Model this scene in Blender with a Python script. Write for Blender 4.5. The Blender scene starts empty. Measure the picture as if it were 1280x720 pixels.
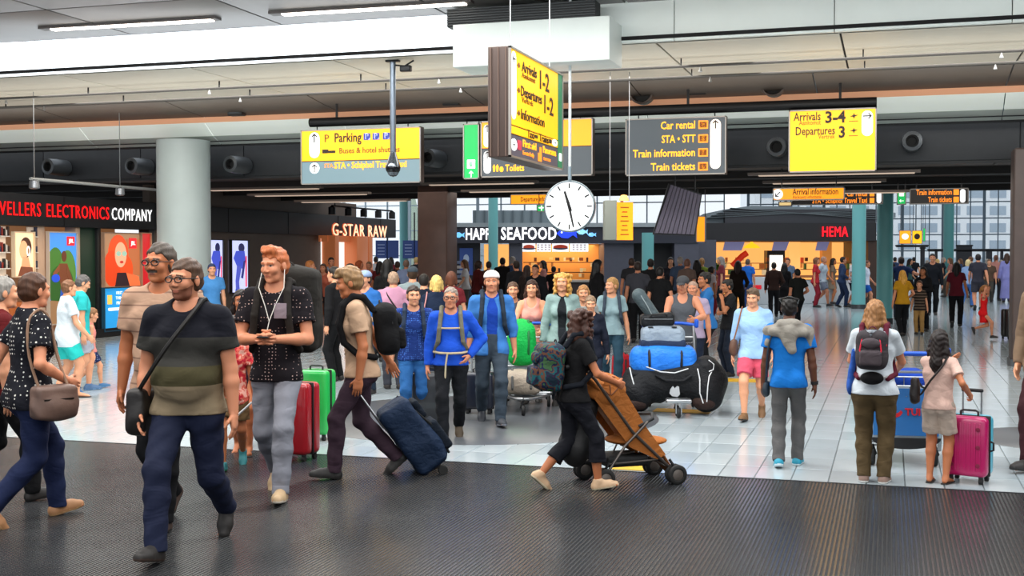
import bpy, math, random
import numpy as np
from mathutils import Vector, Matrix, Euler

# ---------------------------------------------------------------- camera, light
TH = math.radians(17.47)          # the hall's long axis lies this far off the view axis
FPX = 1500.0; CH = 1.9
PITCH = math.atan(42/FPX)
SC = bpy.context.scene
COL = SC.collection
cam_d = bpy.data.cameras.new('camera'); cam = bpy.data.objects.new('camera', cam_d); COL.objects.link(cam)
cam.location = (0, 0, CH)
cam.rotation_euler = Euler((math.pi/2-PITCH, 0, TH), 'XYZ')
cam_d.sensor_width = 36; cam_d.lens = 36*FPX/1280
cam_d.clip_end = 400
SC.camera = cam
SC.view_settings.view_transform = 'Standard'
SC.view_settings.look = 'None'
SC.view_settings.exposure = 0.12
SC.view_settings.gamma = 1.0
SC.view_settings.use_curve_mapping = False
try:
    SC.cycles.max_bounces = 6; SC.cycles.diffuse_bounces = 3; SC.cycles.glossy_bounces = 3
    SC.cycles.transmission_bounces = 4; SC.cycles.transparent_max_bounces = 8
    SC.cycles.sample_clamp_indirect = 6
    SC.cycles.caustics_reflective = False; SC.cycles.caustics_refractive = False
    SC.cycles.use_denoising = True
except Exception: pass

wd = bpy.data.worlds.new('world'); SC.world = wd; wd.use_nodes = True
wn = wd.node_tree; wn.nodes.clear()
wo = wn.nodes.new('ShaderNodeOutputWorld'); wb = wn.nodes.new('ShaderNodeBackground')
wt = wn.nodes.new('ShaderNodeTexCoord'); wx = wn.nodes.new('ShaderNodeSeparateXYZ'); wr = wn.nodes.new('ShaderNodeValToRGB')
wn.links.new(wt.outputs['Generated'], wx.inputs[0]); wn.links.new(wx.outputs[2], wr.inputs[0])
wr.color_ramp.elements[0].position = 0.0; wr.color_ramp.elements[0].color = (.80, .86, .92, 1)
wr.color_ramp.elements[1].position = .5; wr.color_ramp.elements[1].color = (.86, .93, 1.0, 1)
wn.links.new(wr.outputs[0], wb.inputs[0]); wb.inputs[1].default_value = 1.25
wn.links.new(wb.outputs[0], wo.inputs[0])

def area(name, loc, sx, sy, power, col=(1, 1, 1), rot=(0, 0, 0)):
    l = bpy.data.lights.new(name, 'AREA'); l.shape = 'RECTANGLE'; l.size = sx; l.size_y = sy
    l.energy = power; l.color = col
    o = bpy.data.objects.new(name, l); COL.objects.link(o); o.location = loc; o.rotation_euler = rot
    return o
# daylight falling through the roof lights of the near hall, and the lamps of the low hall and the atrium; fills added for soffit and fascia
area('roof_light', (-7, 6.0, 5.42), 12, 3.0, 620, (1, .985, .95))
area('roof_light', (3, 10.5, 5.42), 16, 3.2, 820, (.97, .99, 1))
area('roof_light', (-9, 12.5, 5.42), 12, 3.0, 820, (1, .985, .95))
area('roof_light', (3, 1.0, 5.42), 16, 4.0, 700, (1, .97, .93))
area('hall_lamp', (-9, 19, 4.86), 12, 2.0, 260, (1, .96, .9))
area('hall_lamp', (4, 19, 4.86), 12, 2.0, 260, (1, .96, .9))
area('hall_lamp', (-9, 28, 3.5), 12, 5, 140, (1, .93, .85))
area('hall_lamp', (5, 28, 3.5), 12, 5, 140, (1, .93, .85))
area('soffit_fill', (-4, 21.0, 4.50), 40, .5, 120, (1, .93, .82), (math.pi, 0, 0))  # added fill pointing up to brighten the recess, no real fitting
area('soffit_fill', (-4, 18.7, 3.9), 40, 1.4, 230, (1, .97, .9), (math.pi, 0, 0))  # second added fill, brightens the pale soffit from below
area('fascia_fill', (-2, 13.2, 5.38), 26, .4, 300, (.98, 1, .98), (math.radians(70), 0, 0))  # added fill aimed at the white fascia, no real fitting
area('atrium_light', (0, 42, 9.0), 26, 12, 1500, (.95, .98, 1))
area('atrium_light', (12, 62, 9.0), 26, 20, 1500, (.95, .98, 1))

# ---------------------------------------------------------------- pixel -> place
_v = Vector((-math.sin(TH), math.cos(TH), 0)); _r = Vector((math.cos(TH), math.sin(TH), 0))
_f = _v*math.cos(PITCH)+Vector((0, 0, -math.sin(PITCH))); _u = _v*math.sin(PITCH)+Vector((0, 0, math.cos(PITCH)))
CAM = Vector((0, 0, CH))
def ray(px, py): return _f+_r*((px-640)/FPX)+_u*((360-py)/FPX)
def PZ(px, py, z):
    r = ray(px, py); return CAM+r*((z-CH)/r.z)
def G(px, py): return PZ(px, py, 0)
def PY(px, py, y):
    r = ray(px, py); return CAM+r*(y/r.y)
def PXp(px, py, x):
    r = ray(px, py); return CAM+r*(x/r.x)
def PD(px, py, d):
    r = ray(px, py); return CAM+r*(d/r.dot(_v))
def depth_of(p): return (Vector(p)-CAM).dot(_v)

# ---------------------------------------------------------------- materials
def lin(c):
    if isinstance(c, str):
        c = [int(c[i:i+2], 16)/255 for i in (0, 2, 4)]
        return tuple(x/12.92 if x <= .04045 else ((x+.055)/1.055)**2.4 for x in c)
    return tuple(c)
_M = {}
FOLD = {}
def mat(name, c='808080', rough=.6, metal=0.0, emit=None, estr=1.0, bump=0, fold=0, bscale=60, var=0, vscale=6, spec=.5, pattern=None, alpha=None, coat=0, stretch=None):
    key = (name, c, rough, metal, emit, estr, bump, fold, stretch, bscale, var, vscale, spec, str(pattern), alpha, coat)
    if key in _M: return _M[key]
    m = bpy.data.materials.new(name); m.use_nodes = True; nt = m.node_tree; N = nt.nodes; L = nt.links
    b = N['Principled BSDF']; col = (*lin(c), 1)
    b.inputs['Base Color'].default_value = col; b.inputs['Roughness'].default_value = rough
    b.inputs['Metallic'].default_value = metal; b.inputs['Specular IOR Level'].default_value = spec
    if coat: b.inputs['Coat Weight'].default_value = coat
    m.diffuse_color = col
    tc = None
    def coords():
        nonlocal tc
        if tc is None: tc = N.new('ShaderNodeTexCoord')
        o = tc.outputs['Object']
        if stretch:
            mp = N.new('ShaderNodeMapping'); mp.inputs['Scale'].default_value = stretch; L.new(o, mp.inputs[0]); o = mp.outputs[0]
        return o
    src = None
    def const(cc):
        r = N.new('ShaderNodeRGB'); r.outputs[0].default_value = (*lin(cc), 1); return r.outputs[0]
    def mix(f, a, bb):
        x = N.new('ShaderNodeMix'); x.data_type = 'RGBA'; L.new(f, x.inputs[0]); L.new(a, x.inputs[6]); L.new(bb, x.inputs[7]); return x.outputs[2]
    def math_(op, a, bv):
        x = N.new('ShaderNodeMath'); x.operation = op
        L.new(a, x.inputs[0])
        if hasattr(bv, 'links'): L.new(bv, x.inputs[1])
        else: x.inputs[1].default_value = bv
        return x.outputs[0]
    if pattern:
        kind = pattern[0]
        if kind == 'bands':      # (axis, [(pos,color)...]) piecewise constant along an axis
            sp = N.new('ShaderNodeSeparateXYZ'); L.new(coords(), sp.inputs[0])
            rp = N.new('ShaderNodeValToRGB'); rp.color_ramp.interpolation = 'CONSTANT'
            st = pattern[2]; el = rp.color_ramp.elements
            el[0].position = st[0][0]; el[0].color = (*lin(st[0][1]), 1)
            el[1].position = st[1][0]; el[1].color = (*lin(st[1][1]), 1)
            for p_, c_ in st[2:]:
                e = el.new(p_); e.color = (*lin(c_), 1)
            L.new(sp.outputs[pattern[1]], rp.inputs[0]); src = rp.outputs[0]
        elif kind == 'stripes':  # (axis, freq, width, colour)
            sp = N.new('ShaderNodeSeparateXYZ'); L.new(coords(), sp.inputs[0])
            fr = math_('FRACT', math_('MULTIPLY', sp.outputs[pattern[1]], pattern[2]), 0)
            src = mix(math_('LESS_THAN', fr, pattern[3]), const(c), const(pattern[4]))
        elif kind == 'dots':     # (scale, radius, colour)
            vo = N.new('ShaderNodeTexVoronoi'); vo.inputs['Scale'].default_value = pattern[1]
            vo.inputs['Randomness'].default_value = .25
            L.new(coords(), vo.inputs['Vector'])
            src = mix(math_('LESS_THAN', vo.outputs['Distance'], pattern[2]), const(c), const(pattern[3]))
        elif kind == 'patches':  # (scale, [colours])
            no = N.new('ShaderNodeTexNoise'); no.inputs['Scale'].default_value = pattern[1]; no.inputs['Detail'].default_value = 2
            L.new(coords(), no.inputs['Vector'])
            rp = N.new('ShaderNodeValToRGB'); rp.color_ramp.interpolation = 'CONSTANT'
            cs = pattern[2]; n = len(cs); el = rp.color_ramp.elements
            for i, c_ in enumerate(cs):
                p_ = .32+.36*i/n if i else 0
                e = el[i] if i < 2 else el.new(p_)
                e.position = p_; e.color = (*lin(c_), 1)
            L.new(no.outputs[0], rp.inputs[0]); src = rp.outputs[0]
    if var:
        no = N.new('ShaderNodeTexNoise'); no.inputs['Scale'].default_value = vscale; no.inputs['Detail'].default_value = 4
        L.new(coords(), no.inputs['Vector'])
        mr = N.new('ShaderNodeMapRange'); mr.inputs[1].default_value = .3; mr.inputs[2].default_value = .7
        mr.inputs[3].default_value = 1-var; mr.inputs[4].default_value = 1+var
        L.new(no.outputs[0], mr.inputs[0])
        vm = N.new('ShaderNodeVectorMath'); vm.operation = 'SCALE'
        L.new(src if src else const(c), vm.inputs[0]); L.new(mr.outputs[0], vm.inputs['Scale']); src = vm.outputs[0]
    if src: L.new(src, b.inputs['Base Color'])
    if emit is not None:
        b.inputs['Emission Strength'].default_value = estr
        b.inputs['Emission Color'].default_value = (*lin(emit), 1)
        if src and emit == c: L.new(src, b.inputs['Emission Color'])
    if bump:
        no = N.new('ShaderNodeTexNoise'); no.inputs['Scale'].default_value = bscale; no.inputs['Detail'].default_value = 3
        L.new(coords(), no.inputs['Vector'])
        bp = N.new('ShaderNodeBump'); bp.inputs['Strength'].default_value = bump; bp.inputs['Distance'].default_value = .01
        L.new(no.outputs[0], bp.inputs['Height']); L.new(bp.outputs[0], b.inputs['Normal'])
        if fold:
            mp = N.new('ShaderNodeMapping'); mp.inputs['Scale'].default_value = (1, 1, 1.7); L.new(N.new('ShaderNodeTexCoord').outputs['Object'], mp.inputs[0])
            n2 = N.new('ShaderNodeTexNoise'); n2.inputs['Scale'].default_value = 7; n2.inputs['Detail'].default_value = 2; n2.inputs['Distortion'].default_value = 1.6
            L.new(mp.outputs[0], n2.inputs['Vector']); b2 = N.new('ShaderNodeBump'); b2.inputs['Strength'].default_value = fold; b2.inputs['Distance'].default_value = .05
            L.new(n2.outputs[0], b2.inputs['Height']); L.new(b2.outputs[0], bp.inputs['Normal'])
    if alpha is not None: b.inputs['Alpha'].default_value = alpha
    _M[key] = m; return m

# ---------------------------------------------------------------- objects
def empty(name, loc, rz=0, label=None, cat=None, group=None, scale=1):
    o = bpy.data.objects.new(name, None); COL.objects.link(o); o.location = loc; o.rotation_euler = (0, 0, rz)
    o.scale = (scale,)*3; o.empty_display_size = .1
    if label: tag(o, label, cat, group)
    return o
def tag(o, label=None, cat=None, group=None, kind=None):
    if label: o['label'] = label
    if cat: o['category'] = cat
    if group: o['group'] = group
    if kind: o['kind'] = kind
    return o
def link(name, me, mats=None, parent=None, loc=None, rot=None):
    o = bpy.data.objects.new(name, me); COL.objects.link(o)
    if parent: o.parent = parent
    if loc is not None: o.location = loc
    if rot is not None: o.rotation_euler = rot
    if mats:
        if not isinstance(mats, (list, tuple)): mats = [mats]
        while len(me.materials) < len(mats): me.materials.append(None)
        for i, mm in enumerate(mats):
            if me.users == 1: me.materials[i] = mm
            else:
                o.material_slots[i].link = 'OBJECT'; o.material_slots[i].material = mm
    return o

class MB:
    """collects boxes, tubes, lathes and prisms; build() links them as one mesh"""
    def __init__(s): s.v = []; s.f = []; s.sm = []
    def add(s, vs, fs, smooth=False, M=None):
        o = len(s.v)
        s.v += [tuple(M @ Vector(p)) if M else tuple(p) for p in vs]
        s.f += [tuple(i+o for i in f) for f in fs]; s.sm += [smooth]*len(fs); return s
    def box(s, c, size, M=None, bev=0):
        x, y, z = (a/2 for a in size); cx, cy, cz = c
        if bev <= 0:
            vs = [(cx+i*x, cy+j*y, cz+k*z) for i in (-1, 1) for j in (-1, 1) for k in (-1, 1)]
            return s.add(vs, [(0, 1, 3, 2), (4, 6, 7, 5), (0, 4, 5, 1), (2, 3, 7, 6), (0, 2, 6, 4), (1, 5, 7, 3)], False, M)
        b = min(bev, x*.99, y*.99, z*.99)
        # rounded in three rings around every axis: superellipsoid-like box from a sphere grid
        n = 12; vs = []; fs = []
        rows = []
        for a in range(n//2+1):
            th = math.pi*a/(n//2)
            rows.append(th)
        zs = []
        for th in rows: zs.append((math.sin(th), math.cos(th)))
        # split poles: duplicate the equator rows to stretch
        ring = []
        for i in range(n+4):
            pass
        angs = []
        for q in range(4):
            for t in range(4):
                angs.append((q, q*math.pi/2+t*math.pi/6))
        sg = [(1, 1), (-1, 1), (-1, -1), (1, -1)]
        lev = []
        for t in range(4):
            ph = math.pi/2-t*math.pi/6; lev.append((1, ph))
        for t in range(4):
            ph = -t*math.pi/6; lev.append((-1, ph))
        for sz, ph in lev:
            for q, an in angs:
                sx_, sy_ = sg[q]
                vs.append((cx+sx_*(x-b)+b*math.cos(ph)*math.cos(an), cy+sy_*(y-b)+b*math.cos(ph)*math.sin(an), cz+sz*(z-b)+b*math.sin(ph)))
        R = 16
        for l in range(7):
            for i in range(R):
                j = (i+1) % R
                fs.append((l*R+i, (l+1)*R+i, (l+1)*R+j, l*R+j))
        fs.append(tuple(range(R))); fs.append(tuple(range(7*R+R-1, 7*R-1, -1)))
        return s.add(vs, fs, True, M)
    def tube(s, pts, r, n=8, M=None, closed=False):
        pts = [Vector(p) for p in pts]; vs = []; fs = []; m = len(pts)
        rr = r if isinstance(r, (list, tuple)) else [r]*m
        up = None
        for i, p in enumerate(pts):
            if closed: d = pts[(i+1) % m]-pts[i-1]
            else: d = (pts[min(i+1, m-1)]-pts[max(i-1, 0)])
            d.normalize()
            if up is None: up = Vector((0, 0, 1)) if abs(d.z) < .9 else Vector((1, 0, 0))
            a = d.cross(up).normalized(); b = a.cross(d).normalized(); up = b
            for k in range(n):
                t = 2*math.pi*k/n; vs.append(p+a*rr[i]*math.cos(t)+b*rr[i]*math.sin(t))
        for i in range(m if closed else m-1):
            for k in range(n):
                j = (i+1) % m
                fs.append((i*n+k, i*n+(k+1) % n, j*n+(k+1) % n, j*n+k))
        if not closed:
            fs.append(tuple(range(n-1, -1, -1))); fs.append(tuple((m-1)*n+k for k in range(n)))
        return s.add(vs, fs, True, M)
    def lathe(s, prof, n=24, M=None):
        """prof: [(r,z)...] around z"""
        vs = []; fs = []
        for r, z in prof:
            for k in range(n):
                t = 2*math.pi*k/n; vs.append((r*math.cos(t), r*math.sin(t), z))
        for i in range(len(prof)-1):
            for k in range(n): fs.append((i*n+k, i*n+(k+1) % n, (i+1)*n+(k+1) % n, (i+1)*n+k))
        fs.append(tuple(range(n-1, -1, -1))); fs.append(tuple((len(prof)-1)*n+k for k in range(n)))
        return s.add(vs, fs, True, M)
    def prism(s, pts, y0, y1, M=None):
        """2-D outline in x,z extruded from y0 to y1"""
        n = len(pts); vs = [(x, y0, z) for x, z in pts]+[(x, y1, z) for x, z in pts]
        fs = [tuple(range(n)), tuple(range(2*n-1, n-1, -1))]+[(i, i+n, (i+1) % n+n, (i+1) % n) for i in range(n)]
        return s.add(vs, fs, False, M)
    def build(s, name, m, parent=None, loc=None, rot=None, kind=None):
        me = bpy.data.meshes.new(name); me.from_pydata([tuple(p) for p in s.v], [], s.f)
        me.polygons.foreach_set('use_smooth', s.sm)
        import bmesh
        bm = bmesh.new(); bm.from_mesh(me); bmesh.ops.recalc_face_normals(bm, faces=bm.faces); bm.to_mesh(me); bm.free()
        try: me.set_sharp_from_angle(angle=math.radians(50))
        except Exception: pass
        o = link(name, me, m, parent, loc, rot)
        if kind: o['kind'] = kind
        return o
def RZ(a): return Matrix.Rotation(a, 4, 'Z')
def TR(x, y, z): return Matrix.Translation((x, y, z))
def ellipse(cx, cz, rx, rz, n=20, a0=0, a1=2*math.pi, rot=0):
    o = []
    full = abs(a1-a0-2*math.pi) < 1e-6
    for i in range(n):
        t = a0+(a1-a0)*i/(n if full else n-1)
        x = rx*math.cos(t); z = rz*math.sin(t)
        o.append((cx+x*math.cos(rot)-z*math.sin(rot), cz+x*math.sin(rot)+z*math.cos(rot)))
    return o
def rrect(cx, cz, w, h, r, n=5):
    o = []
    for q, (sx, sz) in enumerate(((1, 1), (-1, 1), (-1, -1), (1, -1))):
        for t in range(n):
            a = q*math.pi/2+t*math.pi/2/(n-1)
            o.append((cx+sx*(w/2-r)+r*math.cos(a), cz+sz*(h/2-r)+r*math.sin(a)))
    return o
def text(name, s, size, m, parent, loc, align='LEFT', bold=0, ext=.004, rz=0, sx=1.0, rx=math.pi/2, space=1.0):
    c = bpy.data.curves.new(name, 'FONT'); c.body = s; c.size = size; c.extrude = ext; c.offset = bold
    c.space_character = space; c.align_x = align; c.align_y = 'CENTER'; c.resolution_u = 3
    c.materials.append(m)
    c.resolution_u = 2
    t_ = bpy.data.objects.new('tmp', c); me = bpy.data.meshes.new_from_object(t_); bpy.data.objects.remove(t_); bpy.data.curves.remove(c)
    me.name = name; o = bpy.data.objects.new(name, me); COL.objects.link(o); o.parent = parent
    o.location = loc; o.rotation_euler = (rx, 0, rz); o.scale = (sx, 1, 1)
    return o
def fit(o, width):
    xs = [v.co.x for v in o.data.vertices]; w0 = max(xs)-min(xs)
    if w0 > 0: o.scale.x = width/w0
    return o
# ---------------------------------------------------------------- implicit bodies -> one continuous mesh
def V3(*a): return np.array(a, dtype=np.float32)
def nrm(v):
    v = np.asarray(v, dtype=np.float32); return v/max(float(np.linalg.norm(v)), 1e-9)
class Shape:
    def __init__(s): s.p = []; s.subs = []; s.cuts = []; s.noise = None
    def cap(s, a, b, ra, rb, k=.01, flat=None, fs=1.0, cut=False):
        s.p.append(('c', np.asarray(a, np.float32), np.asarray(b, np.float32), ra, rb, k, None if flat is None else nrm(flat), fs, cut)); return s
    def ell(s, c, rad, k=.01, R=None):
        s.p.append(('e', np.asarray(c, np.float32), np.asarray(rad, np.float32), k, R)); return s
    def box(s, c, half, r, k=.004, R=None):
        s.p.append(('b', np.asarray(c, np.float32), np.asarray(half, np.float32), r, k, R)); return s
    def sub(s, c, rad, k=.004, R=None):
        s.subs.append((np.asarray(c, np.float32), np.asarray(rad, np.float32), k, R)); return s
    def subcap(s, a, b, ra, rb=None, flat=None, fs=1.0):
        s.subs.append((('c', np.asarray(a, np.float32), np.asarray(b, np.float32), ra, rb if rb is not None else ra, 0.002, None if flat is None else nrm(flat), fs, False),)); return s
    def cutplane(s, p, n):
        """removes the side the normal points to"""
        s.cuts.append((np.asarray(p, np.float32), nrm(n))); return s
    @staticmethod
    def _ev(q, X, Y, Z):
        if q[0] == 'c':
            _, a, b, ra, rb, k, fl, fs, cut = q
            ab = b-a; L2 = float(ab@ab)+1e-12
            dx, dy, dz = X-a[0], Y-a[1], Z-a[2]
            tu = (dx*ab[0]+dy*ab[1]+dz*ab[2])/L2; t = np.clip(tu, 0, 1)
            wx, wy, wz = dx-t*ab[0], dy-t*ab[1], dz-t*ab[2]
            if fl is not None:
                dn = (wx*fl[0]+wy*fl[1]+wz*fl[2])*(fs-1); wx, wy, wz = wx+dn*fl[0], wy+dn*fl[1], wz+dn*fl[2]
            d = np.sqrt(wx*wx+wy*wy+wz*wz)-(ra+(rb-ra)*t)
            if cut: d = np.maximum(d, (tu-1)*math.sqrt(L2))
            return d
        if q[0] == 'e':
            _, c, rad, k, R = q
            dx, dy, dz = X-c[0], Y-c[1], Z-c[2]
            if R is not None: dx, dy, dz = (dx*R[0][0]+dy*R[0][1]+dz*R[0][2], dx*R[1][0]+dy*R[1][1]+dz*R[1][2], dx*R[2][0]+dy*R[2][1]+dz*R[2][2])
            l = np.sqrt((dx/rad[0])**2+(dy/rad[1])**2+(dz/rad[2])**2)
            return (l-1)*float(min(rad))
        _, c, h, r, k, R = q
        dx, dy, dz = X-c[0], Y-c[1], Z-c[2]
        if R is not None: dx, dy, dz = (dx*R[0][0]+dy*R[0][1]+dz*R[0][2], dx*R[1][0]+dy*R[1][1]+dz*R[1][2], dx*R[2][0]+dy*R[2][1]+dz*R[2][2])
        ax, ay, az = np.abs(dx)-(h[0]-r), np.abs(dy)-(h[1]-r), np.abs(dz)-(h[2]-r)
        return np.sqrt(np.maximum(ax, 0)**2+np.maximum(ay, 0)**2+np.maximum(az, 0)**2)+np.minimum(np.maximum(np.maximum(ax, ay), az), 0)-r
    @staticmethod
    def _bd(q):
        if q[0] == 'c':
            r = max(q[3], q[4]); return np.minimum(q[1], q[2])-r, np.maximum(q[1], q[2])+r, q[5]
        if q[0] == 'e':
            r = q[2] if q[4] is None else np.full(3, float(max(q[2])), np.float32); return q[1]-r, q[1]+r, q[3]
        r = q[2] if q[5] is None else np.full(3, float(np.linalg.norm(q[2])), np.float32); return q[1]-r, q[1]+r, q[4]
    def mesh(s, vox):
        bs = [s._bd(q) for q in s.p]
        lo = np.min([b[0] for b in bs], axis=0)-vox*3; hi = np.max([b[1] for b in bs], axis=0)+vox*3
        n = np.ceil((hi-lo)/vox).astype(int)+1
        ax = [lo[i]+vox*np.arange(n[i], dtype=np.float32) for i in range(3)]
        d = np.full(n, .5, np.float32)
        def sl(l, h, m):
            a = np.maximum(np.floor((l-m-lo)/vox).astype(int), 0); b = np.minimum(np.ceil((h+m-lo)/vox).astype(int)+1, n)
            return a, b
        for q, (l, h, k) in zip(s.p, bs):
            a, b = sl(l, h, k+2*vox)
            if (b <= a).any(): continue
            S = tuple(slice(a[i], b[i]) for i in range(3))
            e = s._ev(q, ax[0][S[0]][:, None, None], ax[1][S[1]][None, :, None], ax[2][S[2]][None, None, :])
            o = d[S]
            hh = np.maximum(k-np.abs(o-e), 0)/k
            d[S] = np.minimum(o, e)-hh*hh*k*.25
        for q in s.subs:
            if len(q) == 4:
                c, rad, k, R = q; q = ('e', c, rad, k, R)
            else: q = q[0]
            l, h, k = s._bd(q)
            a, b = sl(l, h, k+2*vox)
            if (b <= a).any(): continue
            S = tuple(slice(a[i], b[i]) for i in range(3))
            e = -s._ev(q, ax[0][S[0]][:, None, None], ax[1][S[1]][None, :, None], ax[2][S[2]][None, None, :])
            o = d[S]
            hh = np.maximum(k-np.abs(o-e), 0)/k
            d[S] = np.maximum(o, e)+hh*hh*k*.25
        X, Y, Z = ax[0][:, None, None], ax[1][None, :, None], ax[2][None, None, :]
        if s.noise:
            amp, f, ph = s.noise
            d += amp*(np.sin(f*(.9*Z+.5*X)+ph+2*np.sin(f*.31*X+ph)+2*np.sin(f*.27*Y))*.6+np.sin(f*(.55*Z-.8*X+.6*Y)+1.7*ph)*.4)
        for p, nn in s.cuts:
            d = np.maximum(d, (X-p[0])*nn[0]+(Y-p[1])*nn[1]+(Z-p[2])*nn[2])
        # surface nets
        d[0], d[-1], d[:, 0], d[:, -1], d[:, :, 0], d[:, :, -1] = 1, 1, 1, 1, 1, 1
        ins = d < 0
        cs = [ins[i:n[0]-1+i, j:n[1]-1+j, k:n[2]-1+k] for i in (0, 1) for j in (0, 1) for k in (0, 1)]
        al = cs[0].copy(); an = cs[0].copy()
        for c in cs[1:]: al &= c; an |= c
        act = an & ~al
        I = np.argwhere(act).astype(np.int32)
        if len(I) == 0: return np.zeros((0, 3), np.float32), np.zeros((0, 4), np.int32)
        cv = np.stack([d[I[:, 0]+i, I[:, 1]+j, I[:, 2]+k] for i in (0, 1) for j in (0, 1) for k in (0, 1)], 1)
        off = np.array([(i, j, k) for i in (0, 1) for j in (0, 1) for k in (0, 1)], np.float32)
        acc = np.zeros((len(I), 3), np.float32); cnt = np.zeros(len(I), np.float32)
        for u in range(8):
            for w in (u | 1, u | 2, u | 4):
                if w == u: continue
                m = (cv[:, u] < 0) != (cv[:, w] < 0)
                t = np.where(m, cv[:, u]/np.where(m, cv[:, u]-cv[:, w], 1), 0)
                acc += m[:, None]*(off[u]+(off[w]-off[u])*t[:, None]); cnt += m
        P = lo+(I+acc/cnt[:, None])*vox
        idx = np.full(np.array(n)-1, -1, np.int32); idx[act] = np.arange(len(I))
        F = []
        for axn in range(3):
            A = [slice(None)]*3; B = [slice(None)]*3; A[axn] = slice(0, n[axn]-1); B[axn] = slice(1, n[axn])
            ch = ins[tuple(A)] != ins[tuple(B)]
            E = np.argwhere(ch)
            if not len(E): continue
            fl = ins[tuple(A)][ch]
            o1, o2 = [(1, 2), (2, 0), (0, 1)][axn]
            def g(a, b):
                Q = E.copy(); Q[:, o1] -= a; Q[:, o2] -= b; return idx[Q[:, 0], Q[:, 1], Q[:, 2]]
            q = np.stack([g(1, 1), g(0, 1), g(0, 0), g(1, 0)], 1)
            q[~fl] = q[~fl][:, ::-1]
            F.append(q)
        return P.astype(np.float32), np.concatenate(F).astype(np.int32)
def np_mesh(name, V, F, mi=None, nm=1):
    me = bpy.data.meshes.new(name)
    me.vertices.add(len(V)); me.vertices.foreach_set('co', V.astype(np.float32).ravel())
    k = F.shape[1]
    me.loops.add(F.size); me.loops.foreach_set('vertex_index', F.astype(np.int32).ravel())
    me.polygons.add(len(F)); me.polygons.foreach_set('loop_start', np.arange(0, F.size, k, dtype=np.int32))
    try: me.polygons.foreach_set('loop_total', np.full(len(F), k, np.int32))
    except Exception: pass
    me.polygons.foreach_set('use_smooth', np.ones(len(F), bool))
    for _ in range(nm): me.materials.append(None)
    if mi is not None: me.polygons.foreach_set('material_index', mi.astype(np.int32))
    me.update(calc_edges=True); me.validate()
    return me
def sdf_obj(name, sh, vox, m, parent=None, loc=None, rot=None):
    Vv, F = sh.mesh(vox); return link(name, np_mesh(name, Vv, F), m, parent, loc, rot)
def join(parts):
    """[(V,F,matindex array)] -> one"""
    Vs, Fs, Ms, o = [], [], [], 0
    for Vv, F, mi in parts:
        Vs.append(Vv); Fs.append(F+o); Ms.append(mi if not np.isscalar(mi) else np.full(len(F), mi)); o += len(Vv)
    return np.concatenate(Vs), np.concatenate(Fs), np.concatenate(Ms)
def rotm(yaw=0, pitch=0, roll=0):
    """rows are the local axes x,y,z in parent space"""
    R = (Matrix.Rotation(yaw, 3, 'Z') @ Matrix.Rotation(pitch, 3, 'X') @ Matrix.Rotation(roll, 3, 'Y'))
    return np.array(R, dtype=np.float32)

# ---------------------------------------------------------------- people (all in units of the person's height)
def ik(a, t, l1, l2, pole):
    a = np.asarray(a, np.float32); t = np.asarray(t, np.float32)
    d = t-a; L = float(np.linalg.norm(d)); mx = (l1+l2)*.998
    if L > mx: d = d*(mx/L); t = a+d; L = mx
    L = max(L, .02); u = d/L
    x = (l1*l1-l2*l2+L*L)/(2*L); h = math.sqrt(max(l1*l1-x*x, 0))
    p = np.asarray(pole, np.float32); p = p-(p@u)*u; p = nrm(p)
    return a+u*x+p*h, t
ARMS = dict(hang=((.150, .01, .49), (.5, -1, 0)), swingf=((.145, .14, .53), (.3, -1, -.3)), swingb=((.165, -.13, .515), (.3, -1, 0)),
            push=((.09, .22, .60), (.8, -.5, -.8)), phone=((.03, .15, .65), (.7, -.3, -1)), hip=((.115, .035, .56), (1, -.7, .2)),
            chin=((.035, .095, .80), (.5, .3, -1)), fold=((-.05, .10, .665), (.8, .2, -1)), carry=((.14, .05, .50), (.5, -1, 0)),
            pullback=((.17, -.17, .50), (.3, -1, 0)), bag=((.12, .10, .58), (.6, -1, -.2)), point=((.14, .27, .76), (.5, 0, -1)),
            up=((.20, .05, .95), (1, 0, -.5)), wide=((.30, .03, .72), (.3, -1, -.3)), strap=((.07, .09, .72), (.8, -.2, -1)),
            behind=((.03, -.10, .60), (1, -.5, 0)))
LEGS = dict(stand=((.052, .0, .045, 0), (-.052, 0, .045, 0), 0), wide=((.085, .01, .045, 0), (-.075, -.01, .045, 0), .004),
            walkR=((.045, .13, .048, -8), (-.045, -.17, .085, 42), .012), walkL=((.045, -.17, .085, 42), (-.045, .13, .048, -8), .012),
            strideR=((.045, .19, .055, -14), (-.045, -.23, .105, 52), .028), strideL=((.045, -.23, .105, 52), (-.045, .19, .055, -14), .028),
            smallR=((.048, .07, .045, 0), (-.048, -.08, .055, 18), .004), smallL=((.048, -.08, .055, 18), (-.048, .07, .045, 0), .004),
            run=((.04, .16, .07, -5), (-.04, -.17, .19, 70), .02), cross=((.02, .04, .045, 0), (-.03, -.02, .045, 0), 0))
_PC = {}
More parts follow.
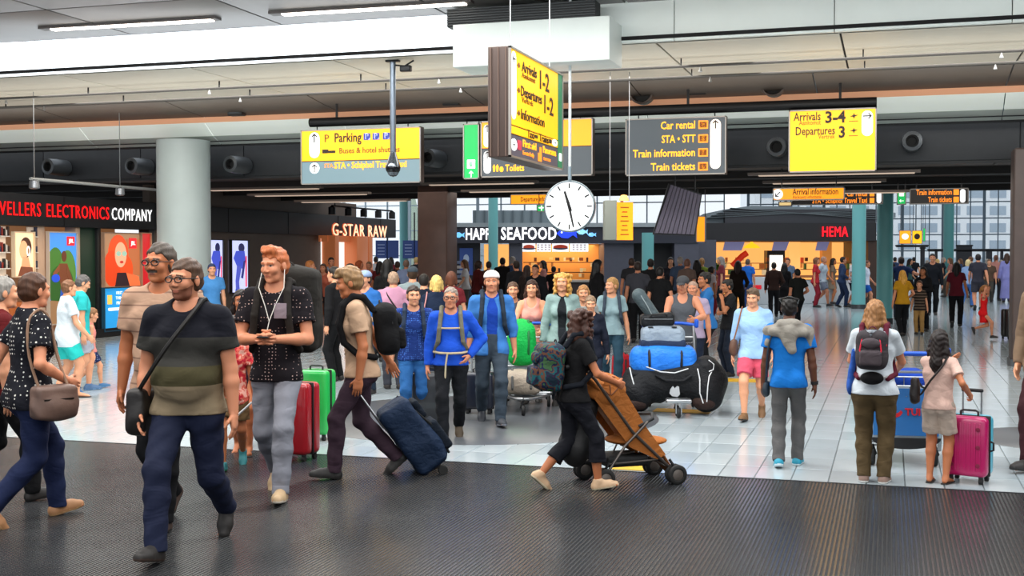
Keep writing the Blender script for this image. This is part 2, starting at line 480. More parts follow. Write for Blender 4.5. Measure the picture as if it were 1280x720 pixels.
def skeleton(o):
    S = {}
    lr, ll, drop = LEGS[o['legs']]
    hz = .525-drop; sex = o['sex']; w = o['w']
    lean = math.radians(o['lean']); tw = math.radians(o['twist'])
    def tp(x, y, z):
        c, s_ = math.cos(tw*min(max((z-.53)/.2, 0), 1)), math.sin(tw*min(max((z-.53)/.2, 0), 1))
        x, y = x*c-y*s_, x*s_+y*c
        zz = z-drop-hz
        if zz > 0: y, zz = y*math.cos(lean)+zz*math.sin(lean), zz*math.cos(lean)-y*math.sin(lean)*.6
        return V3(x, y, hz+zz)
    S['tp'] = tp; S['drop'] = drop
    hw = .048 if sex != 'f' else .052
    sw = (.105 if sex == 'm' else .09)*(.5+.5*w)
    S['hip'] = [tp(hw*w**.5, 0, .515), tp(-hw*w**.5, 0, .515)]
    S['knee'], S['ank'], S['fp'] = [], [], []
    for i, (x, y, z, p) in enumerate((lr, ll)):
        kn, an = ik(S['hip'][i], (x, y, z), .243, .243, (.12*(1 if i == 0 else -1), 1, 0))
        S['knee'].append(kn); S['ank'].append(an); S['fp'].append(p)
    S['sh'] = [tp(sw, 0, .808), tp(-sw, 0, .808)]
    S['elb'], S['wr'] = [], []
    for i, nm_ in enumerate((o['armR'], o['armL'])):
        if isinstance(nm_, str): t, pole = ARMS[nm_]
        else: t, pole = nm_
        sx = 1 if i == 0 else -1
        t = V3(t[0]*sx, t[1], t[2]-drop); pole = V3(pole[0]*sx, pole[1], pole[2])
        t = V3(t[0]*(.7+.3*w), t[1]+math.sin(lean)*(t[2]-hz)*.6, t[2])
        e, wv = ik(S['sh'][i], t, .172, .150, pole); S['elb'].append(e); S['wr'].append(wv)
    S['neck'] = tp(0, -.004, .835)
    hs = o['hs']; S['head'] = tp(0, .014, .838+.094*hs); S['hs'] = hs
    S['HR'] = rotm(-math.radians(o['hyaw'])+tw, -math.radians(o['hpitch'])-lean*.3)
    return S
def torso(sh, S, o, inf, top=1.0, bot=None, k=.02):
    tp = S['tp']; w = o['w']; sex = o['sex']
    Fw = tp(0, 1, .7)-tp(0, 0, .7); wa = .070 if sex == 'f' else .078; ch = .084 if sex == 'f' else .094; hp = .092 if sex == 'f' else .087
    b = o['belly']
    pel = tp(0, -.004, .540); wai = tp(0, 0, .615); che = tp(0, 0, .735)
    sh.cap(pel, wai, hp*w+inf, wa*w+b*.5+inf, k, Fw, 1.40-b*3)
    sh.cap(wai, che, wa*w+b*.5+inf, ch*w+inf, k, Fw, 1.45-b*3)
    sh.cap(che, tp(0, -.005, .785), ch*w+inf, ch*w*.82+inf, k, Fw, 1.5)
    if b > .004: sh.ell(tp(0, .028+b, .605), (.07*w+inf+b, .05+inf+b, .075+inf), k)
    shr, shl = S['sh']
    sl = V3(0, 0, .006); sh.cap(shr*.93+shl*.07-sl, shl*.93+shr*.07-sl, .032+inf*.8, .032+inf*.8, .02)
    sh.cap(tp(0, -.010, .842), shr*.86+shl*.14+V3(0, 0, .002), .036+inf*.5, .028+inf*.6, .02)
    sh.cap(tp(0, -.010, .842), shl*.86+shr*.14+V3(0, 0, .002), .036+inf*.5, .028+inf*.6, .02)
    if sex == 'f':
        for s_ in (-1, 1): sh.ell(tp(s_*.040*w, .048, .715), (.036+inf, .030+inf, .034+inf), .02)
    if sex == 'm': 
        for s_ in (-1, 1): sh.ell(tp(s_*.045*w, .035, .735), (.045*w+inf, .024+inf, .035+inf), .025)
    if inf < .008:
        for s_ in (-1, 1): sh.ell(tp(s_*.042*w, -.034, .508), (.043*w+inf, .040+inf, .046+inf), .02)
def legs(sh, S, o, inf, to='ankle', slim=1.0, k=.015):
    w = o['w']
    for i in (0, 1):
        h, kn, an = S['hip'][i], S['knee'][i], S['ank'][i]
        rh, rk = (.053*w)*slim+inf, .034*(.6+.4*w)*slim+inf
        sh.ell(h*.88+kn*.12, (rh*.96, rh*1.05, rh*1.1), k*.6)
        if to == 'thigh':
            e = h*.25+kn*.75; sh.cap(h, e, rh, rk+.016, k*.5, cut=True); continue
        sh.cap(h, kn, rh, rk, k)
        if to == 'knee': continue
        mc = kn*.68+an*.32; bk = V3(0, -.008, 0)
        if to == 'calf':
            e = kn*.45+an*.55; sh.cap(kn, e, rk+.002, .043*slim+inf, k, cut=True); continue
        if to == 'skin':
            sh.cap(kn, mc+bk, rk, .034*(.6+.4*w), k); sh.cap(mc+bk, an, .033*(.6+.4*w), .019, k)
        else:
            e = an+nrm(an-kn)*.012
            sh.cap(kn, mc+bk*.5, rk, .034*slim+inf, k); sh.cap(mc+bk*.5, e, .034*slim+inf, (.026*slim+inf*1.3) if o.get('taper', 1) else .033+inf*1.4, k, cut=True)
def foot_frame(S, i):
    p = math.radians(S['fp'][i]); out = 7 if i == 0 else -7
    yaw = -math.radians(out)
    R = np.array(Matrix.Rotation(yaw, 3, 'Z') @ Matrix.Rotation(-p, 3, 'X'), np.float32)
    return R, S['ank'][i]
def fpnt(S, i, x, y, z):
    R, a = foot_frame(S, i); return a+R@V3(x, y, z)
def head_prims(sh, S, fine):
    c = S['head']; R = S['HR']; q = S['hs']/1.75
    def hp(x, y, z): return c+R@V3(x, y, z)*q
    def E(x, y, z, a, b, d, k=.012): sh.ell(hp(x, y, z), (a*q, b*q, d*q), k*q, R.T)
    def C(a, b, ra, rb, k=.010): sh.cap(hp(*a), hp(*b), ra*q, rb*q, k*q)
    E(0, -.014, .036, .077, .097, .084, .02)
    E(0, .022, -.010, .062, .070, .088, .02)
    E(0, .030, -.060, .050, .052, .048, .02)
    C((-.034, .035, -.083), (.034, .035, -.083), .022, .022, .02)
    E(0, .070, -.096, .022, .018, .018, .02)
    sh.cap(hp(0, -.030, -.05), S['neck']-V3(0, 0, .01), .050*q, .056*q, .02*q)
    for s_ in (-1, 1):
        E(s_*.078, -.010, -.004, .009, .020, .031, .008)
        E(s_*.038, .064, -.022, .026, .024, .024, .02)
    if fine:
        C((0, .088, .018), (0, .102, -.022), .0075, .0125, .012)
        for s_ in (-1, 1):
            E(s_*.013, .098, -.028, .009, .011, .008, .006)
            C((s_*.012, .088, .031), (s_*.045, .075, .028), .011, .010, .012)
        C((-.018, .079, -.056), (.018, .079, -.056), .0075, .0075, .008)
        C((-.013, .079, -.065), (.013, .079, -.065), .008, .008, .008)
        for s_ in (-1, 1): sh.sub(hp(s_*.032, .103, .010), (.017*q, .014*q, .010*q), .008*q, R.T)
    else:
        C((0, .088, .012), (0, .099, -.022), .010, .012, .012)
    return hp
def hair_prims(st, S, o):
    sh = Shape(); c = S['head']; R = S['HR']; q = S['hs']/1.75
    def hp(x, y, z): return c+R@V3(x, y, z)*q
    def E(x, y, z, a, b, d, k=.012): sh.ell(hp(x, y, z), (a*q, b*q, d*q), k*q, R.T)
    def C(a, b, ra, rb, k=.015): sh.cap(hp(*a), hp(*b), ra*q, rb*q, k*q)
    t = dict(buzz=.003, short=.009, quiff=.010, mop=.020, side=.013).get(st, .012)
    E(0, -.016, .040, .0795+t*.35, .0985+t*.6, .086+t, .01)
    E(0, -.045, -.005, .0755+t*.3, .067+t*.6, .075, .02)
    cut_face = True
    if st == 'quiff': C((-.035, .050, .112), (.035, .055, .118), .030, .028); C((0, .03, .125), (.01, .085, .108), .026, .018)
    if st == 'mop':
        C((-.04, .055, .105), (.04, .06, .10), .036, .036); E(0, -.06, .03, .085, .06, .07); C((-.05, .085, .075), (.03, .095, .075), .018, .018)
    if st == 'side': C((-.05, .04, .10), (.045, .055, .105), .028, .024)
    if st in ('long', 'curly', 'blondwave'):
        L = o.get('hairlen', .30)
        for s_ in (-1, 1): C((s_*.065, -.03, .02), (s_*.085, -.045, -.10), .035, .036); C((s_*.085, -.045, -.10), (s_*.065, -.075, -L+.02), .036, .018)
        C((0, -.07, .02), (0, -.100, -L*.6), .065, .062, .03); C((0, -.100, -L*.6), (0, -.105, -L), .062, .03, .03)
        if st == 'curly':
            rnd = random.Random(5)
            for i in range(34):
                a = rnd.uniform(math.pi*.75, math.pi*2.25); z = rnd.uniform(-.17, .10)
                r = .085+.02*rnd.random(); E(r*math.cos(a)*1.05, r*math.sin(a)-.02, z, .027, .027, .027, .012)
    if st == 'bun': E(0, -.085, .095, .040, .040, .038); 
    if st == 'bob':
        for s_ in (-1, 1): C((s_*.07, -.02, .03), (s_*.078, -.02, -.07), .030, .030)
        C((0, -.07, .02), (0, -.075, -.08), .07, .055, .03)
    if st == 'pony':
        E(0, -.10, .05, .028, .03, .03); C((0, -.12, .045), (0, -.145, -.06), .026, .026); C((0, -.145, -.06), (.01, -.125, -.22), .026, .010)
    if st == 'braid':
        for i in range(8): E(.03, -.10-.004*i, -.04-.03*i, .022, .022, .022)
    if st == 'bald':
        sh.cutplane(hp(0, 0, .045), R@V3(0, 0, 1))
    # uncover the face
    lo = {'long': .034, 'curly': .040}.get(st, .036)
    sh.sub(hp(0, .112, -.052), (.066*q, .088*q, .130*q), .006*q, R.T)
    for s_ in (-1, 1): sh.sub(hp(s_*.052, .085, .008), (.034*q, .060*q, .060*q), .006*q, R.T)
    if st not in ('long', 'curly', 'bob', 'blondwave'):
        sh.sub(hp(0, .04, -.14), (.11*q, .10*q, .105*q), .006*q, R.T)
        for s_ in (-1, 1): sh.sub(hp(s_*.092, .0, -.012), (.022*q, .028*q, .038*q), .004*q, R.T)
        sh.cutplane(hp(0, 0, -.075), R@V3(0, .3, -1))
    return sh
def hand_prims(S, i, o, curl=.45):
    sh = Shape(); wr, el = S['wr'][i], S['elb'][i]; sx = 1 if i == 0 else -1; q = .94/1.75
    hd = o.get('handdir', (None, None))[i]
    d = nrm(wr-el) if hd is None else nrm(S['tp'](0, 0, 0)*0+np.asarray(hd, np.float32)*V3(sx, 1, 1))
    inward = V3(-sx, 0, 0) if abs(d[0]) < .8 else V3(0, 0, -1)
    if o.get('palmdown'): inward = V3(0, 0, -1)
    n = nrm(inward-(inward@d)*d); th = -sx*np.cross(n, d)
    def P(a, b, c): return wr+(d*a+th*b+n*c)*q
    R = np.stack([d, th, n])
    sh.cap(wr-d*.02, P(.02, 0, 0), .0165, .017, .006, n, 1.25)
    sh.ell(P(.050, -.002, 0), (.052*q, .042*q, .019*q), .006, R)
    sh.cap(P(.030, .022, .006), P(.082, .028, 0), .017*q, .013*q, .006)
    for j, (off, L, sp) in enumerate(((.030, .072, .10), (.010, .080, .03), (-.011, .074, -.03), (-.030, .058, -.11))):
        p = P(.086-abs(off)*.25, off, 0); a = -.1+curl*.5; r = .0088
        for sgm, (l, rr) in enumerate(((.46, .0082), (.30, .0074), (.24, .0064))):
            a += curl*(.55 if sgm else .35)
            dd = d*math.cos(a)+n*math.sin(a)+th*sp*.6
            e = p+dd*l*L*q; sh.cap(p, e, r*q, rr*q, .0022); p = e; r = rr
    p = P(.022, .030, .008); e = p+nrm(d*.62+th*.62+n*.35)*.042*q; sh.cap(p, e, .0125*q, .0105*q, .004)
    e2 = e+nrm(d*.85+th*.2+n*(.3+curl*.4))*.034*q; sh.cap(e, e2, .0105*q, .0078*q, .003)
    return sh
def default(o):
    d = dict(sex='m', w=1.0, belly=0, lean=2, twist=0, hyaw=0, hpitch=0, hs=1.0, legs='stand', armR='hang', armL='hang', top='tee', bottom='trousers',
             hair='short', lod=2, hem=.49, curl=.45, inf=.010, feet='shoe', slim=1.0, face=0, hairlen=.30, open=None, palmdown=0, taper=1, cap=None)
    d.update(o); return d
def person_meshes(o):
    """o: shape options; returns {part:(mesh, material keys)} cached so that alike people share mesh data"""
    key = repr(sorted(o.items()))
    if key in _PC: return _PC[key]
    lod = o['lod']; S = skeleton(o); tp = S['tp']
    vb = {0: .0052, 1: .0075, 2: .0125}[lod]; vh = {0: .0021, 1: .0033, 2: .0070}[lod]; vha = {0: .0024, 1: .0034, 2: .0075}[lod]
    vc = {0: .0047, 1: .0068, 2: .0115}[lod]
    out = {}; w = o['w']
    # --- body: trunk, limbs, neck in one skin; head and hands refined and fused to it
    sh = Shape(); torso(sh, S, o, 0); legs(sh, S, o, 0, 'skin', k=.012)
    aw = (.6+.4*w)*(1.0 if o['sex'] == 'm' else .88)
    for i in (0, 1):
        a, e, wv = S['sh'][i], S['elb'][i], S['wr'][i]
        m1 = a*.6+e*.4; sh.cap(a, m1, .034*aw, .029*aw, .015); sh.cap(m1, e, .029*aw, .0225*aw, .012)
        m = e*.7+wv*.3; sh.cap(e, m, .0235*aw, .0245*aw, .01); sh.cap(m, wv, .0245*aw, .0160, .01)
        # bare foot inside the shoe
        sh.cap(fpnt(S, i, 0, 0, 0), fpnt(S, i, 0, -.020, -.022), .020, .017, .008)
        sh.cap(fpnt(S, i, 0, -.005, -.012), fpnt(S, i, 0, .080, -.031), .020, .0135, .01, R_up(S, i), 1.0)
        sh.cap(fpnt(S, i, -.010, .075, -.032), fpnt(S, i, .012, .095, -.034), .012, .010, .008)
    sh.cap(S['neck']-V3(0, 0, .03), S['neck']+V3(0, .003, .045), .036, .032, .012)
    Vb, Fb = sh.mesh(vb); parts = [(Vb, Fb, 0)]
    hsx = Shape(); head_prims(hsx, S, lod < 2); Vh, Fh = hsx.mesh(vh)
    ctr = Vh[Fh].mean(1); q = S['hs']/1.75; L = (ctr-S['head'])@S['HR']/q
    mi = np.zeros(len(Fh), int)
    if lod < 2 or True:
        ax_ = np.abs(L[:, 0]); y = L[:, 1]; z = L[:, 2]
        fr = y > .055
        eye = fr & (((ax_-.032)/.0135)**2+((z-.011)/.0058)**2 < 1)
        iris = fr & (((ax_-.031)/.0062)**2+((z-.011)/.0065)**2 < 1)
        brow = fr & (np.abs(ax_-.032) < .019) & (np.abs(z-.031+(ax_-.032)*.15) < .0042)
        lip = (y > .07) & (((L[:, 0])/.021)**2+((z+.060)/.0075)**2 < 1)
        mi[brow] = 1
        if lod < 2: mi[lip] = 2; mi[eye] = 3
        mi[iris] = 4
        if o['face'] == 1: mi[(y > .05) & (ax_ < .036-(.0+np.abs(z+.042))*.4) & (z < -.036) & (z > -.054)] = 1      # moustache
        if o['face'] == 2: mi[(y > .01) & (z < -.038+(.05-y)*.35) & (mi == 0) & (z > -.13)] = 5    # stubble
    parts.append((Vh, Fh, mi))
    for i in (0, 1):
        c_ = o['curl'] if not isinstance(o['curl'], tuple) else o['curl'][i]
        Vx, Fx = hand_prims(S, i, o, c_).mesh(vha); parts.append((Vx, Fx, 0))
    Vv, F, M = join(parts); out['body'] = np_mesh('body', Vv, F, M, 6)
    # --- top
    if o['top'] != 'none':
        tt = o['top']; inf = o['inf']; sh = Shape(); torso(sh, S, o, inf, k=.028)
        hem = o['hem']
        for s_ in (-1, 1): sh.ell(tp(s_*.041*w, -.034, .508), (.046*w+inf, .046+inf, .052+inf), .02)
        if hem < .52: sh.cap(tp(0, .002, .56), tp(0, .002, hem), (.084 if o['sex'] == 'm' else .088)*w+inf*.6+o['belly']*.3, (.087 if o['sex'] == 'm' else .093)*w+inf*.7+(.03 if hem < .35 else 0), .02, (0, 1, 0), 1.32)
        if hem < .52:
            for i in (0, 1):
                rr = .053*w*o['slim']+.012+inf*.3; sh.ell(S['hip'][i]*.88+S['knee'][i]*.12, (rr*.98, rr*1.06, rr*1.1), .02)
        frac = {'tee': .62, 'tank': 0, 'long': 1, 'rolled': 1, 'robe': 1, 'cap': .35}[tt]
        for i in (0, 1):
            a, e, wv = S['sh'][i], S['elb'][i], S['wr'][i]
            if frac == 0: continue
            r0, r1 = .034*aw+inf*.5, .029*aw+inf*.9+.001
            if frac < 1: sh.cap(a, a+(e-a)*frac, r0, r1+.004, .015, cut=True)
            else:
                sh.cap(a, e, r0, .027*aw+inf, .015)
                en = wv if tt in ('long', 'robe') else e+(wv-e)*.45
                sh.cap(e, en, .027*aw+inf, (.021 if tt != 'robe' else .03)+inf*.5, .012, cut=True)
        hp_ = tp(0, 0, hem)
        sh.cutplane(hp_, (0, math.sin(math.radians(o['lean']))*0, -1))
        nk = tp(0, .026, .862)
        if tt == 'tank':
            for s_ in (-1, 1): sh.sub(tp(s_*(.115 if o['sex'] == 'm' else .10)*(.5+.5*w), 0, .80), (.042, .09, .062), .004)
            sh.sub(tp(0, .05, .835), (.044, .055, .055), .004)
        else: sh.sub(nk, (.043, .045, .040), .004)
        sh.sub(tp(0, -.005, .90), (.046, .05, .060), .004)
        if o['open']: sh.sub(tp(0, .12, .64), (o['open'], .11, .30), .006)
        if lod < 2: sh.noise = (.0022, 70, w*7+hem*20)
        Vv, F = sh.mesh(vc); out['shirt'] = np_mesh('shirt', Vv, F)
    if o.get('under'):
        sh = Shape(); torso(sh, S, o, o['inf']*.35, k=.02); sh.cutplane(tp(0, 0, .50), (0, 0, -1)); sh.sub(tp(0, .022, .868), (.034, .04, .036), .004)
        sh.sub(tp(0, -.005, .90), (.05, .05, .06), .004)
        Vv, F = sh.mesh(vc); out['undershirt'] = np_mesh('undershirt', Vv, F)
    # --- bottom
    if o['bottom'] != 'none':
        bt = o['bottom']; sh = Shape(); inf = .006; b = o['belly']
        Fw = (0, 1, 0)
        hp_ = (.092 if o['sex'] == 'f' else .087)
        sh.cap(tp(0, -.002, .542), tp(0, 0, .59), hp_*w+inf, (.073 if o['sex'] == 'f' else .081)*w+inf+b*.4, .02, Fw, 1.38-b*2)
        for s_ in (-1, 1): sh.ell(tp(s_*.042*w, -.034, .508), (.044*w+inf, .040+inf, .046+inf), .015)
        if bt == 'trousers': legs(sh, S, o, .007, 'ankle', o['slim'])
        elif bt == 'shorts': legs(sh, S, o, .010, 'thigh', 1.0)
        elif bt == 'capri': legs(sh, S, o, .005, 'calf', o['slim'])
        elif bt == 'skirt': sh.cap(tp(0, 0, .53), tp(0, .01, .33), .095*w, .115*w, .02, (0, 1, 0), 1.25, True)
        sh.cutplane(tp(0, 0, (o['hem']+.06) if o['top'] not in ('none', 'robe') and not o['open'] else .60), (0, 0, 1))
        if lod < 2: sh.noise = (.0026, 85, w*3+.7)
        Vv, F = sh.mesh(vc); out['trousers' if bt in ('trousers', 'capri') else 'shorts' if bt == 'shorts' else 'skirt'] = np_mesh('trousers', Vv, F)
    # --- shoes
    for i, nm_ in ((0, 'shoe'), (1, 'shoe2')):
        R, a = foot_frame(S, i); sh = Shape(); up = R@V3(0, 0, 1)
        sole = -.0435
        if o['feet'] == 'shoe':
            sh.cap(fpnt(S, i, 0, 0, .006), fpnt(S, i, 0, -.016, -.022), .025, .026, .01)
            sh.cap(fpnt(S, i, 0, -.016, -.030), fpnt(S, i, 0, .060, -.030), .0255, .027, .01)
            sh.cap(fpnt(S, i, 0, .060, -.030), fpnt(S, i, 0, .094, -.033), .027, .020, .01)
            sh.cap(fpnt(S, i, 0, .0, -.004), fpnt(S, i, 0, .062, -.024), .023, .018, .012)
            sh.cutplane(fpnt(S, i, 0, 0, .016), up); sh.sub(fpnt(S, i, 0, -.002, .022), (.019, .019, .014), .002)
        else:
            sh.cap(fpnt(S, i, 0, -.026, sole), fpnt(S, i, 0, .090, sole), .024, .029, .004)
            sh.cutplane(fpnt(S, i, 0, 0, -.0375), up)
            for s_ in (-1, 1): sh.cap(fpnt(S, i, s_*.025, .040, -.038), fpnt(S, i, 0, .062, -.012), .0045, .0045, .003)
        sh.cutplane(fpnt(S, i, 0, 0, sole), -up)
        Vv, F = sh.mesh({0: .0042, 1: .0065, 2: .011}[lod])
        c_ = ((Vv[F].mean(1)-a)@R); mi = np.where(c_[:, 2] < sole+.0095, 1, 0)
        out[nm_] = np_mesh('shoe', Vv, F, mi, 2)
    # --- hair / cap
    if o['hair'] != 'none':
        sh = hair_prims(o['hair'], S, o)
        if lod < 2: sh.noise = (.0018, 210, 1)
        Vv, F = sh.mesh({0: .0028, 1: .0040, 2: .008}[lod])
        if len(F): out['hair'] = np_mesh('hair', Vv, F)
    if o['cap']:
        c = S['head']; R = S['HR']; sh = Shape()
        def hp(x, y, z): return c+R@V3(x, y, z)*q
        sh.ell(hp(0, -.012, .062), (.092*q, .112*q, .076*q), .004, R.T)
        sh.cutplane(hp(0, 0, .045), R@V3(0, .12, -1))
        dr = 1 if o['cap'] == 'fwd' else -1
        if dr == 1: sh.ell(hp(0, .135, .045), (.066*q, .075*q, .010*q), .004, R.T); sh.cuts = [(hp(0, 0, .038), nrm(R@V3(0, .0, -1)))]
        Vv, F = sh.mesh({0: .0036, 1: .005, 2: .009}[lod]); out['cap'] = np_mesh('cap', Vv, F)
    if o.get('specs'):
        c = S['head']; R = S['HR']; mb = MB()
        def hp(x, y, z): return tuple(c+R@V3(x, y, z)*q)
        for s_ in (-1, 1):
            mb.tube([hp(s_*.034+.024*math.cos(t), .110-.25*abs(s_*.034+.024*math.cos(t))**1.0*.3, .008+.017*math.sin(t)) for t in np.linspace(0, 2*math.pi, 15)[:-1]], .0022, 5, closed=True)
            mb.tube([hp(s_*.058, .104, .014), hp(s_*.080, .06, .014), hp(s_*.084, -.01, .012)], .0018, 5)
        mb.tube([hp(-.010, .110, .012), hp(.010, .110, .012)], .002, 5)
        me = bpy.data.meshes.new('glasses'); me.from_pydata(mb.v, [], mb.f); me.polygons.foreach_set('use_smooth', [True]*len(mb.f)); out['glasses'] = me
    _PC[key] = (out, S); return _PC[key]
def R_up(S, i): 
    R, a = foot_frame(S, i); return R@V3(0, 0, 1)
SKIN = dict(fair='dc9c78', rosy='d08a68', tan='b9724c', warm='b4714b', brown='5d3826', dark='3a241b', olive='a06e4c')
def skinm(k): return mat('skin_'+k, SKIN[k], .48, var=.08, vscale=14, spec=.35)
def cloth(c, pattern=None, rough=.85, bump=.35): return mat('cloth', c, rough, bump=bump, bscale=30, var=.12, vscale=5, pattern=pattern, spec=.2, fold=.30)
def hairm(c): return mat('hair', c, .5, bump=.45, bscale=150, var=.30, vscale=90, spec=.35, stretch=(1, 1, .18))
WH = mat('eye_white', 'b4aaa4', .4); IR = mat('iris', '1c1410', .3)
PEOPLE = []
def person(px, fy, hy, heading, label, **k):
    sk = k.pop('skin', 'fair'); hc = k.pop('hairc', '3a2818'); tc = k.pop('topc', '444444'); bc = k.pop('botc', '20283a')
    sc_ = k.pop('shoec', '2a2624'); solc = k.pop('solec', None); uc = k.pop('underc', '1d4fa8'); capc = k.pop('capc', 'e6e2dc')
    group = k.pop('group', None); H = k.pop('H', None); fwd = k.pop('fwd', 0)
    topm = k.pop('topm', None); botm = k.pop('botm', None)
    p = G(px, fy); d = depth_of(p)
    if H is None:
        t = PD(px, hy, d); H = t.z
    o = default(k); S_out = person_meshes(o); parts, S = S_out
    rz = TH-math.atan((px-640)/FPX)-math.radians(heading)
    e = empty('person', (p.x, p.y, 0), rz, label, 'person', group, H)
    sm = skinm(sk); hm = hairm(hc)
    stub = mat('stubble', {'fair': '8a5238', 'rosy': '7a4630', 'tan': '5e3824'}.get(sk, '3a2418'), .7)
    lip = mat('lips', {'brown': '4a2420', 'dark': '2e1714', 'tan': '8a4a36', 'warm': '8c4a3c', 'rosy': 'b0624c'}.get(sk, 'bb7460'), .5)
    tm = topm or cloth(tc); bm_ = botm or cloth(bc)
    for nm_, me in parts.items():
        m = {'body': [sm, hm if o['hair'] != 'none' else stub, lip, WH, IR, stub], 'shirt': tm, 'undershirt': cloth(uc), 'trousers': bm_, 'shorts': bm_, 'skirt': bm_,
             'shoe': [mat('shoe', sc_, .6, bump=.2), mat('sole', solc or '2a2826', .7)], 'shoe2': [mat('shoe', sc_, .6, bump=.2), mat('sole', solc or '2a2826', .7)],
             'hair': hm, 'cap': mat('cap', capc, .8), 'glasses': mat('glasses', '14100e', .3)}[nm_]
        ob = bpy.data.objects.new('shoe' if nm_ == 'shoe2' else 'jacket' if nm_ == 'shirt' and o['open'] else nm_, me); COL.objects.link(ob); ob.parent = e
        if not isinstance(m, list): m = [m]
        for i, mm in enumerate(m):
            if i < len(ob.material_slots) or not len(me.materials) > i:
                while len(me.materials) <= i: me.materials.append(None)
            ob.material_slots[i].link = 'OBJECT'; ob.material_slots[i].material = mm
    r = dict(e=e, S=S, o=o, H=H, p=p, rz=rz, label=label)
    PEOPLE.append(r); return r
def wpt(r, q):
    """a point of the wearer's frame in the world"""
    return r['e'].matrix_basis @ Vector([float(a) for a in q])
def worn(name, r, label, cat, group=None):
    return empty(name, tuple(r['p'].xyz[:2])+(0,), r['rz'], label, cat, group, r['H'])
def strap_path(S, sx, o):
    tp = S['tp']; w = o['w']; x = sx*.058*w; b = o['belly']
    return [tp(x, -.085, .80), tp(x, -.045, .862), tp(x, .004, .872), tp(x*1.05, .052, .83), tp(x*1.2, .080+b*.6, .74), tp(x*1.35, .070+b*.6, .66), tp(x*1.7, .01, .60), tp(x*1.2, -.07, .58)]
def backpack(r, label, c='1a1a1c', m=None, size=(.085, .055, .13), zc=.69, straps='111114', strapm=None, pocket=None, sy=None, off=0, chest=False, accent=None, cat='backpack'):
    S, o = r['S'], r['o']; tp = S['tp']; e = worn('backpack', r, label, cat)
    m = m or cloth(c, bump=.5); yb = -(.068 if o['sex'] == 'm' else .062)*o['w']-.012-o.get('inf', .01)
    sh = Shape(); R = S['HR']*0+rotm(0, -math.radians(o['lean'])); hx, hy_, hz = size
    c0 = tp(off, yb-hy_, zc)
    sh.box(c0, (hx, hy_, hz), .035, R=R.T); sh.ell(tp(off, yb-hy_*.9, zc+hz*.5), (hx*.95, hy_*1.05, hz*.62), .03); sh.ell(tp(off, yb-hy_*1.1, zc-hz*.35), (hx*1.02, hy_*1.1, hz*.6), .03)
    sh.noise = (.002, 60, hx*90)
    vx = {0: .0062, 1: .009, 2: .015}[o['lod']]
    sdf_obj('bag_body', sh, vx, m, e)
    sp = Shape(); sp.box(tp(off, yb-2*hy_-.012, zc-hz*.38), (hx*.74, .022, hz*.42), .018, R=R.T)
    sp.ell(tp(off, yb-2*hy_-.006, zc+hz*.40), (hx*.66, .022, hz*.30))
    sdf_obj('pocket', sp, vx, cloth(pocket) if pocket else m, e)
    mb = MB()
    zip_ = [tp(off+hx*1.0*math.cos(t), yb-hy_*1.5, zc+hz*.25+hz*.72*math.sin(t)) for t in np.linspace(0, math.pi, 12)]
    mb.tube([tuple(map(float, z)) for z in zip_], .0032, 5); mb.build('zip', mat('zip', accent or '08080a', .5), e)
    for sx in (1, -1):
        pts = strap_path(S, sx, o); ss = Shape()
        for a, b_ in zip(pts[:-1], pts[1:]): ss.cap(a, b_, .015, .015, .006)
        sdf_obj('strap', ss, max(vx*.8, .0055), strapm or cloth(straps), e)
    lp = [tp(off+.02*math.cos(t), yb-hy_*.6, zc+hz+.005+.022*math.sin(t)) for t in np.linspace(0, math.pi, 8)]
    MB().tube([tuple(map(float, z)) for z in lp], .004, 5).build('carry_loop', mat('webbing', straps, .8), e)
    if chest:
        mb = MB(); a = tp(.062, .088, .745); b_ = tp(-.062, .088, .745)
        mb.tube([tuple(map(float, z)) for z in (a, tp(0, .102, .745), b_)], .006, 6); mb.build('chest_strap', mat('chest_strap', 'b9a27c', .8), e)
    return e
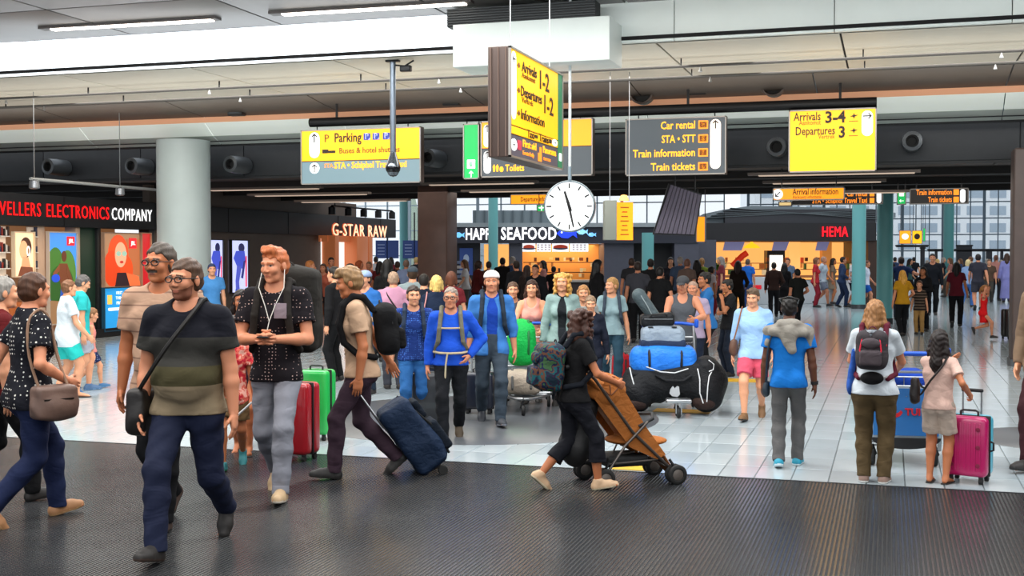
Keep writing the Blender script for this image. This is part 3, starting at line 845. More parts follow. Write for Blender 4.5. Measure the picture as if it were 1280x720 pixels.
def sling_bag(r, label, side=1, c='17120f', w=.10, h=.085, z=.50, strapc='15110f', cat='bag', y=.02, d=.03, cross=True, name='shoulder_bag', soft=1):
    S, o = r['S'], r['o']; tp = S['tp']; e = worn(name, r, label, cat); b = o['belly']
    x = side*(.125*o['w']+d*.6)
    sh = Shape(); sh.box(tp(x, y, z), (d, w*.5, h*.5), .02); sh.ell(tp(x+side*.006, y, z-h*.14), (d*1.15, w*.56, h*.42), .02); sh.noise = (.002, 70, 2)
    sdf_obj('bag_body', sh, {0: .006, 1: .009, 2: .014}[o['lod']], mat('leather_'+c, c, .5, bump=.3, bscale=50, var=.15), e)
    mb = MB()
    if cross: pts = [tp(x, y+.02, z+h*.45), tp(side*.105, .078+b, .62), tp(side*.03, .105+b*.6, .72), tp(-side*.045, .070, .83), tp(-side*.062, .004, .872), tp(-side*.045, -.066, .80), tp(side*.03, -.10, .69), tp(side*.115, -.06, .58), tp(x, y-.03, z+h*.45)]
    else: pts = [tp(x, y+w*.35, z+h*.4), tp(side*.118, .060, .68), tp(side*.088, .040, .82), tp(side*.082, .0, .862), tp(side*.088, -.045, .81), tp(side*.118, -.05, .68), tp(x, y-w*.35, z+h*.4)]
    sm_ = []
    pts = [Vector([float(a) for a in q]) for q in pts]
    for i in range(len(pts)-1):
        p0, p1, p2, p3 = pts[max(i-1, 0)], pts[i], pts[i+1], pts[min(i+2, len(pts)-1)]
        for t in (0, .33, .66): sm_.append(.5*((2*p1)+(-p0+p2)*t+(2*p0-5*p1+4*p2-p3)*t*t+(-p0+3*p1-3*p2+p3)*t**3))
    sm_.append(pts[-1])
    mb.tube(sm_, .0075 if cross else .006, 6); mb.build('strap', mat('strap_'+strapc, strapc, .6), e)
    MB().box((float(tp(x, 0, 0)[0])+side*(d+.004), y, float(tp(x, 0, z)[2])+h*.1), (.006, w*.7, .006)).build('zip', mat('zip', '3a3430', .4, .8), e)
    return e

# ---------------------------------------------------------------- luggage (metres, +Y is the bag's depth, base at z=0)
STEEL = mat('steel', 'a8aaac', .3, .9); DKMET = mat('dark_metal', '2c2c2e', .4, .6); RUB = mat('rubber', '141414', .7)
def suitcase(loc, rz, label, c, w=.44, h=.62, d=.26, handle=.0, side=None, ribs=6, group=None, spots=False, shine=.3):
    e = empty('suitcase', loc, rz, label, 'suitcase', group)
    m = mat('shell', c, shine, coat=.4); z0 = .06
    if side:
        MB().box((0, -d*.27, z0+h/2), (w, d*.46, h), bev=.045).build('front_shell', m, e)
        MB().box((0, d*.25, z0+h/2), (w, d*.50, h), bev=.045).build('rear_shell', mat('shell', side, shine, coat=.4), e)
    else:
        MB().box((0, -d*.26, z0+h/2), (w, d*.49, h), bev=.045).build('front_shell', m, e)
        MB().box((0, d*.25, z0+h/2), (w, d*.49, h), bev=.045).build('rear_shell', m, e)
    for i in range(ribs):
        x = (i-(ribs-1)/2)*w*.80/ribs
        MB().box((x, -d/2-.001, z0+h*.5), (w*.055, .012, h*.80), bev=.005).build('rib', m, e)
    MB().box((0, 0, z0+h/2), (w+.004, .018, h+.004), bev=.008).build('zip', mat('zip', '1a1a1a', .5), e)
    if spots:
        for i in range(3):
            for j in range(2): MB().lathe([(.001, 0), (.018, 0), (.018, .008), (.001, .010)], 10, TR((j-.5)*w*.62, -d/2-.004, z0+h*(.2+.3*i)) @ Matrix.Rotation(math.pi/2, 4, 'X')).build('stud', mat('stud', '7d1038', .4), e)
    mb = MB(); mb.tube([(-.07, -.0, z0+h-.005), (-.07, 0, z0+h+.03), (-.05, 0, z0+h+.04), (.05, 0, z0+h+.04), (.07, 0, z0+h+.03), (.07, 0, z0+h-.005)], .010, 6); mb.build('top_handle', mat('handle', '222224', .5), e)
    MB().tube([(w/2, 0, z0+h*.42), (w/2+.025, 0, z0+h*.44), (w/2+.025, 0, z0+h*.56), (w/2, 0, z0+h*.58)], .009, 6).build('side_handle', mat('handle', '222224', .5), e)
    for sx in (-1, 1):
        for sy in (-1, 1):
            x, y = sx*(w/2-.05), sy*(d/2-.045)
            wl = MB().lathe([(.006, -.016), (.024, -.016), (.026, -.010), (.026, .010), (.024, .016), (.006, .016)], 14, TR(x, y, .027) @ Matrix.Rotation(math.pi/2, 4, 'Y')).build('wheel', RUB, e)
            MB().box((x, y, .056), (.036, .036, .03), bev=.008).build('wheel_fork', DKMET, wl)
    if handle:
        mb = MB()
        for sx in (-1, 1): mb.tube([(sx*.075, d*.30, z0+h-.02), (sx*.075, d*.30, z0+h+handle)], .008, 6)
        hd = mb.build('telescopic_handle', STEEL, e)
        MB().box((0, d*.30, z0+h+handle), (.18, .028, .03), bev=.012).build('grip', mat('grip', '202022', .5), hd)
    return e
def roller_bag(loc, rz, label, c, w=.36, h=.60, d=.30, tilt=0, handle=.4, accent='101216', group=None):
    """soft bag on two wheels, tilted towards the person that pulls it (local +Y is ahead)"""
    e = empty('roller_bag', loc, rz, label, 'suitcase', group); e.rotation_euler = (0, 0, rz)
    T = TR(0, 0, .035) @ Matrix.Rotation(-tilt, 4, 'X')
    m = cloth(c, bump=.6, rough=.7)
    sh = Shape(); R = np.array(Matrix.Rotation(-tilt, 3, 'X'), np.float32)
    def q(x, y, z): return np.array(T @ Vector((x, y, z)), np.float32)
    sh.box(q(0, -.02, h/2+.02), (w/2, d/2, h/2), .06, .03, R.T); sh.ell(q(0, -.05-d*.2, h*.35), (w*.47, d*.45, h*.32), .04, R.T); sh.noise = (.006, 24, 1)
    sdf_obj('bag_body', sh, .013, m, e)
    s2 = Shape(); s2.box(q(0, -d*.72, h*.34), (w*.36, .045, h*.22), .03, .01, R.T); s2.box(q(0, -d*.66, h*.78), (w*.34, .03, h*.13), .02, .01, R.T)
    sdf_obj('pocket', s2, .012, cloth(accent, bump=.6), e)
    for s_ in (-1, 1): MB().tube([q(s_*w*.30, -d*.62, .05), q(s_*w*.33, -d*.70, h*.5), q(s_*w*.30, -d*.40, h+.02)], .012, 6).build('strap', mat('webbing', '0c0c0e', .8), e)
    for s_ in (-1, 1): MB().lathe([(.008, -.02), (.038, -.02), (.042, -.012), (.042, .012), (.038, .02), (.008, .02)], 16, TR(s_*(w/2-.03), -.06, .042) @ Matrix.Rotation(math.pi/2, 4, 'Y')).build('wheel', RUB, e)
    if handle:
        mb = MB()
        for s_ in (-1, 1): mb.tube([q(s_*.10, d*.45, h*.8), q(s_*.10, d*.45, h+handle)], .009, 6)
        hd = mb.build('telescopic_handle', STEEL, e)
        MB().tube([q(-.11, d*.45, h+handle), q(.11, d*.45, h+handle)], .015, 8).build('grip', mat('grip', '202022', .5), hd)
    return e
def trolley(loc, rz, label, panel=None, letters=None):
    """airport baggage cart; local +Y is ahead, the push bar is at the back"""
    e = empty('baggage_trolley', loc, rz, label, 'trolley')
    mb = MB()
    for s_ in (-1, 1): mb.tube([(s_*.30, -.42, .16), (s_*.28, .0, .19), (s_*.10, .48, .20), (0, .52, .20)], .018, 8)
    for y in (-.35, -.15, .05, .25): mb.tube([(-.29+abs(y+.35)*.15, y, .18), (.29-abs(y+.35)*.15, y, .18)], .011, 6)
    mb.build('base_frame', STEEL, e)
    mb = MB()
    for s_ in (-1, 1): mb.tube([(s_*.30, -.42, .16), (s_*.30, -.46, .55), (s_*.29, -.55, 1.0)], .017, 8)
    mb.tube([(-.29, -.45, .50), (.29, -.45, .50)], .012, 6); mb.tube([(-.29, -.52, .86), (.29, -.52, .86)], .012, 6)
    mb.build('upright_frame', STEEL, e)
    MB().tube([(-.31, -.58, 1.01), (-.15, -.62, 1.03), (.15, -.62, 1.03), (.31, -.58, 1.01)], .021, 10).build('push_bar', mat('blue_grip', '1756c8', .4), e)
    mb = MB()
    for s_ in (-1, 1): mb.box((s_*.33, -.57, 1.03), (.05, .10, .11), bev=.02)
    mb.build('brake_grip', mat('blue_grip', '1756c8', .4), e)
    mb = MB(); 
    for z in (.64, .72, .80): mb.tube([(-.27, -.50, z), (-.25, -.36, z), (.25, -.36, z), (.27, -.50, z)], .006, 5)
    for x in (-.2, -.1, 0, .1, .2): mb.tube([(x, -.50, .64), (x, -.36, .64), (x, -.36, .80)], .005, 5)
    mb.build('hand_basket', STEEL, e)
    for x, y in ((-.27, -.36), (.27, -.36), (0, .50)):
        r = .075 if y < 0 else .065
        wl = MB().lathe([(.01, -.02), (r-.008, -.02), (r, -.012), (r, .012), (r-.008, .02), (.01, .02)], 18, TR(x, y, r) @ Matrix.Rotation(math.pi/2, 4, 'Y')).build('wheel', RUB, e)
        MB().tube([(x, y, r), (x+.03, y, r+.03), (x, y, .19)], .014, 6).build('wheel_fork', DKMET, wl)
    if panel:
        pn = MB().box((0, -.485, .50), (.56, .016, .42)).build('advert_panel', mat('advert_'+panel, panel, .35), e)
        mb = MB().box((0, -.478, .50), (.60, .012, .46)); mb.build('panel_frame', mat('panel_frame', 'b9c6cc', .4), e)
        MB().prism(ellipse(0, .27, .30, .10, 16, math.pi, 2*math.pi), -.50, -.47).build('panel_skirt', mat('skirt', '161618', .5), e)
        if letters:
            text('lettering', letters, .085, mat('red_print', 'd0202c', .5), pn, (-.01, -.4985, .50), bold=.003)
            smile = ellipse(-.10, .52, .075, .07, 12, math.pi*1.05, math.pi*1.9)+list(reversed(ellipse(-.10, .53, .055, .045, 12, math.pi*1.05, math.pi*1.9)))
            MB().prism(smile, -.4975, -.490).build('logo', mat('red_print', 'd0202c', .5), pn)
            MB().prism(ellipse(-.17, .56, .013, .013, 10), -.4975, -.490).build('logo', mat('red_print', 'd0202c', .5), pn)
    return e
# ================================================================ THE HALL
MATY = G(1112, 608).y
XL, XR = -17.4, 24.0
def struct(name, mb, m, parent=None):
    o = mb.build(name, m, parent); 
    if not parent: o['kind'] = 'structure'
    return o
tile_ms = [mat('floor_tile', c, .13, spec=.6, var=.05, vscale=2.0, bump=.02, bscale=3) for c in ('acb7bc', 'b4bec2', 'a5b0b5')]
darkt = mat('dark_stone', '53565a', .30, spec=.6, var=.10, vscale=3)
joint = mat('joint', '5a6064', .6)
fl = struct('floor', MB().box((0, 40, -.06), (90, 120, .10)), joint)
# tiles: the rows the photograph resolves one by one are parts of the floor; the rest is one mesh of slabs
TW, TL = .306, .61
circ = [(G(600, 521), 2.08), (Vector((G(1322, 549).x, G(1322, 549).y, 0)), .85)]
def in_disc(x, y): return any((x-c.x)**2+(y-c.y)**2 < r*r for c, r in circ)
tm_ = bpy.data.meshes.new('tile'); g_ = .0025; hx_, hy_ = TW/2-g_, TL/2-g_; bz = .004
vs = [(-hx_, -hy_, -.008), (hx_, -hy_, -.008), (hx_, hy_, -.008), (-hx_, hy_, -.008), (-hx_+bz, -hy_+bz, 0), (hx_-bz, -hy_+bz, 0), (hx_-bz, hy_-bz, 0), (-hx_+bz, hy_-bz, 0)]
tm_.from_pydata(vs, [], [(4, 5, 6, 7), (0, 1, 5, 4), (1, 2, 6, 5), (2, 3, 7, 6), (3, 0, 4, 7)])
tms = []
for m in tile_ms:
    t = tm_.copy(); t.materials.append(m); tms.append(t)
rnd = random.Random(3); npart = 0; rest_v, rest_f = [], []
X0 = G(1131, 600).x
for j in range(0, 64):
    y = MATY+.01+TL*(j+.5)
    for i in range(-75, 52):
        x = X0+TW*(i+.5)
        pr = Vector((x, y, 0))-CAM; dd = pr.dot(_v); px = 640+FPX*pr.dot(_r)/dd
        if j < 5 and 470 < px < 1300 or (j < 9 and 820 < px < 1290):
            if npart < 296:
                o = bpy.data.objects.new('tile', tms[rnd.randrange(3)]); COL.objects.link(o); o.parent = fl; o.location = (x, y, rnd.uniform(-.0004, .0004)); npart += 1; continue
        if -250 < px < 1500:
            b = len(rest_v); rest_v += [(v[0]+x, v[1]+y, v[2]) for v in vs]; rest_f += [tuple(q+b for q in f) for f in [(4, 5, 6, 7), (0, 1, 5, 4), (1, 2, 6, 5), (2, 3, 7, 6), (3, 0, 4, 7)]]
rt = MB(); rt.v = rest_v; rt.f = rest_f; rt.sm = [False]*len(rest_f)
me = bpy.data.meshes.new('tile_field'); me.from_pydata(rest_v, [], rest_f); o = link('tile_field', me, tile_ms[0], fl); o['kind'] = 'stuff'
yend = MATY+TL*64
struct('floor_far', MB().box((0, (yend+98)/2, -.006), (90, 98-yend, .012)), mat('far_floor', 'a4afb5', .13, spec=.6, var=.06, vscale=.6))
for c, r in circ:
    mb = MB().lathe([(r*.999, -.004), (r, .0005), (r-.006, .0035), (.01, .0035)], 72, TR(c.x, c.y, 0)); mb.build('dark_stone_disc', darkt, fl)
MB().lathe([(.32, .0037), (.32, .0052), (.01, .0052)], 40, TR(circ[0][0].x, circ[0][0].y, 0)).build('steel_disc', mat('disc_ring', '6a6c6e', .3, .3), fl)
# wider grey stone field between the shops
yel = mat('yellow_marking', 'd9a81c', .5)
for k, (px, py, w_, l_) in enumerate(((794, 582, .16, .5), (853, 514, .34, .30), (905, 475, .5, .45), (648, 425, .9, .7))):
    if k == 3: continue
    c = G(px, py); s_ = empty('floor_sticker', (c.x, c.y, 0), 0, ['yellow strip on tiles beneath the pushchair', 'yellow square on tiles beneath the loaded trolley', 'yellow square on tiles at the crossed-arm woman\'s feet'][k], 'marking')
    MB().box((0, 0, .004), (w_*2, l_, .004)).build('sticker_sheet', yel, s_)
# ribbed entrance mat
mm = mat('mat_rib', '2a2c2f', .24, spec=.6, var=.18, vscale=1.3)
mg = mat('mat_groove', '070708', .6)
struct('mat_bed', MB().box((0, MATY/2-3, -.004), (44, MATY+6-.01, .010)), mg)
p = .0285; xs = np.arange(-12.5, 9, p); n = len(xs); y0, y1 = 3.2, MATY-.006
V = np.zeros((n, 8, 3), np.float32); hw = .0100
for k, (dx, yy, z) in enumerate(((-hw, y0, 0), (-hw+.003, y0, .0042), (hw-.003, y0, .0042), (hw, y0, 0), (-hw, y1, 0), (-hw+.003, y1, .0042), (hw-.003, y1, .0042), (hw, y1, 0))):
    V[:, k, 0] = xs+dx; V[:, k, 1] = yy; V[:, k, 2] = z
Fq = np.array([(0, 4, 5, 1), (1, 5, 6, 2), (2, 6, 7, 3), (4, 7, 6, 5)], np.int32)
F = (Fq[None]+8*np.arange(n, dtype=np.int32)[:, None, None]).reshape(-1, 4)[:, ::-1]
me = np_mesh('mat_ribs', V.reshape(-1, 3), F); me.polygons.foreach_set('use_smooth', [False]*len(F)); me.materials[0] = mm
bpy.data.objects['mat_bed'].name = 'floor_mat'
o = bpy.data.objects.new('rib_field', me); COL.objects.link(o); o.parent = bpy.data.objects['floor_mat']; o['kind'] = 'stuff'
MB().box((0, MATY-.001, .002), (44, .012, .012)).build('mat_edge_strip', mat('alu_edge', '3a3c3e', .4, .4), bpy.data.objects['floor_mat'])

# ---------------------------------------------------------------- ceiling
ZU, YF, ZS = 5.5, 17.0, 4.93
panel_m = mat('ceiling_metal', '6e6a68', .42, .35, var=.06, vscale=2)
cb = struct('ceiling', MB().box((0, 8, ZU+.10), (70, 18, .08)), mat('ceiling_void', '141314', .9))
for i in range(-9, 8):
    for j in range(6):
        px_ = i*2.75+.5; py_ = 17.0-2.1*j-1.05
        if (i, j) in ((-9, 9),): continue
        MB().box((px_, py_, ZU+.012), (2.71, 2.06, .024), bev=.006).build('ceiling_panel', panel_m, cb)
lamp_e = mat('tube_light', 'fff4ea', .5, emit='fff2e6', estr=6.0)
def strip_light(a, b, label, z, dim=1, w=.13, recess=True):
    a = Vector(a); b = Vector(b); L = (b-a).length; e = empty('ceiling_light', (a+b)/2, math.atan2(b.y-a.y, b.x-a.x), label, 'ceiling light', 'long linear lamps under the ceiling')
    MB().box((0, 0, -.012), (L+.30, w+.05, .05)).build('housing', mat('lamp_housing', '4a4442' if recess else '6e625a', .5, .3), e)
    MB().box((.05, 0, -.045), (L, w, .022), bev=.008).build('diffuser', lamp_e if dim == 1 else mat('dim_tube', 'c8b4a4', .5, emit='d9c0aa', estr=dim), e)
    return e
a, b = PZ(62, 34, ZU), PZ(262, 22, ZU); strip_light(a, b, 'bright linear lamp in the grey metal ceiling at the corner of the picture', ZU)
a, b = PZ(350, 15, ZU), PZ(578, 1, ZU); strip_light(a, b, 'bright linear lamp in the metal ceiling above the parking sign', ZU)
# white fascia; its left part emits to stand for the light on it
white_glow = mat('glowing_fascia', 'f4fbff', .3, emit='f2f9ff', estr=1.5)
white_pan = mat('white_panel', 'e2eae6', .45, var=.03, vscale=1.5)
xa = PY(566, 60, YF).x
band = struct('trim_1', MB().box((0, YF+.10, (ZU+ZS)/2), (70, .06, ZU-ZS)), mat('fascia_frame', '9aa09e', .5))
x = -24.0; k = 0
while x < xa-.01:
    x1 = min(x+3.1, xa); MB().box(((x+x1)/2, YF+.02, (ZU+ZS)/2), (x1-x-.006, .08, ZU-ZS-.01)).build('glowing_fascia_panel', white_glow, band); x = x1
for pa, pb in ((566, 843), (843, 1043), (1043, 1265), (1265, 1500)):
    x0_, x1_ = PY(pa, 40, YF).x, PY(pb, 40, YF).x
    MB().box(((x0_+x1_)/2, YF+.02, (ZU+.6+ZS)/2), (x1_-x0_-.012, .08, ZU-ZS+.6), bev=.004).build('fascia_panel', white_pan, band)
# duct box with louvre
p0, p1 = PY(566, 50, 16.2), PY(762, 50, 16.2); zb, zt = PY(650, 80, 16.2).z, PY(650, 26, 16.2).z
dk = struct('trim_2', MB().box(((p0.x+p1.x)/2, 16.6, (zb+zt)/2), (p1.x-p0.x, .8, zt-zb), bev=.01), white_pan)
gx0, gx1 = PY(556, 28, 16.3).x, PY(742, 28, 16.3).x
MB().box(((gx0+gx1)/2, 16.55, zt+.14), (gx1-gx0, .30, .26)).build('louvre_box', mat('louvre_dark', '1c1e20', .6), dk)
for i in range(7): MB().box(((gx0+gx1)/2, 16.385, zt+.035+i*.036), (gx1-gx0, .02, .014)).build('louvre_slat', mat('louvre_slat', '3c4042', .5, .4), dk)
# pale soffit: panels
sof = struct('ceiling_soffit', MB().box((0, 18.9, ZS+.06), (70, 3.9, .05)), mat('ceiling_void', '141314', .9))
pale = mat('soffit_panel', 'c6c0b2', .55, var=.04, vscale=1)
jx = [PZ(q, 110, ZS).x for q in (-240, 70, 215, 370)]
for i in range(-12, 10):
    w_ = 2.55; x = i*w_+.6
    for y0_, y1_ in ((17.05, 19.0), (19.0, 20.6)): MB().box((x, (y0_+y1_)/2, ZS+.015), (w_-.03, y1_-y0_-.02, .03), bev=.006).build('soffit_panel', pale, sof)
rec = mat('recess_metal', '473f39', .5, var=.08, vscale=2)
rs = empty('trim_3', (0, 0, 0)); rs['kind'] = 'structure'
for i in range(-12, 10):
    w_ = 3.1; x = i*w_+.3
    MB().prism([(20.6, ZS+.02), (20.75, ZS+.02), (21.35, 4.93), (22.02, 4.80), (22.02, 4.755), (21.3, 4.82), (20.6, ZS-.02)], -w_/2+.012, w_/2-.012, TR(x, 0, 0) @ Matrix.Rotation(math.pi/2, 4, 'Z') @ Matrix.Scale(1, 4)).build('recess_panel', rec, rs)
# copper strip and pale cove, lit look put in as emission; dark rail
coved = empty('trim_4', (0, 0, 0)); coved['kind'] = 'structure'
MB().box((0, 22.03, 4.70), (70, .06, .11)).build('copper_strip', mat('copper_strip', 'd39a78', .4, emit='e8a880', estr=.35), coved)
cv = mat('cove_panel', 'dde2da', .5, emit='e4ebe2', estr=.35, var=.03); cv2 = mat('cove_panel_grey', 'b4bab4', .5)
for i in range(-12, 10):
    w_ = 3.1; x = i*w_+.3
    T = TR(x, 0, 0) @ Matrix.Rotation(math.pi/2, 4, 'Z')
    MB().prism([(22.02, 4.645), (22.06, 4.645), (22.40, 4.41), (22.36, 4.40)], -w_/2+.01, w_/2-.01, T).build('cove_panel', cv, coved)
    MB().prism([(22.36, 4.40), (22.40, 4.41), (22.72, 4.27), (22.70, 4.24)], -w_/2+.01, w_/2-.01, T).build('cove_panel', cv2, coved)
for y_, z_, r_ in ((22.70, 4.235, .03), (22.5, 4.30, .012)): MB().tube([(-34, y_, z_), (30, y_, z_)], r_, 6).build('rail', mat('rail_dark', '2e2e30', .5, .4), coved)
# dark wall with jet nozzles, underside
wf = struct('wall_upper', MB().box((0, 23.25, 3.95), (70, .10, .80)), mat('dark_cladding', '1f2123', .6))
for i in range(-13, 11): MB().box((i*2.6+.9, 23.185, 3.95), (2.58, .03, .70), bev=.004).build('cladding_panel', mat('dark_panel', '2b2d30', .5, .2, var=.08), wf)
ug = mat('underside_brown', '4a3d36', .6, var=.1, vscale=1)
us = struct('ceiling_low', MB().box((0, 28.9, 3.70), (70, 11.3, .12)), mat('low_ceiling', '2a2523', .7, var=.15, vscale=.8))
for i in range(-12, 10): MB().box((i*3.1+.3, 23.9, 3.615), (3.06, 1.2, .04), bev=.005).build('underside_panel', ug, us)
for j in range(3): MB().box((0, 25.6+3.2*j, 3.58), (70, .18, .18)).build('ceiling_beam', mat('beam_dark', '1f1c1b', .6), us)
nz = mat('nozzle', '5a5d60', .35, .6); nz_d = mat('nozzle_bore', '0c0c0d', .7)
def nozzle(px, py, label, y=23.08, r=.19, yaw=0, ln=.34):
    c = PY(px, py, y); e = empty('air_nozzle', c, yaw, label, 'air vent', 'jet air nozzles along the dark upper wall')
    M_ = Matrix.Rotation(math.pi/2, 4, 'X')
    MB().lathe([(r*.95, -.06), (r*1.0, ln*.5), (r*.92, ln), (r*.60, ln+.01), (r*.55, ln*.7), (.01, ln*.7)], 24, M_).build('housing', nz, e)
    MB().lathe([(r*.52, ln*.72), (r*.56, ln*.98), (r*.44, ln*1.0), (r*.40, ln*.8), (.01, ln*.8)], 20, M_).build('bore', nz_d, e)
for i, (px, py, yw) in enumerate(((80, 210, -.1), (183, 209, -.1), (305, 207, -.1), (548, 199, -.1), (972, 185, 0), (1140, 178, 0))):
    nozzle(px, py, ['round jet air nozzle on the dark wall over the electronics shop', 'round jet air nozzle half behind the white column', 'round jet air nozzle between white column and parking sign', 'round jet air nozzle between the parking and toilets signs', 'round jet air nozzle between the two hanging signs', 'round jet air nozzle beyond the yellow arrivals sign'][i], yaw=yw, r=.19, ln=.50 if px < 600 else .3)
for i, (px, py) in enumerate(((803, 116), (967, 106))):
    c = PY(px, py, 21.7); e = empty('air_outlet', c, 0, ['round dark air outlet above the train information sign', 'round dark air outlet above the gap before the arrivals sign'][i], 'air vent', 'round outlets in the ceiling recess')
    MB().lathe([(.21, -.15), (.22, .12), (.19, .13), (.17, .02), (.01, .02)], 24, Matrix.Rotation(math.pi/2, 4, 'X')).build('housing', mat('outlet_ring', '4a3c34', .5), e)
    MB().lathe([(.165, .03), (.165, .05), (.01, .05)], 20, Matrix.Rotation(math.pi/2, 4, 'X')).build('bore', nz_d, e)
c = PY(15, 146, 21.7)
# speakers / floodlights in the recess
for i, (px, py) in enumerate(((46, 145), (296, 137), (565, 124), (872, 110), (1237, 91))):
    c = PY(px, py, 21.75); e = empty('floodlight', c, 0, 'small black box floodlight in the ceiling recess '+['over the electronics shop', 'above the white column', 'above the toilets sign', 'above the car rental sign', 'beyond the arrivals sign'][i], 'floodlight', 'box floodlights along the recess')
    MB().box((0, 0, 0), (.34, .20, .26), bev=.03).build('lamp_body', mat('flood_black', '18181a', .5), e)
    MB().box((0, -.105, -.02), (.24, .015, .14), bev=.01).build('lens', mat('flood_glass', '3a4044', .15), e)
    MB().tube([(.10, .05, .10), (.22, .08, .20), (.24, .1, .38)], .02, 6).build('bracket', DKMET, e)
# sprinkler pipes
for yy, zz, pxa in ((18.55, 4.80, 1), (19.6, 4.79, 2)):
    e = empty('sprinkler_pipe', (0, yy, zz), 0, 'thin grey pipe run under the pale soffit, '+('the one nearer the bright band' if pxa == 1 else 'the one nearer the dark recess'), 'pipe')
    MB().tube([(-26, 0, 0), (22, 0, 0)], .022, 8).build('pipe', mat('pipe_grey', '4e4c4a', .5, .3), e)
    for i in range(16): MB().box((-22+i*2.7, 0, .06), (.02, .02, .13)).build('clip', DKMET, e)
    for i in range(9): MB().lathe([(.012, -.10), (.03, -.09), (.012, -.03), (.012, 0)], 8, TR(-20+i*4.3, 0, 0)).build('sprinkler_head', STEEL, e)
# linear lamps in the low ceiling
for i, (pa, pb, yy) in enumerate((((262, 236), (395, 233), 24.6), ((318, 243), (455, 240), 26.3), ((376, 251), (505, 247), 28.6), ((535, 229), (664, 226), 24.9), ((585, 238), (690, 236), 27), ((945, 217), (1140, 213), 23.7), ((963, 227), (1098, 225), 24.9), ((1000, 240), (1128, 238), 28))):
    z = PY(*pa, yy).z; a = PY(*pa, yy); b = PY(pb[0], pa[1]-2, yy); b.z = a.z; b.y = a.y
    strip_light(a, b, 'unlit-looking beige linear lamp '+['nearest behind the white column', 'second beyond the white column', 'above the orange shop letters', 'behind the toilets sign', 'above the round clock', 'just beneath the yellow arrivals sign', 'second beneath the arrivals sign', 'third beneath the arrivals sign'][i], z, .55, .15, False)

# ---------------------------------------------------------------- columns
cc = PY(230, 300, 22.2)
def col(x, y, r, h, m, label, name='column', base=True, sq=False, z0=0):
    e = empty(name, (x, y, 0), 0, label, 'column')
    if sq: MB().box((0, 0, h/2), (r*2, r*2, h), bev=.04).build('shaft', m, e)
    else: MB().lathe([(r, .15), (r, h)], 36).build('shaft', m, e)
    if base: (MB().lathe([(r+.02, 0), (r+.02, .15)], 36) if not sq else MB().box((0, 0, .06), (r*2+.04, r*2+.04, .12))).build('base_ring', mat('steel_ring', '55585a', .35, .7), e)
    return e
col(cc.x, cc.y, .555, 4.3, mat('white_column', 'b9c4c2', .45, var=.04, vscale=2), 'wide round white column standing behind the man in the banded t-shirt')
c = PD(547, 390, 31); col(c.x, c.y, .40, 3.7, mat('brown_stone', '5a4036', .4, var=.15, vscale=3), 'square brown column beside the seafood kiosk', sq=True)
teal = mat('teal_paint', '6fb4b4', .4)
def tcol(px, d, r, h, label, m=teal):
    c = PD(px, 380, d); col(c.x, c.y, r, h, m, label)
tcol(616.5, 41, .165, 9, 'teal round column crossing the seafood kiosk lettering'); 
tcol(809.5, 40, .20, 2.62, 'teal round column, wider of the pair under the slatted panel'); tcol(833, 44, .18, 2.6, 'teal round column, thinner of the pair by the grey wall')
tcol(1073, 42, .235, 9, 'teal round column against the red shop sign'); tcol(1105.5, 33, .215, 9, 'thick teal round column nearest in the queue area')
tcol(1185, 60, .25, 9, 'distant teal column before the big glazed wall', mat('teal_dim', '4f8f90', .4))
tcol(505, 62, .22, 9, 'teal column seen beyond the clothing shop', teal); tcol(423, 52, .25, 3.3, 'teal column inside the clothing shop doorway')
c = PD(1287, 380, 20.5); col(c.x, c.y, .30, 3.7, mat('brown_stone2', '4a3c38', .45, var=.15, vscale=3), 'dark brown column cut by the picture edge', sq=True)

# ---------------------------------------------------------------- left side wall (runs along the hall) with the electronics shop
def LW(py_px, py_y): return PXp(py_px, py_y, XL+.27)
YE = LW(495, 290).y

dkf = mat('shop_fascia', '2a2a2c', .55, .2)
YS = LW(192, 300).y
wl = struct('wall_left', MB().box((XL+.07, (YS+LW(449, 330).y)/2, 1.8), (.2, LW(449, 330).y-YS, 3.6)), mat('brown_wall', '5c4e44', .6, var=.06))
fz0, fz1 = 2.50, 3.16
fas = MB().box((XL+.02, (20+YE)/2, (fz0+fz1)/2), (.5, YE-20, fz1-fz0), bev=.01).build('trim_5', dkf); fas['kind'] = 'structure'
for yy in np.arange(22, YE, 3.4): MB().box((XL+.275, float(yy), (fz0+fz1)/2), (.012, .03, fz1-fz0-.02)).build('fascia_joint', mat('joint_dark', '101012', .6), fas)
SGN = empty('shop_sign', (XL+.30, LW(0, 262).y, LW(100, 266).z), math.pi/2, 'red and white illuminated shop lettering on the dark fascia', 'sign')
redglow = mat('red_letter', 'ff1418', .4, emit='ff1216', estr=1.0); whglow = mat('white_letter', 'ffffff', .4, emit='ffffff', estr=1.1)
ya = LW(0, 262).y; y_e0 = LW(56, 262).y; y_e1 = LW(134, 262).y; y_c0 = LW(138, 268).y; y_c1 = LW(188, 268).y
hgt = .30
t = text('lettering', 'TRAVELLERS', hgt*1.36, redglow, SGN, (0, 0, 0), 'RIGHT', -.002, .008, space=1.15); fit(t, (LW(50, 262).y-ya)*10/6.4); t.location.x = LW(50, 262).y-ya
t = text('lettering', 'ELECTRONICS', hgt*1.36, redglow, SGN, (y_e0-ya, 0, 0), 'LEFT', -.002, .008, space=1.15); fit(t, y_e1-y_e0)
t = text('lettering', 'COMPANY', hgt*1.36, whglow, SGN, (y_c0-ya, 0, 0), 'LEFT', -.002, .008, space=1.15); fit(t, y_c1-y_c0)
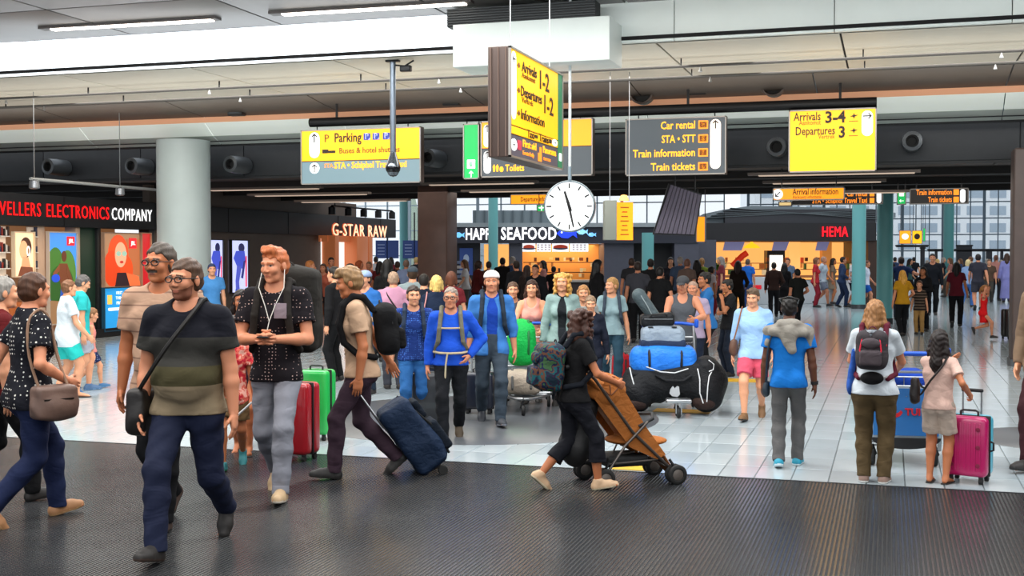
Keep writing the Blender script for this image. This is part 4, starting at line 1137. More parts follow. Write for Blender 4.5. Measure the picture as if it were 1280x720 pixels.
# shop front: recessed bays lit warm
YS = LW(192, 300).y
MB().box((XL+.07, 12, 1.8), (.2, 15.8, 3.6)).build('wall_section', mat('brown_wall', '5c4e44', .6, var=.06), wl)
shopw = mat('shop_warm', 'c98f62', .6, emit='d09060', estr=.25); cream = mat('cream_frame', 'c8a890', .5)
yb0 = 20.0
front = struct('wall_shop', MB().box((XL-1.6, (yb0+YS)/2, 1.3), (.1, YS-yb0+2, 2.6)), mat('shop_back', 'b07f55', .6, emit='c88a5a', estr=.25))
def pil(pxa, pxb, m, name='pilaster', dx=0, z1=2.52, thick=.3):
    a, b = LW(pxa, 350).y, LW(pxb, 350).y; MB().box((XL+.05+dx, (a+b)/2, z1/2), (thick, b-a, z1), bev=.01).build(name, m, front)
pil(51, 60, cream); pil(99, 104, cream); pil(105, 128, mat('green_shutter', '1c3a2c', .5), 'green_shutter', -.08); pil(126, 130, mat('dark_post', '15181a', .5)); pil(190, 197, mat('dark_post', '15181a', .5))
a, b = LW(105, 350).y, LW(128, 350).y
for i in range(7): MB().box((XL+.09, a+(b-a)*(i+.5)/7, 1.26), (.03, .06, 2.48)).build('shutter_rib', mat('green_rib', '28503e', .5), front)
MB().box((XL+.1, (yb0+YS)/2, .10), (.34, YS-yb0, .20)).build('plinth', mat('plinth', '141212', .5), front)
a, b = yb0, LW(51, 350).y; MB().box((XL-.2, (a+b)/2, .45), (.7, b-a, .9), bev=.02).build('display_counter', mat('orange_wood', 'b8622c', .5), front)
area('shop_lamp', (XL+1.1, (yb0+YS)/2, 2.47), .5, 10, 60, (1, .8, .6))

class Poster:
    """a printed panel: x,z in a 0..1 frame, figures cut from thin sheets"""
    def __init__(s, ya, yb, z0, z1, label, bg, X=None, emit=.6, cat='poster', name='poster', frame='1a1a1c', T=None, depth=.05):
        s.w = yb-ya; s.h = z1-z0; X = XL+.24 if X is None else X
        s.e = empty(name, (X, ya, z0), math.pi/2, label, cat); s.em = emit; s.k = 0
        s.mt = lambda c: mat('print_'+c, c, .35, emit=c, estr=s.em)
        MB().box((s.w/2, depth/2, s.h/2), (s.w, depth, s.h)).build('print_sheet', s.mt(bg), s.e)
        mb = MB(); t = .025
        for c_, sz in (((s.w/2, .0, s.h+t/2), (s.w+2*t, .09, t)), ((s.w/2, .0, -t/2), (s.w+2*t, .09, t)), ((-t/2, .0, s.h/2), (t, .09, s.h)), ((s.w+t/2, .0, s.h/2), (t, .09, s.h))): mb.box(c_, sz)
        mb.build('frame', mat('frame_'+frame, frame, .5), s.e)
    def sh(s, name, pts, c):
        s.k += 1; y = -.002-.0015*s.k
        MB().prism([(min(max(x, .0), 1)*s.w, min(max(z, .0), 1)*s.h) for x, z in pts], y, 0).build(name, s.mt(c), s.e); return s
    def el(s, name, cx, cz, rx, rz, c, rot=0, n=22): return s.sh(name, ellipse(cx, cz, rx, rz, n, rot=rot), c)
    def tx(s, t, x, z, size, c, w=None, bold=.002):
        s.k += 1; o = text('lettering', t, size, s.mt(c), s.e, (x*s.w, -.006-.0015*s.k, z*s.h), 'CENTER', bold, .001)
        if w: fit(o, w)
        return s
# woman with headphones (small backlit poster), products on shelves
P = Poster(LW(19, 330).y, LW(43, 330).y, LW(30, 345).z, LW(30, 291).z, 'backlit poster of a woman wearing headphones in the electronics shop', 'e9c8a0', frame='e2c8a8', emit=.9)
P.el('hair', .62, .66, .30, .24, '3c2015').el('face', .50, .60, .22, .22, 'd99a72', .2).sh('neck', [(.45, .45), (.75, .42), (.95, 0), (.30, 0)], 'd08c66').sh('blouse', [(.2, .0), (.35, .22), (.95, .2), (1, 0)], '6a3c2a').el('headphones', .74, .58, .10, .12, 'e8e4dc').el('ear_cushion', .74, .58, .05, .07, '8a6a50')
for k, (a_, b_) in enumerate(((0, 16), (44, 51))):
    ya_, yb_ = LW(a_, 330).y, LW(b_, 330).y
    e = empty('display_shelf', (XL+.12, ya_, 0), math.pi/2, ['white product wall with shelves at the picture edge', 'narrow strip of shelves beside the headphones poster'][k], 'shelf')
    MB().box(((yb_-ya_)/2, .04, 1.6), (yb_-ya_, .04, 1.75)).build('back_panel', mat('shelf_back', 'd9c6b2', .5, emit='d9c6b2', estr=.35), e)
    for j in range(5): MB().box(((yb_-ya_)/2, -.03, .95+.33*j), (yb_-ya_, .14, .02)).build('shelf', mat('shelf_white', 'd8d0c8', .5), e)
    nn = 6 if k == 0 else 2
    for j in range(5):
        for i in range(nn):
            hh = .12+.10*((i*7+j*3) % 4)/4
            q = empty('product_box', (XL+.18, ya_+(yb_-ya_)*(i+.5)/nn, .962+.33*j), math.pi/2, 'small boxed gadget standing on the white product wall shelves' if k == 0 else 'small boxed gadget on the narrow shelf strip', 'box', 'boxed gadgets on the product wall' if k == 0 else 'boxed gadgets on the narrow shelf')
            MB().box((0, 0, hh/2), ((yb_-ya_)/nn*.6, .06, hh), bev=.006).build('carton', mat('carton', ['3a2a24', '8c2a20', 'c8c0b8', '28304a', '151515'][(i*3+j*5) % 5], .5), q)
# sporty man poster
P = Poster(LW(62, 350).y, LW(97, 350).y, LW(80, 404).z, LW(80, 291).z, 'tall backlit poster of a bare-chested man before green foliage and sky', '3f86d8', frame='c8b8a8', emit=.75)
P.el('foliage', .25, .62, .30, .22, '3f6a2c').el('foliage', .68, .55, .30, .26, '4b7634').el('foliage', .45, .40, .45, .25, '2f5424').sh('ground', [(0, 0), (1, 0), (1, .22), (0, .26)], '8a6848')
P.sh('torso', [(.38, .66), (.66, .66), (.70, .52), (.62, .36), (.44, .36), (.36, .52)], '6a3c26').el('head', .55, .74, .085, .06, '5c3220').sh('arm', [(.38, .65), (.16, .56), (.14, .50), (.38, .58)], '7a462c').sh('arm', [(.66, .65), (.84, .48), (.80, .38), (.62, .56)], '6a3c26').sh('shorts', [(.42, .38), (.64, .38), (.72, .22), (.52, .24), (.36, .20)], '2c4c98').el('speaker', .24, .50, .14, .045, '2a4ac0').sh('leg', [(.38, .22), (.52, .24), (.50, .06), (.40, .06)], '6a3c26').sh('leg', [(.58, .22), (.72, .22), (.86, .05), (.74, .04)], '6a3c26').sh('logo_tag', [(.66, .86), (.92, .86), (.92, .96), (.66, .96)], 'e0202a').tx('JBL', .79, .91, .12, 'ffffff')
# red-haired woman poster
P = Poster(LW(131, 350).y, LW(176, 350).y, LW(150, 358).z, LW(150, 292).z, 'large backlit poster of a red-haired woman with glasses', '9a7456', frame='b08c74', emit=.85)
P.sh('shop_shelf', [(.62, .2), (1, .2), (1, .9), (.62, .9)], 'a8623c').el('hair', .40, .60, .28, .38, 'd2481c').el('hair', .22, .34, .22, .34, 'c83e18').el('hair', .62, .30, .18, .28, 'd2481c').el('face', .46, .60, .16, .24, 'e8a080').el('lens', .40, .62, .07, .05, '8fb0a0').el('lens', .56, .62, .07, .05, '8fb0a0').el('lips', .48, .46, .05, .025, 'b03028').sh('top', [(.30, 0), (.36, .26), (.60, .26), (.72, 0)], '2c1c20').sh('arm', [(.60, .26), (.95, .18), (1, 0), (.70, 0)], 'e0683a').sh('logo_tag', [(.70, .72), (.90, .72), (.90, .92), (.70, .92)], 'd8202a').tx('JBL', .80, .82, .13, 'ffffff')
P = Poster(LW(178, 350).y, LW(189, 350).y, LW(180, 400).z, LW(180, 292).z, 'narrow red panel beside the red-haired woman poster', 'c01c24', frame='d0a080', emit=.7)
P = Poster(LW(131, 385).y, LW(176, 385).y, LW(150, 412).z, LW(150, 360).z, 'bright blue advertising panel with white words', '2a9ade', frame='20506a', emit=.7)
P.tx('FIRST', .42, .88, .10, 'ffffff').tx('THINGS', .45, .76, .10, 'ffffff').tx('FIRST', .42, .64, .10, 'ffffff').sh('bottle', [(.10, .62), (.22, .62), (.22, .84), (.10, .84)], 'f0c860').sh('speech_bubble', rrect(.35, .50, .46, .07, .03), 'ffffff').sh('speech_bubble', rrect(.62, .34, .46, .08, .03), 'ffffff').el('speech_bubble', .55, .15, .13, .09, 'ffffff').el('speech_bubble', .88, .66, .14, .11, 'ffffff')
# two sportswear light boxes on the brown wall
for k, (a_, b_) in enumerate(((263, 279.5), (290, 311))):
    P = Poster(LW(a_, 340).y, LW(b_, 340).y, LW(285, 366).z, LW(285, 300.5).z, ['light box with a crouching figure, half behind the white column', 'light box with a crouching figure and red stripe on the brown wall'][k], 'c2c8f0', frame='101014', emit=1.0)
    P.el('figure_head', .62, .86, .18, .09, '1e1e4a').sh('figure_back', [(.30, .80), (.80, .80), (.86, .62), (.70, .45), (.35, .50), (.15, .66)], '3a4ab8').sh('figure_leg', [(.35, .52), (.62, .50), (.46, .20), (.50, .02), (.28, .02), (.26, .22)], '4a54b4').sh('figure_arm', [(.74, .60), (.86, .62), (.70, .26), (.58, .28)], '282c70').sh('red_stripe', [(.86, .10), (.92, .10), (.92, .70), (.86, .70)], 'e02040').sh('shoe', [(.24, 0), (.60, 0), (.52, .06), (.26, .06)], '2040a0')
# clothing shop portal on the same wall
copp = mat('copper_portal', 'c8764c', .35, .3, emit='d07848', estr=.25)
gs0, gs1 = LW(398, 330).y, LW(466, 330).y
e = empty('shop_portal', (XL+.48, 0, 0), 0, 'copper-lit shop entrance with mannequins under orange letters', 'shopfront')
for pxa, pxb in ((399, 404), (427, 441), (442, 447)):
    a, b = LW(pxa, 330).y, LW(pxb, 330).y; MB().box((.10, (a+b)/2, 1.25), (.5, b-a, 2.5), bev=.02).build('portal_post', copp, e)
a, b = LW(398, 330).y, LW(450, 330).y
MB().box((-.05, (a+b)/2, 2.40), (.3, b-a, .20)).build('portal_lintel', copp, e); MB().box((-.05, (a+b)/2, .25), (.6, b-a, .5)).build('display_plinth', mat('orange_wood', 'b8622c', .5), e)
MB().box((-.12, (a+b)/2, 1.4), (.02, b-a, 2.0)).build('lit_back_panel', mat('white_backlight', 'f4f4f0', .4, emit='f6f4f0', estr=.9), e)
s_ = empty('shop_sign', (XL+.78, LW(397, 292).y, 2.56+.1), math.pi/2, 'orange-white illuminated letters over the copper shop portal', 'sign')
t = text('lettering', 'G-STAR RAW', .56, mat('orange_letter', 'ffc8a0', .4, emit='ffc49c', estr=1.3), s_, (0, 0, 0), 'LEFT', -.002, .010, space=1.15); fit(t, LW(466, 292).y-LW(397, 292).y)
t = text('letter_glow_back', 'G-STAR RAW', .60, mat('orange_back', 'a83c10', .4, emit='b04814', estr=.5), s_, (-.03, .03, -.005), 'LEFT', .012, .006, space=1.15); fit(t, LW(466, 292).y-LW(397, 292).y+.12)
# track lights
for i, (px, py) in enumerate(((45, 234), (150, 241))):
    c = PXp(px, py, XL+2.2)
e = empty('light_track', (XL+2.2, 0, 3.30), 0, 'suspended white light track before the electronics shop', 'light track')
MB().tube([(0, PXp(38, 236, XL+2.2).y, 0), (0, PXp(196, 245, XL+2.2).y, 0)], .03, 8).build('rail', mat('rail_white', '9a9a98', .5), e)
for px in (43, 150): 
    y = PXp(px, 240, XL+2.2).y; MB().lathe([(.02, 0), (.09, -.04), (.10, -.16), (.07, -.18), (.01, -.18)], 14, TR(0, y, 0)).build('spotlight', mat('spot_grey', '8a8c90', .3, .5), e)
    MB().tube([(0, y, 0), (0, y, .36 if y > 23 else 1.62)], .008, 5).build('hanger', STEEL, e)
e = empty('light_track', (XL+1.5, 0, 3.35), 0, 'black light track with four spotlights before the window wall', 'light track')
y0_, y1_ = PXp(415, 258, XL+1.5).y, PXp(490, 266, XL+1.5).y
MB().tube([(0, y0_, 0), (0, y1_, 0)], .03, 6).build('rail', DKMET, e); MB().tube([(0, y0_+.2, 0), (0, y0_+.2, .32)], .02, 6).build('hanger', DKMET, e)
for i in range(5): MB().lathe([(.03, 0), (.11, -.05), (.11, -.26), (.01, -.26)], 10, TR(0, y0_+(y1_-y0_)*i/4, 0)).build('spotlight', mat('spot_black', '141416', .5), e)
# ================================================================ HANGING SIGNS
YEL = mat('sign_yellow', 'ffc000', .4, emit='ffb400', estr=.80); ORG = mat('sign_orange', 'ff9c10', .4, emit='ff9a10', estr=.9)
GRY = mat('sign_grey', '454c52', .35, emit='454c52', estr=.5); GRL = mat('sign_grey_light', '6f8790', .35, emit='6f8790', estr=.5); BLKP = mat('sign_dark', '2c2826', .4, emit='2c2826', estr=.3)
GRN = mat('sign_green', '0fae55', .4, emit='10b055', estr=.75); FR = mat('sign_frame', '9c9690', .35, .5); FRB = mat('sign_case', '5c4c44', .45, .4)
TXD = mat('print_dark', '2a1a10', .5); TXB = mat('print_brown', '8a5a08', .5); TXY = mat('print_yellow', 'ffb020', .4, emit='ffb020', estr=1.0); TXW = mat('print_white', 'f6f8f8', .4, emit='f6f8f8', estr=.9); TXO = mat('print_orange', 'ff8c20', .4, emit='ff8c20', estr=1.1)
class Sign:
    """case with printed panels; frame of reference in metres: x to the reader's right, z up from the lower edge"""
    def __init__(s, p0, w, h, label, rz=0, th=.16, casem=None, name='hanging_sign'):
        s.e = empty(name, p0, rz, label, 'sign'); s.w, s.h = w, h
        MB().box((w/2, th/2+.012, h/2), (w, th, h), bev=.01).build('case', casem or FRB, s.e)
        t = .022; mb = MB()
        for c, sz in (((w/2, 0, t/2), (w, .03, t)), ((w/2, 0, h-t/2), (w, .03, t)), ((t/2, 0, h/2), (t, .03, h)), ((w-t/2, 0, h/2), (t, .03, h))): mb.box(c, sz)
        mb.build('frame', FR, s.e)
    def panel(s, x0, z0, x1, z1, m, name='panel'):
        MB().box(((x0+x1)/2, .006, (z0+z1)/2), (x1-x0-.004, .014, z1-z0-.004)).build(name, m, s.e); return s
    def tx(s, t, x, z, size, m, align='LEFT', w=None, bold=.004):
        o = text('lettering', t, size, m, s.e, (x, -.006, z), align, bold, .003)
        if w: fit(o, w)
        return s
    def pill(s, cx, cz, w, h, m=None): MB().prism(rrect(cx, cz, w, h, w*.499), -.006, 0).build('pictogram_ground', m or TXW, s.e); return s
    def arrow(s, cx, cz, r, ang=90, m=None):
        a = math.radians(ang-90)
        def q(x, z): return (cx+(x*math.cos(a)-z*math.sin(a))*r, cz+(x*math.sin(a)+z*math.cos(a))*r)
        sh = [(-.13, -1), (.13, -1), (.13, .55), (.55, .12), (.72, .30), (0, 1.0), (-.72, .30), (-.55, .12), (-.13, .55)]
        MB().prism([q(*p) for p in sh], -.011, -.005).build('arrow', m or TXD, s.e); return s
    def shape(s, name, pts, m): MB().prism(pts, -.009, 0).build(name, m, s.e); return s
    def wires(s, xs, top):
        for x in xs: MB().tube([(x, .08, s.h-.01), (x, .08, s.h+top)], .008, 5).build('hanging_wire', STEEL, s.e)
        return s
YS0 = 21.2
def SY(px0, py0, px1, py1, **k):
    """sign across the hall, from its picture corners (upper-left, lower-right)"""
    a = PY(px0, py0, YS0); b = PY(px1, py1, YS0); return a, b
def mk(px0, px1, ptl, pbl, Y, label, **k):
    a = PY(px0, ptl, Y); b = PY(px0, pbl, Y); c = PY(px1, ptl, Y)
    s = Sign((a.x, Y, b.z), c.x-a.x, a.z-b.z, label, **k)
    top = {True: 4.42, False: 3.66}[Y < 22]
    if Y > 50: top = 9.85
    for x in (.12, .88): MB().tube([(s.w*x, .1, s.h-.01), (s.w*x, .1, top-b.z)], .012, 5).build('hanger', DKMET, s.e)
    return s
# black bar carrying the row
a, b = PY(388, 154, YS0+.1), PY(1096, 127, YS0+.1)
e = empty('sign_beam', (0, YS0+.1, (a.z+b.z)/2), 0, 'long black beam from which the row of signs hangs', 'beam')
MB().tube([(a.x, 0, 0), (b.x, 0, 0)], .088, 14).build('tube', mat('beam_black', '161618', .45, .3), e)
for px in (421, 616, 860, 1050): MB().tube([(PY(px, 150, YS0+.1).x, 0, 0), (PY(px, 150, YS0+.1).x, 0, .5)], .025, 6).build('hanger', DKMET, e)
# 1 parking
s = mk(376, 526, 163, 231, YS0, 'yellow and grey hanging sign reading Parking and Buses & hotel shuttles'); w, h = s.w, s.h
s.panel(.02, h*.43, w-.02, h-.02, YEL).panel(.02, .02, w-.02, h*.43-.015, GRL)
s.pill(.13*w*.9, h*.72, .115*w*.75, h*.47).arrow(.117*w, h*.85, h*.085)
MB().prism(ellipse(.117*w, h*.30, w*.042, w*.042, 22), -.006, 0).build('pictogram_ground', TXW, s.e); s.arrow(.117*w, h*.30, h*.075)
s.tx('P', .20*w, h*.83, .21, TXB, bold=.001).tx('Parking', .285*w, h*.835, .25, TXD, w=.225*w)
for i in range(3):
    x = (.53+.075*i+(.01 if i == 2 else 0))*w; s.shape('parking_symbol', rrect(x+.03*w, h*.845, .056*w, h*.12, .01), mat('parking_blue', '2a3a98', .4, emit='2a3a98', estr=.6)); s.tx('P', x+.012*w, h*.85, .15, TXW)
    s.shape('corner_mark', [(x+.038*w, h*.79), (x+.057*w, h*.79), (x+.057*w, h*.83+.0)], TXW)
s.shape('bus_pictogram', rrect(.21*w, h*.60, .05*w, h*.07, .01), TXD); s.shape('car_pictogram', rrect(.265*w, h*.59, .06*w, h*.045, .012), TXD)
s.tx('Buses & hotel shuttles', .325*w, h*.60, .15, TXB, w=.50*w, bold=.002)
s.tx('STA', .20*w, h*.335, .11, TXO, bold=.001).tx('STA • Schiphol Travel Taxi', .285*w, h*.335, .17, TXY, w=.60*w, bold=.005)
# 2 toilets row behind the large sign
s = mk(579, 599, 155, 224, YS0, 'narrow green emergency exit sign beside the toilets sign'); w, h = s.w, s.h
s.panel(.015, .02, w-.015, h-.02, GRN); s.shape('door_symbol', rrect(w*.5, h*.27, w*.5, h*.16, .01), TXW).shape('running_figure', ellipse(w*.5, h*.27, w*.10, h*.05), GRN).arrow(w*.5, h*.09, h*.06, 90, TXW)
s = mk(601, 741, 152, 222, YS0, 'orange and dark grey hanging sign reading Toilets, behind the angled sign'); w, h = s.w, s.h
s.panel(.02, h*.52, w-.02, h-.02, ORG).panel(.02, .02, w-.02, h*.52-.015, GRY)
s.pill(.06*w, h*.74, .065*w, h*.40).arrow(.06*w, h*.87, h*.07).pill(.06*w, h*.27, .065*w, h*.40).arrow(.06*w, h*.40, h*.07)
for i in range(2): s.shape('figure_pictogram', [(.115*w+i*.03*w, h*.10), (.13*w+i*.03*w, h*.10), (.135*w+i*.03*w, h*.19), (.123*w+i*.03*w, h*.23), (.11*w+i*.03*w, h*.19)], TXY)
s.shape('wheelchair_pictogram', ellipse(.19*w, h*.14, .018*w, h*.05, 16), TXY)
s.tx('Toilets', .225*w, h*.155, .17, TXY, w=.17*w)
# 3 car rental
s = mk(782, 908, 149, 220, YS0, 'dark grey hanging sign reading Car rental, STA, Train information and Train tickets'); w, h = s.w, s.h
s.panel(.02, .02, w-.02, h-.02, GRY)
for i, t in enumerate(('Car rental', 'STA • STT', 'Train information', 'Train tickets')):
    z = h*(.86-.24*i); s.tx(t, .70*w, z, .19, TXY, 'RIGHT', w=w*(.34, .335, .62, .44)[i], bold=.003)
    s.shape('pictogram', rrect(.775*w, z, .095*w, h*.145, .01), TXO); s.shape('pictogram_symbol', rrect(.775*w, z, .07*w, h*.10, .008), GRY); s.tx(('c', 'S', '?', 't')[i], .775*w, z, .12, TXY, 'CENTER')
s.pill(.895*w, h*.52, .105*w, h*.86, mat('pill_cream', 'f4e4d8', .4, emit='f4e4d8', estr=.8)).arrow(.895*w, h*.86, h*.075)
# 4 arrivals 3-4
s = mk(986, 1096, 138, 216, YS0, 'bright yellow hanging sign reading Arrivals 3-4 and Departures 3'); w, h = s.w, s.h
s.panel(.02, .02, w-.02, h-.02, YEL)
s.tx('Arrivals', .37*w, h*.885, .20, TXD, 'RIGHT', w=.31*w, bold=.002).tx('Aankomst', .37*w, h*.79, .11, TXB, 'RIGHT', w=.25*w, bold=0).tx('3-4', .415*w, h*.86, .27, TXD, w=.23*w, bold=.008)
s.tx('Departures', .535*w, h*.655, .20, TXD, 'RIGHT', w=.45*w, bold=.002).tx('Vertrek', .53*w, h*.56, .11, TXB, 'RIGHT', w=.19*w, bold=0).tx('3', .57*w, h*.62, .27, TXD, w=.07*w, bold=.008)
for z in (.86, .63): s.shape('plane_pictogram', [(.70*w, h*(z+.01)), (.735*w, h*(z+.03)), (.745*w, h*(z+.06)), (.755*w, h*(z+.03)), (.79*w, h*(z+.03)), (.755*w, h*(z+.005)), (.745*w, h*(z-.03)), (.735*w, h*(z+.005))], TXD).shape('runway_line', [(.69*w, h*(z-.07)), (.79*w, h*(z-.07)), (.79*w, h*(z-.06)), (.69*w, h*(z-.06))], TXB)
s.pill(.895*w, h*.755, .125*w, h*.40).arrow(.895*w, h*.87, h*.07, 0)

# large angled sign along the hall, seen from its side
sx = PD(637, 150, 13.7).x; near = PXp(637, 130, sx); far = PXp(703, 130, sx)
zt_ = PXp(637, 57, sx).z; zb_ = PXp(637, 196, sx).z
w, h = far.y-near.y, zt_-zb_
s = Sign((sx, near.y, zb_), w, h, 'large yellow double-sided sign reading Arrivals 1-2 and Departures 1-2', rz=math.pi/2, th=.25, casem=mat('brown_case', '4e3f39', .45, .3))
s.wires((w*.12, w*.85), ZU-zt_)
s.panel(.02, h*.30, w*.90, h-.02, YEL).panel(.02, h*.22+.0, w*.90, h*.29, YEL).panel(.02, .02, w*.90, h*.21, mat('sign_violet_grey', '4a4a5c', .4, emit='4a4a5c', estr=.4)).panel(w*.91, .02, w-.02, h-.02, mat('sign_green_dim', '0c7a50', .4, emit='0c7a50', estr=.5))
s.pill(.065*w, h*.66, .075*w, h*.62).arrow(.065*w, h*.90, h*.045, 180)
s.tx('Arrivals', .20*w, h*.865, .17, TXD, w=.27*w, bold=.002).tx('Aankomst', .20*w, h*.79, .09, TXB, w=.24*w, bold=0).tx('1-2', .50*w, h*.82, .32, TXD, w=.18*w, bold=.004)
s.tx('Departures', .18*w, h*.635, .17, TXD, w=.38*w, bold=.002).tx('Vertrek', .20*w, h*.56, .09, TXB, w=.20*w, bold=0).tx('1-2', .585*w, h*.60, .32, TXD, w=.18*w, bold=.004)
s.tx('Information', .18*w, h*.42, .17, TXD, w=.43*w, bold=.001)
for z in (.86, .63, .42): s.shape('plane_pictogram', [(.12*w, h*z), (.15*w, h*(z+.03)), (.17*w, h*z), (.15*w, h*(z-.02))], TXB)
s.tx('Taxi', .30*w, h*.26, .13, TXD, w=.12*w, bold=.001).tx('Trains', .52*w, h*.26, .13, TXD, w=.18*w, bold=.001)
s.shape('taxi_pictogram', rrect(.46*w, h*.26, .05*w, h*.03, .01), TXD).shape('train_pictogram', rrect(.74*w, h*.26, .05*w, h*.04, .01), TXD)
s.shape('pictogram_ground', ellipse(.83*w, h*.26, .05*w, h*.035), TXW).arrow(.83*w, h*.26, h*.028, 0)
s.shape('pictogram_ground', ellipse(.065*w, h*.12, .05*w, h*.055), TXW).arrow(.065*w, h*.12, h*.04, 180)
s.shape('first_aid_pictogram', rrect(.16*w, h*.13, .06*w, h*.09, .01), mat('print_red', 'c03050', .4, emit='c03050', estr=.5))
s.tx('First aid', .215*w, h*.155, .12, TXY, w=.24*w, bold=.002).tx('Eerste hulp', .215*w, h*.07, .07, TXO, w=.20*w, bold=0).tx('Panorama', .59*w, h*.155, .12, TXY, w=.26*w, bold=.002).tx('terras', .60*w, h*.07, .07, TXO, w=.14*w, bold=0)
s.shape('stairs_pictogram', [(.50*w, h*.03), (.56*w, h*.03), (.56*w, h*.17), (.53*w, h*.17), (.53*w, h*.11), (.50*w, h*.11)], TXO)
s.shape('exit_pictogram', rrect(.95*w, h*.13, .045*w, h*.08, .01), TXW)
for x in (.03, .12, .21): MB().box((-.012, .012+x, h/2), (.012, .012, h*.98)).build('case_rib', mat('brown_rib', '6a564c', .5, .3), s.e)

# round clock on its rod
cp = PY(712, 258, 16.55); dc = depth_of(cp); R = 31.5*dc/FPX
e = empty('station_clock', cp, TH*.35, 'round white clock with black hands hanging on a white rod', 'clock')
MX = Matrix.Rotation(math.pi/2, 4, 'X')
MB().lathe([(R*.95, -.12), (R*1.02, -.09), (R*1.03, .03), (R*.97, .055), (R*.955, .03), (.01, .03)], 48, MX).build('case', mat('clock_case', '8fa0aa', .3, .6), e)
MB().lathe([(R*.965, .030), (R*.965, .036), (.01, .036)], 48, MX).build('dial', mat('clock_dial', 'f4f6f6', .4, emit='f6f8fa', estr=.8), e)
bk = mat('clock_black', '101010', .5)
for i in range(12):
    a = i*math.pi/6; Mh = Matrix.Rotation(-a, 4, 'Y'); MB().box((0, -.040, R*.81), (.020, .006, R*.20), Mh).build('hour_mark', bk, e)
def hand(name, ang, L, wd):
    Mh = Matrix.Rotation(math.radians(ang), 4, 'Y'); MB().prism([(-wd, -R*.20), (wd, -R*.20), (wd*.6, L), (-wd*.6, L)], -.055, -.046, Mh).build(name, bk, e)
hand('hour_hand', -17, R*.62, .024); hand('minute_hand', 168, R*.84, .018)
MB().tube([(0, .02, R*1.0), (0, .02, R*1.02+.20)], .028, 8).build('rod_socket', mat('socket_grey', '8fa0aa', .4, .4), e)
MB().tube([(0, .02, R*1.1+.1), (0, .02, ZU-cp.z)], .021, 8).build('hanging_rod', mat('rod_white', 'e6ecee', .4), e)
# camera pole
cp = PY(491, 80, 17.4); e = empty('surveillance_camera', (cp.x, cp.y, ZS), 0, 'grey dome camera on a pole before the parking sign', 'camera')
zb = PY(491, 190, 17.4).z-ZS
MB().tube([(0, 0, .02), (0, 0, zb)], .047, 12).build('pole', mat('pole_steel', '6a7480', .3, .7), e)
MB().lathe([(.045, 0), (.06, -.06), (.10, -.17), (.115, -.22), (.11, -.28), (.07, -.36), (.01, -.39)], 24, TR(0, 0, zb)).build('dome', mat('dome_steel', '7a8088', .18, .9), e)
MB().lathe([(.116, -.235), (.118, -.25), (.112, -.29), (.05, -.38), (.01, -.38)], 24, TR(0, 0, zb+.002)).build('dome_glass', mat('dome_dark', '101216', .1), e)
MB().box((0, 0, -.01), (.22, .10, .04), bev=.01).build('mounting_plate', DKMET, e)
MB().tube([(.05, 0, -.08), (.2, 0, -.10), (.35, 0, -.02)], .014, 6).build('cable', DKMET, e)
MB().box((.22, 0, -.14), (.18, .1, .10), bev=.02).build('junction_box', DKMET, e)

# ---------------------------------------------------------------- smaller signs in the low hall
def mk2(px0, px1, pt, pb, Y, label, m, th=.12, name='hanging_sign'):
    s = mk(px0, px1, pt, pb, Y, label, th=th, name=name); s.panel(.02, .02, s.w-.02, s.h-.02, m); return s
s = mk2(638, 684, 243, 256, 30, 'small orange hanging sign reading Departure information behind the clock', ORG); s.tx('Departure info', s.w*.28, s.h*.5, .17, TXD, w=s.w*.66, bold=.001)
s = mk2(671, 683, 256, 265, 29.8, 'tiny green exit sign under the departure information sign', GRN); s.tx('+', s.w*.5, s.h*.5, .3, TXW, 'CENTER')
s = mk2(966, 1056, 235, 251, 24.2, 'orange hanging sign reading Arrival information', ORG); s.pill(s.w*.07, s.h*.5, s.h*.8, s.h*.82).arrow(s.w*.07, s.h*.5, s.h*.28, 225); s.tx('Arrival information', s.w*.28, s.h*.65, .17, TXD, w=s.w*.63, bold=.002); s.tx('Aankomst informatie', s.w*.28, s.h*.25, .09, TXB, w=s.w*.40, bold=0)
s = mk2(990, 1104, 239, 256.5, 28.5, 'black hanging sign with orange words Car rental and Schiphol Travel Taxi', BLKP); s.tx('Car rental', s.w*.83, s.h*.74, .17, TXO, 'RIGHT', w=s.w*.22, bold=.002).tx('STA • Schiphol Travel Taxi', s.w*.83, s.h*.27, .17, TXO, 'RIGHT', w=s.w*.60, bold=.002).pill(s.w*.955, s.h*.5, s.w*.05, s.h*.85)
s.shape('pictogram', rrect(s.w*.88, s.h*.74, s.w*.05, s.h*.36, .01), TXO).shape('pictogram', rrect(s.w*.88, s.h*.27, s.w*.05, s.h*.36, .01), TXO)
s = mk2(1121, 1133, 238, 256, 28.5, 'green exit sign between the two black train signs', GRN); s.shape('door_symbol', rrect(s.w*.5, s.h*.74, s.w*.5, s.h*.3, .01), TXW).arrow(s.w*.5, s.h*.27, s.h*.15, 180, TXW)
s = mk2(1137, 1211, 236, 255.5, 28.5, 'black hanging sign with orange words Train information and Train tickets', BLKP); s.tx('Train information', s.w*.72, s.h*.74, .17, TXO, 'RIGHT', w=s.w*.60, bold=.002).tx('Train tickets', s.w*.72, s.h*.27, .17, TXO, 'RIGHT', w=s.w*.40, bold=.002).pill(s.w*.90, s.h*.5, s.w*.09, s.h*.85).shape('pictogram', rrect(s.w*.79, s.h*.74, s.w*.09, s.h*.36, .01), TXO).shape('pictogram', rrect(s.w*.79, s.h*.27, s.w*.09, s.h*.36, .01), TXO)
s = mk2(973, 990, 252, 258, 28.4, 'small cream box sign under the arrival information sign', mat('cream_sign', 'e8c888', .4, emit='e8c888', estr=.8))
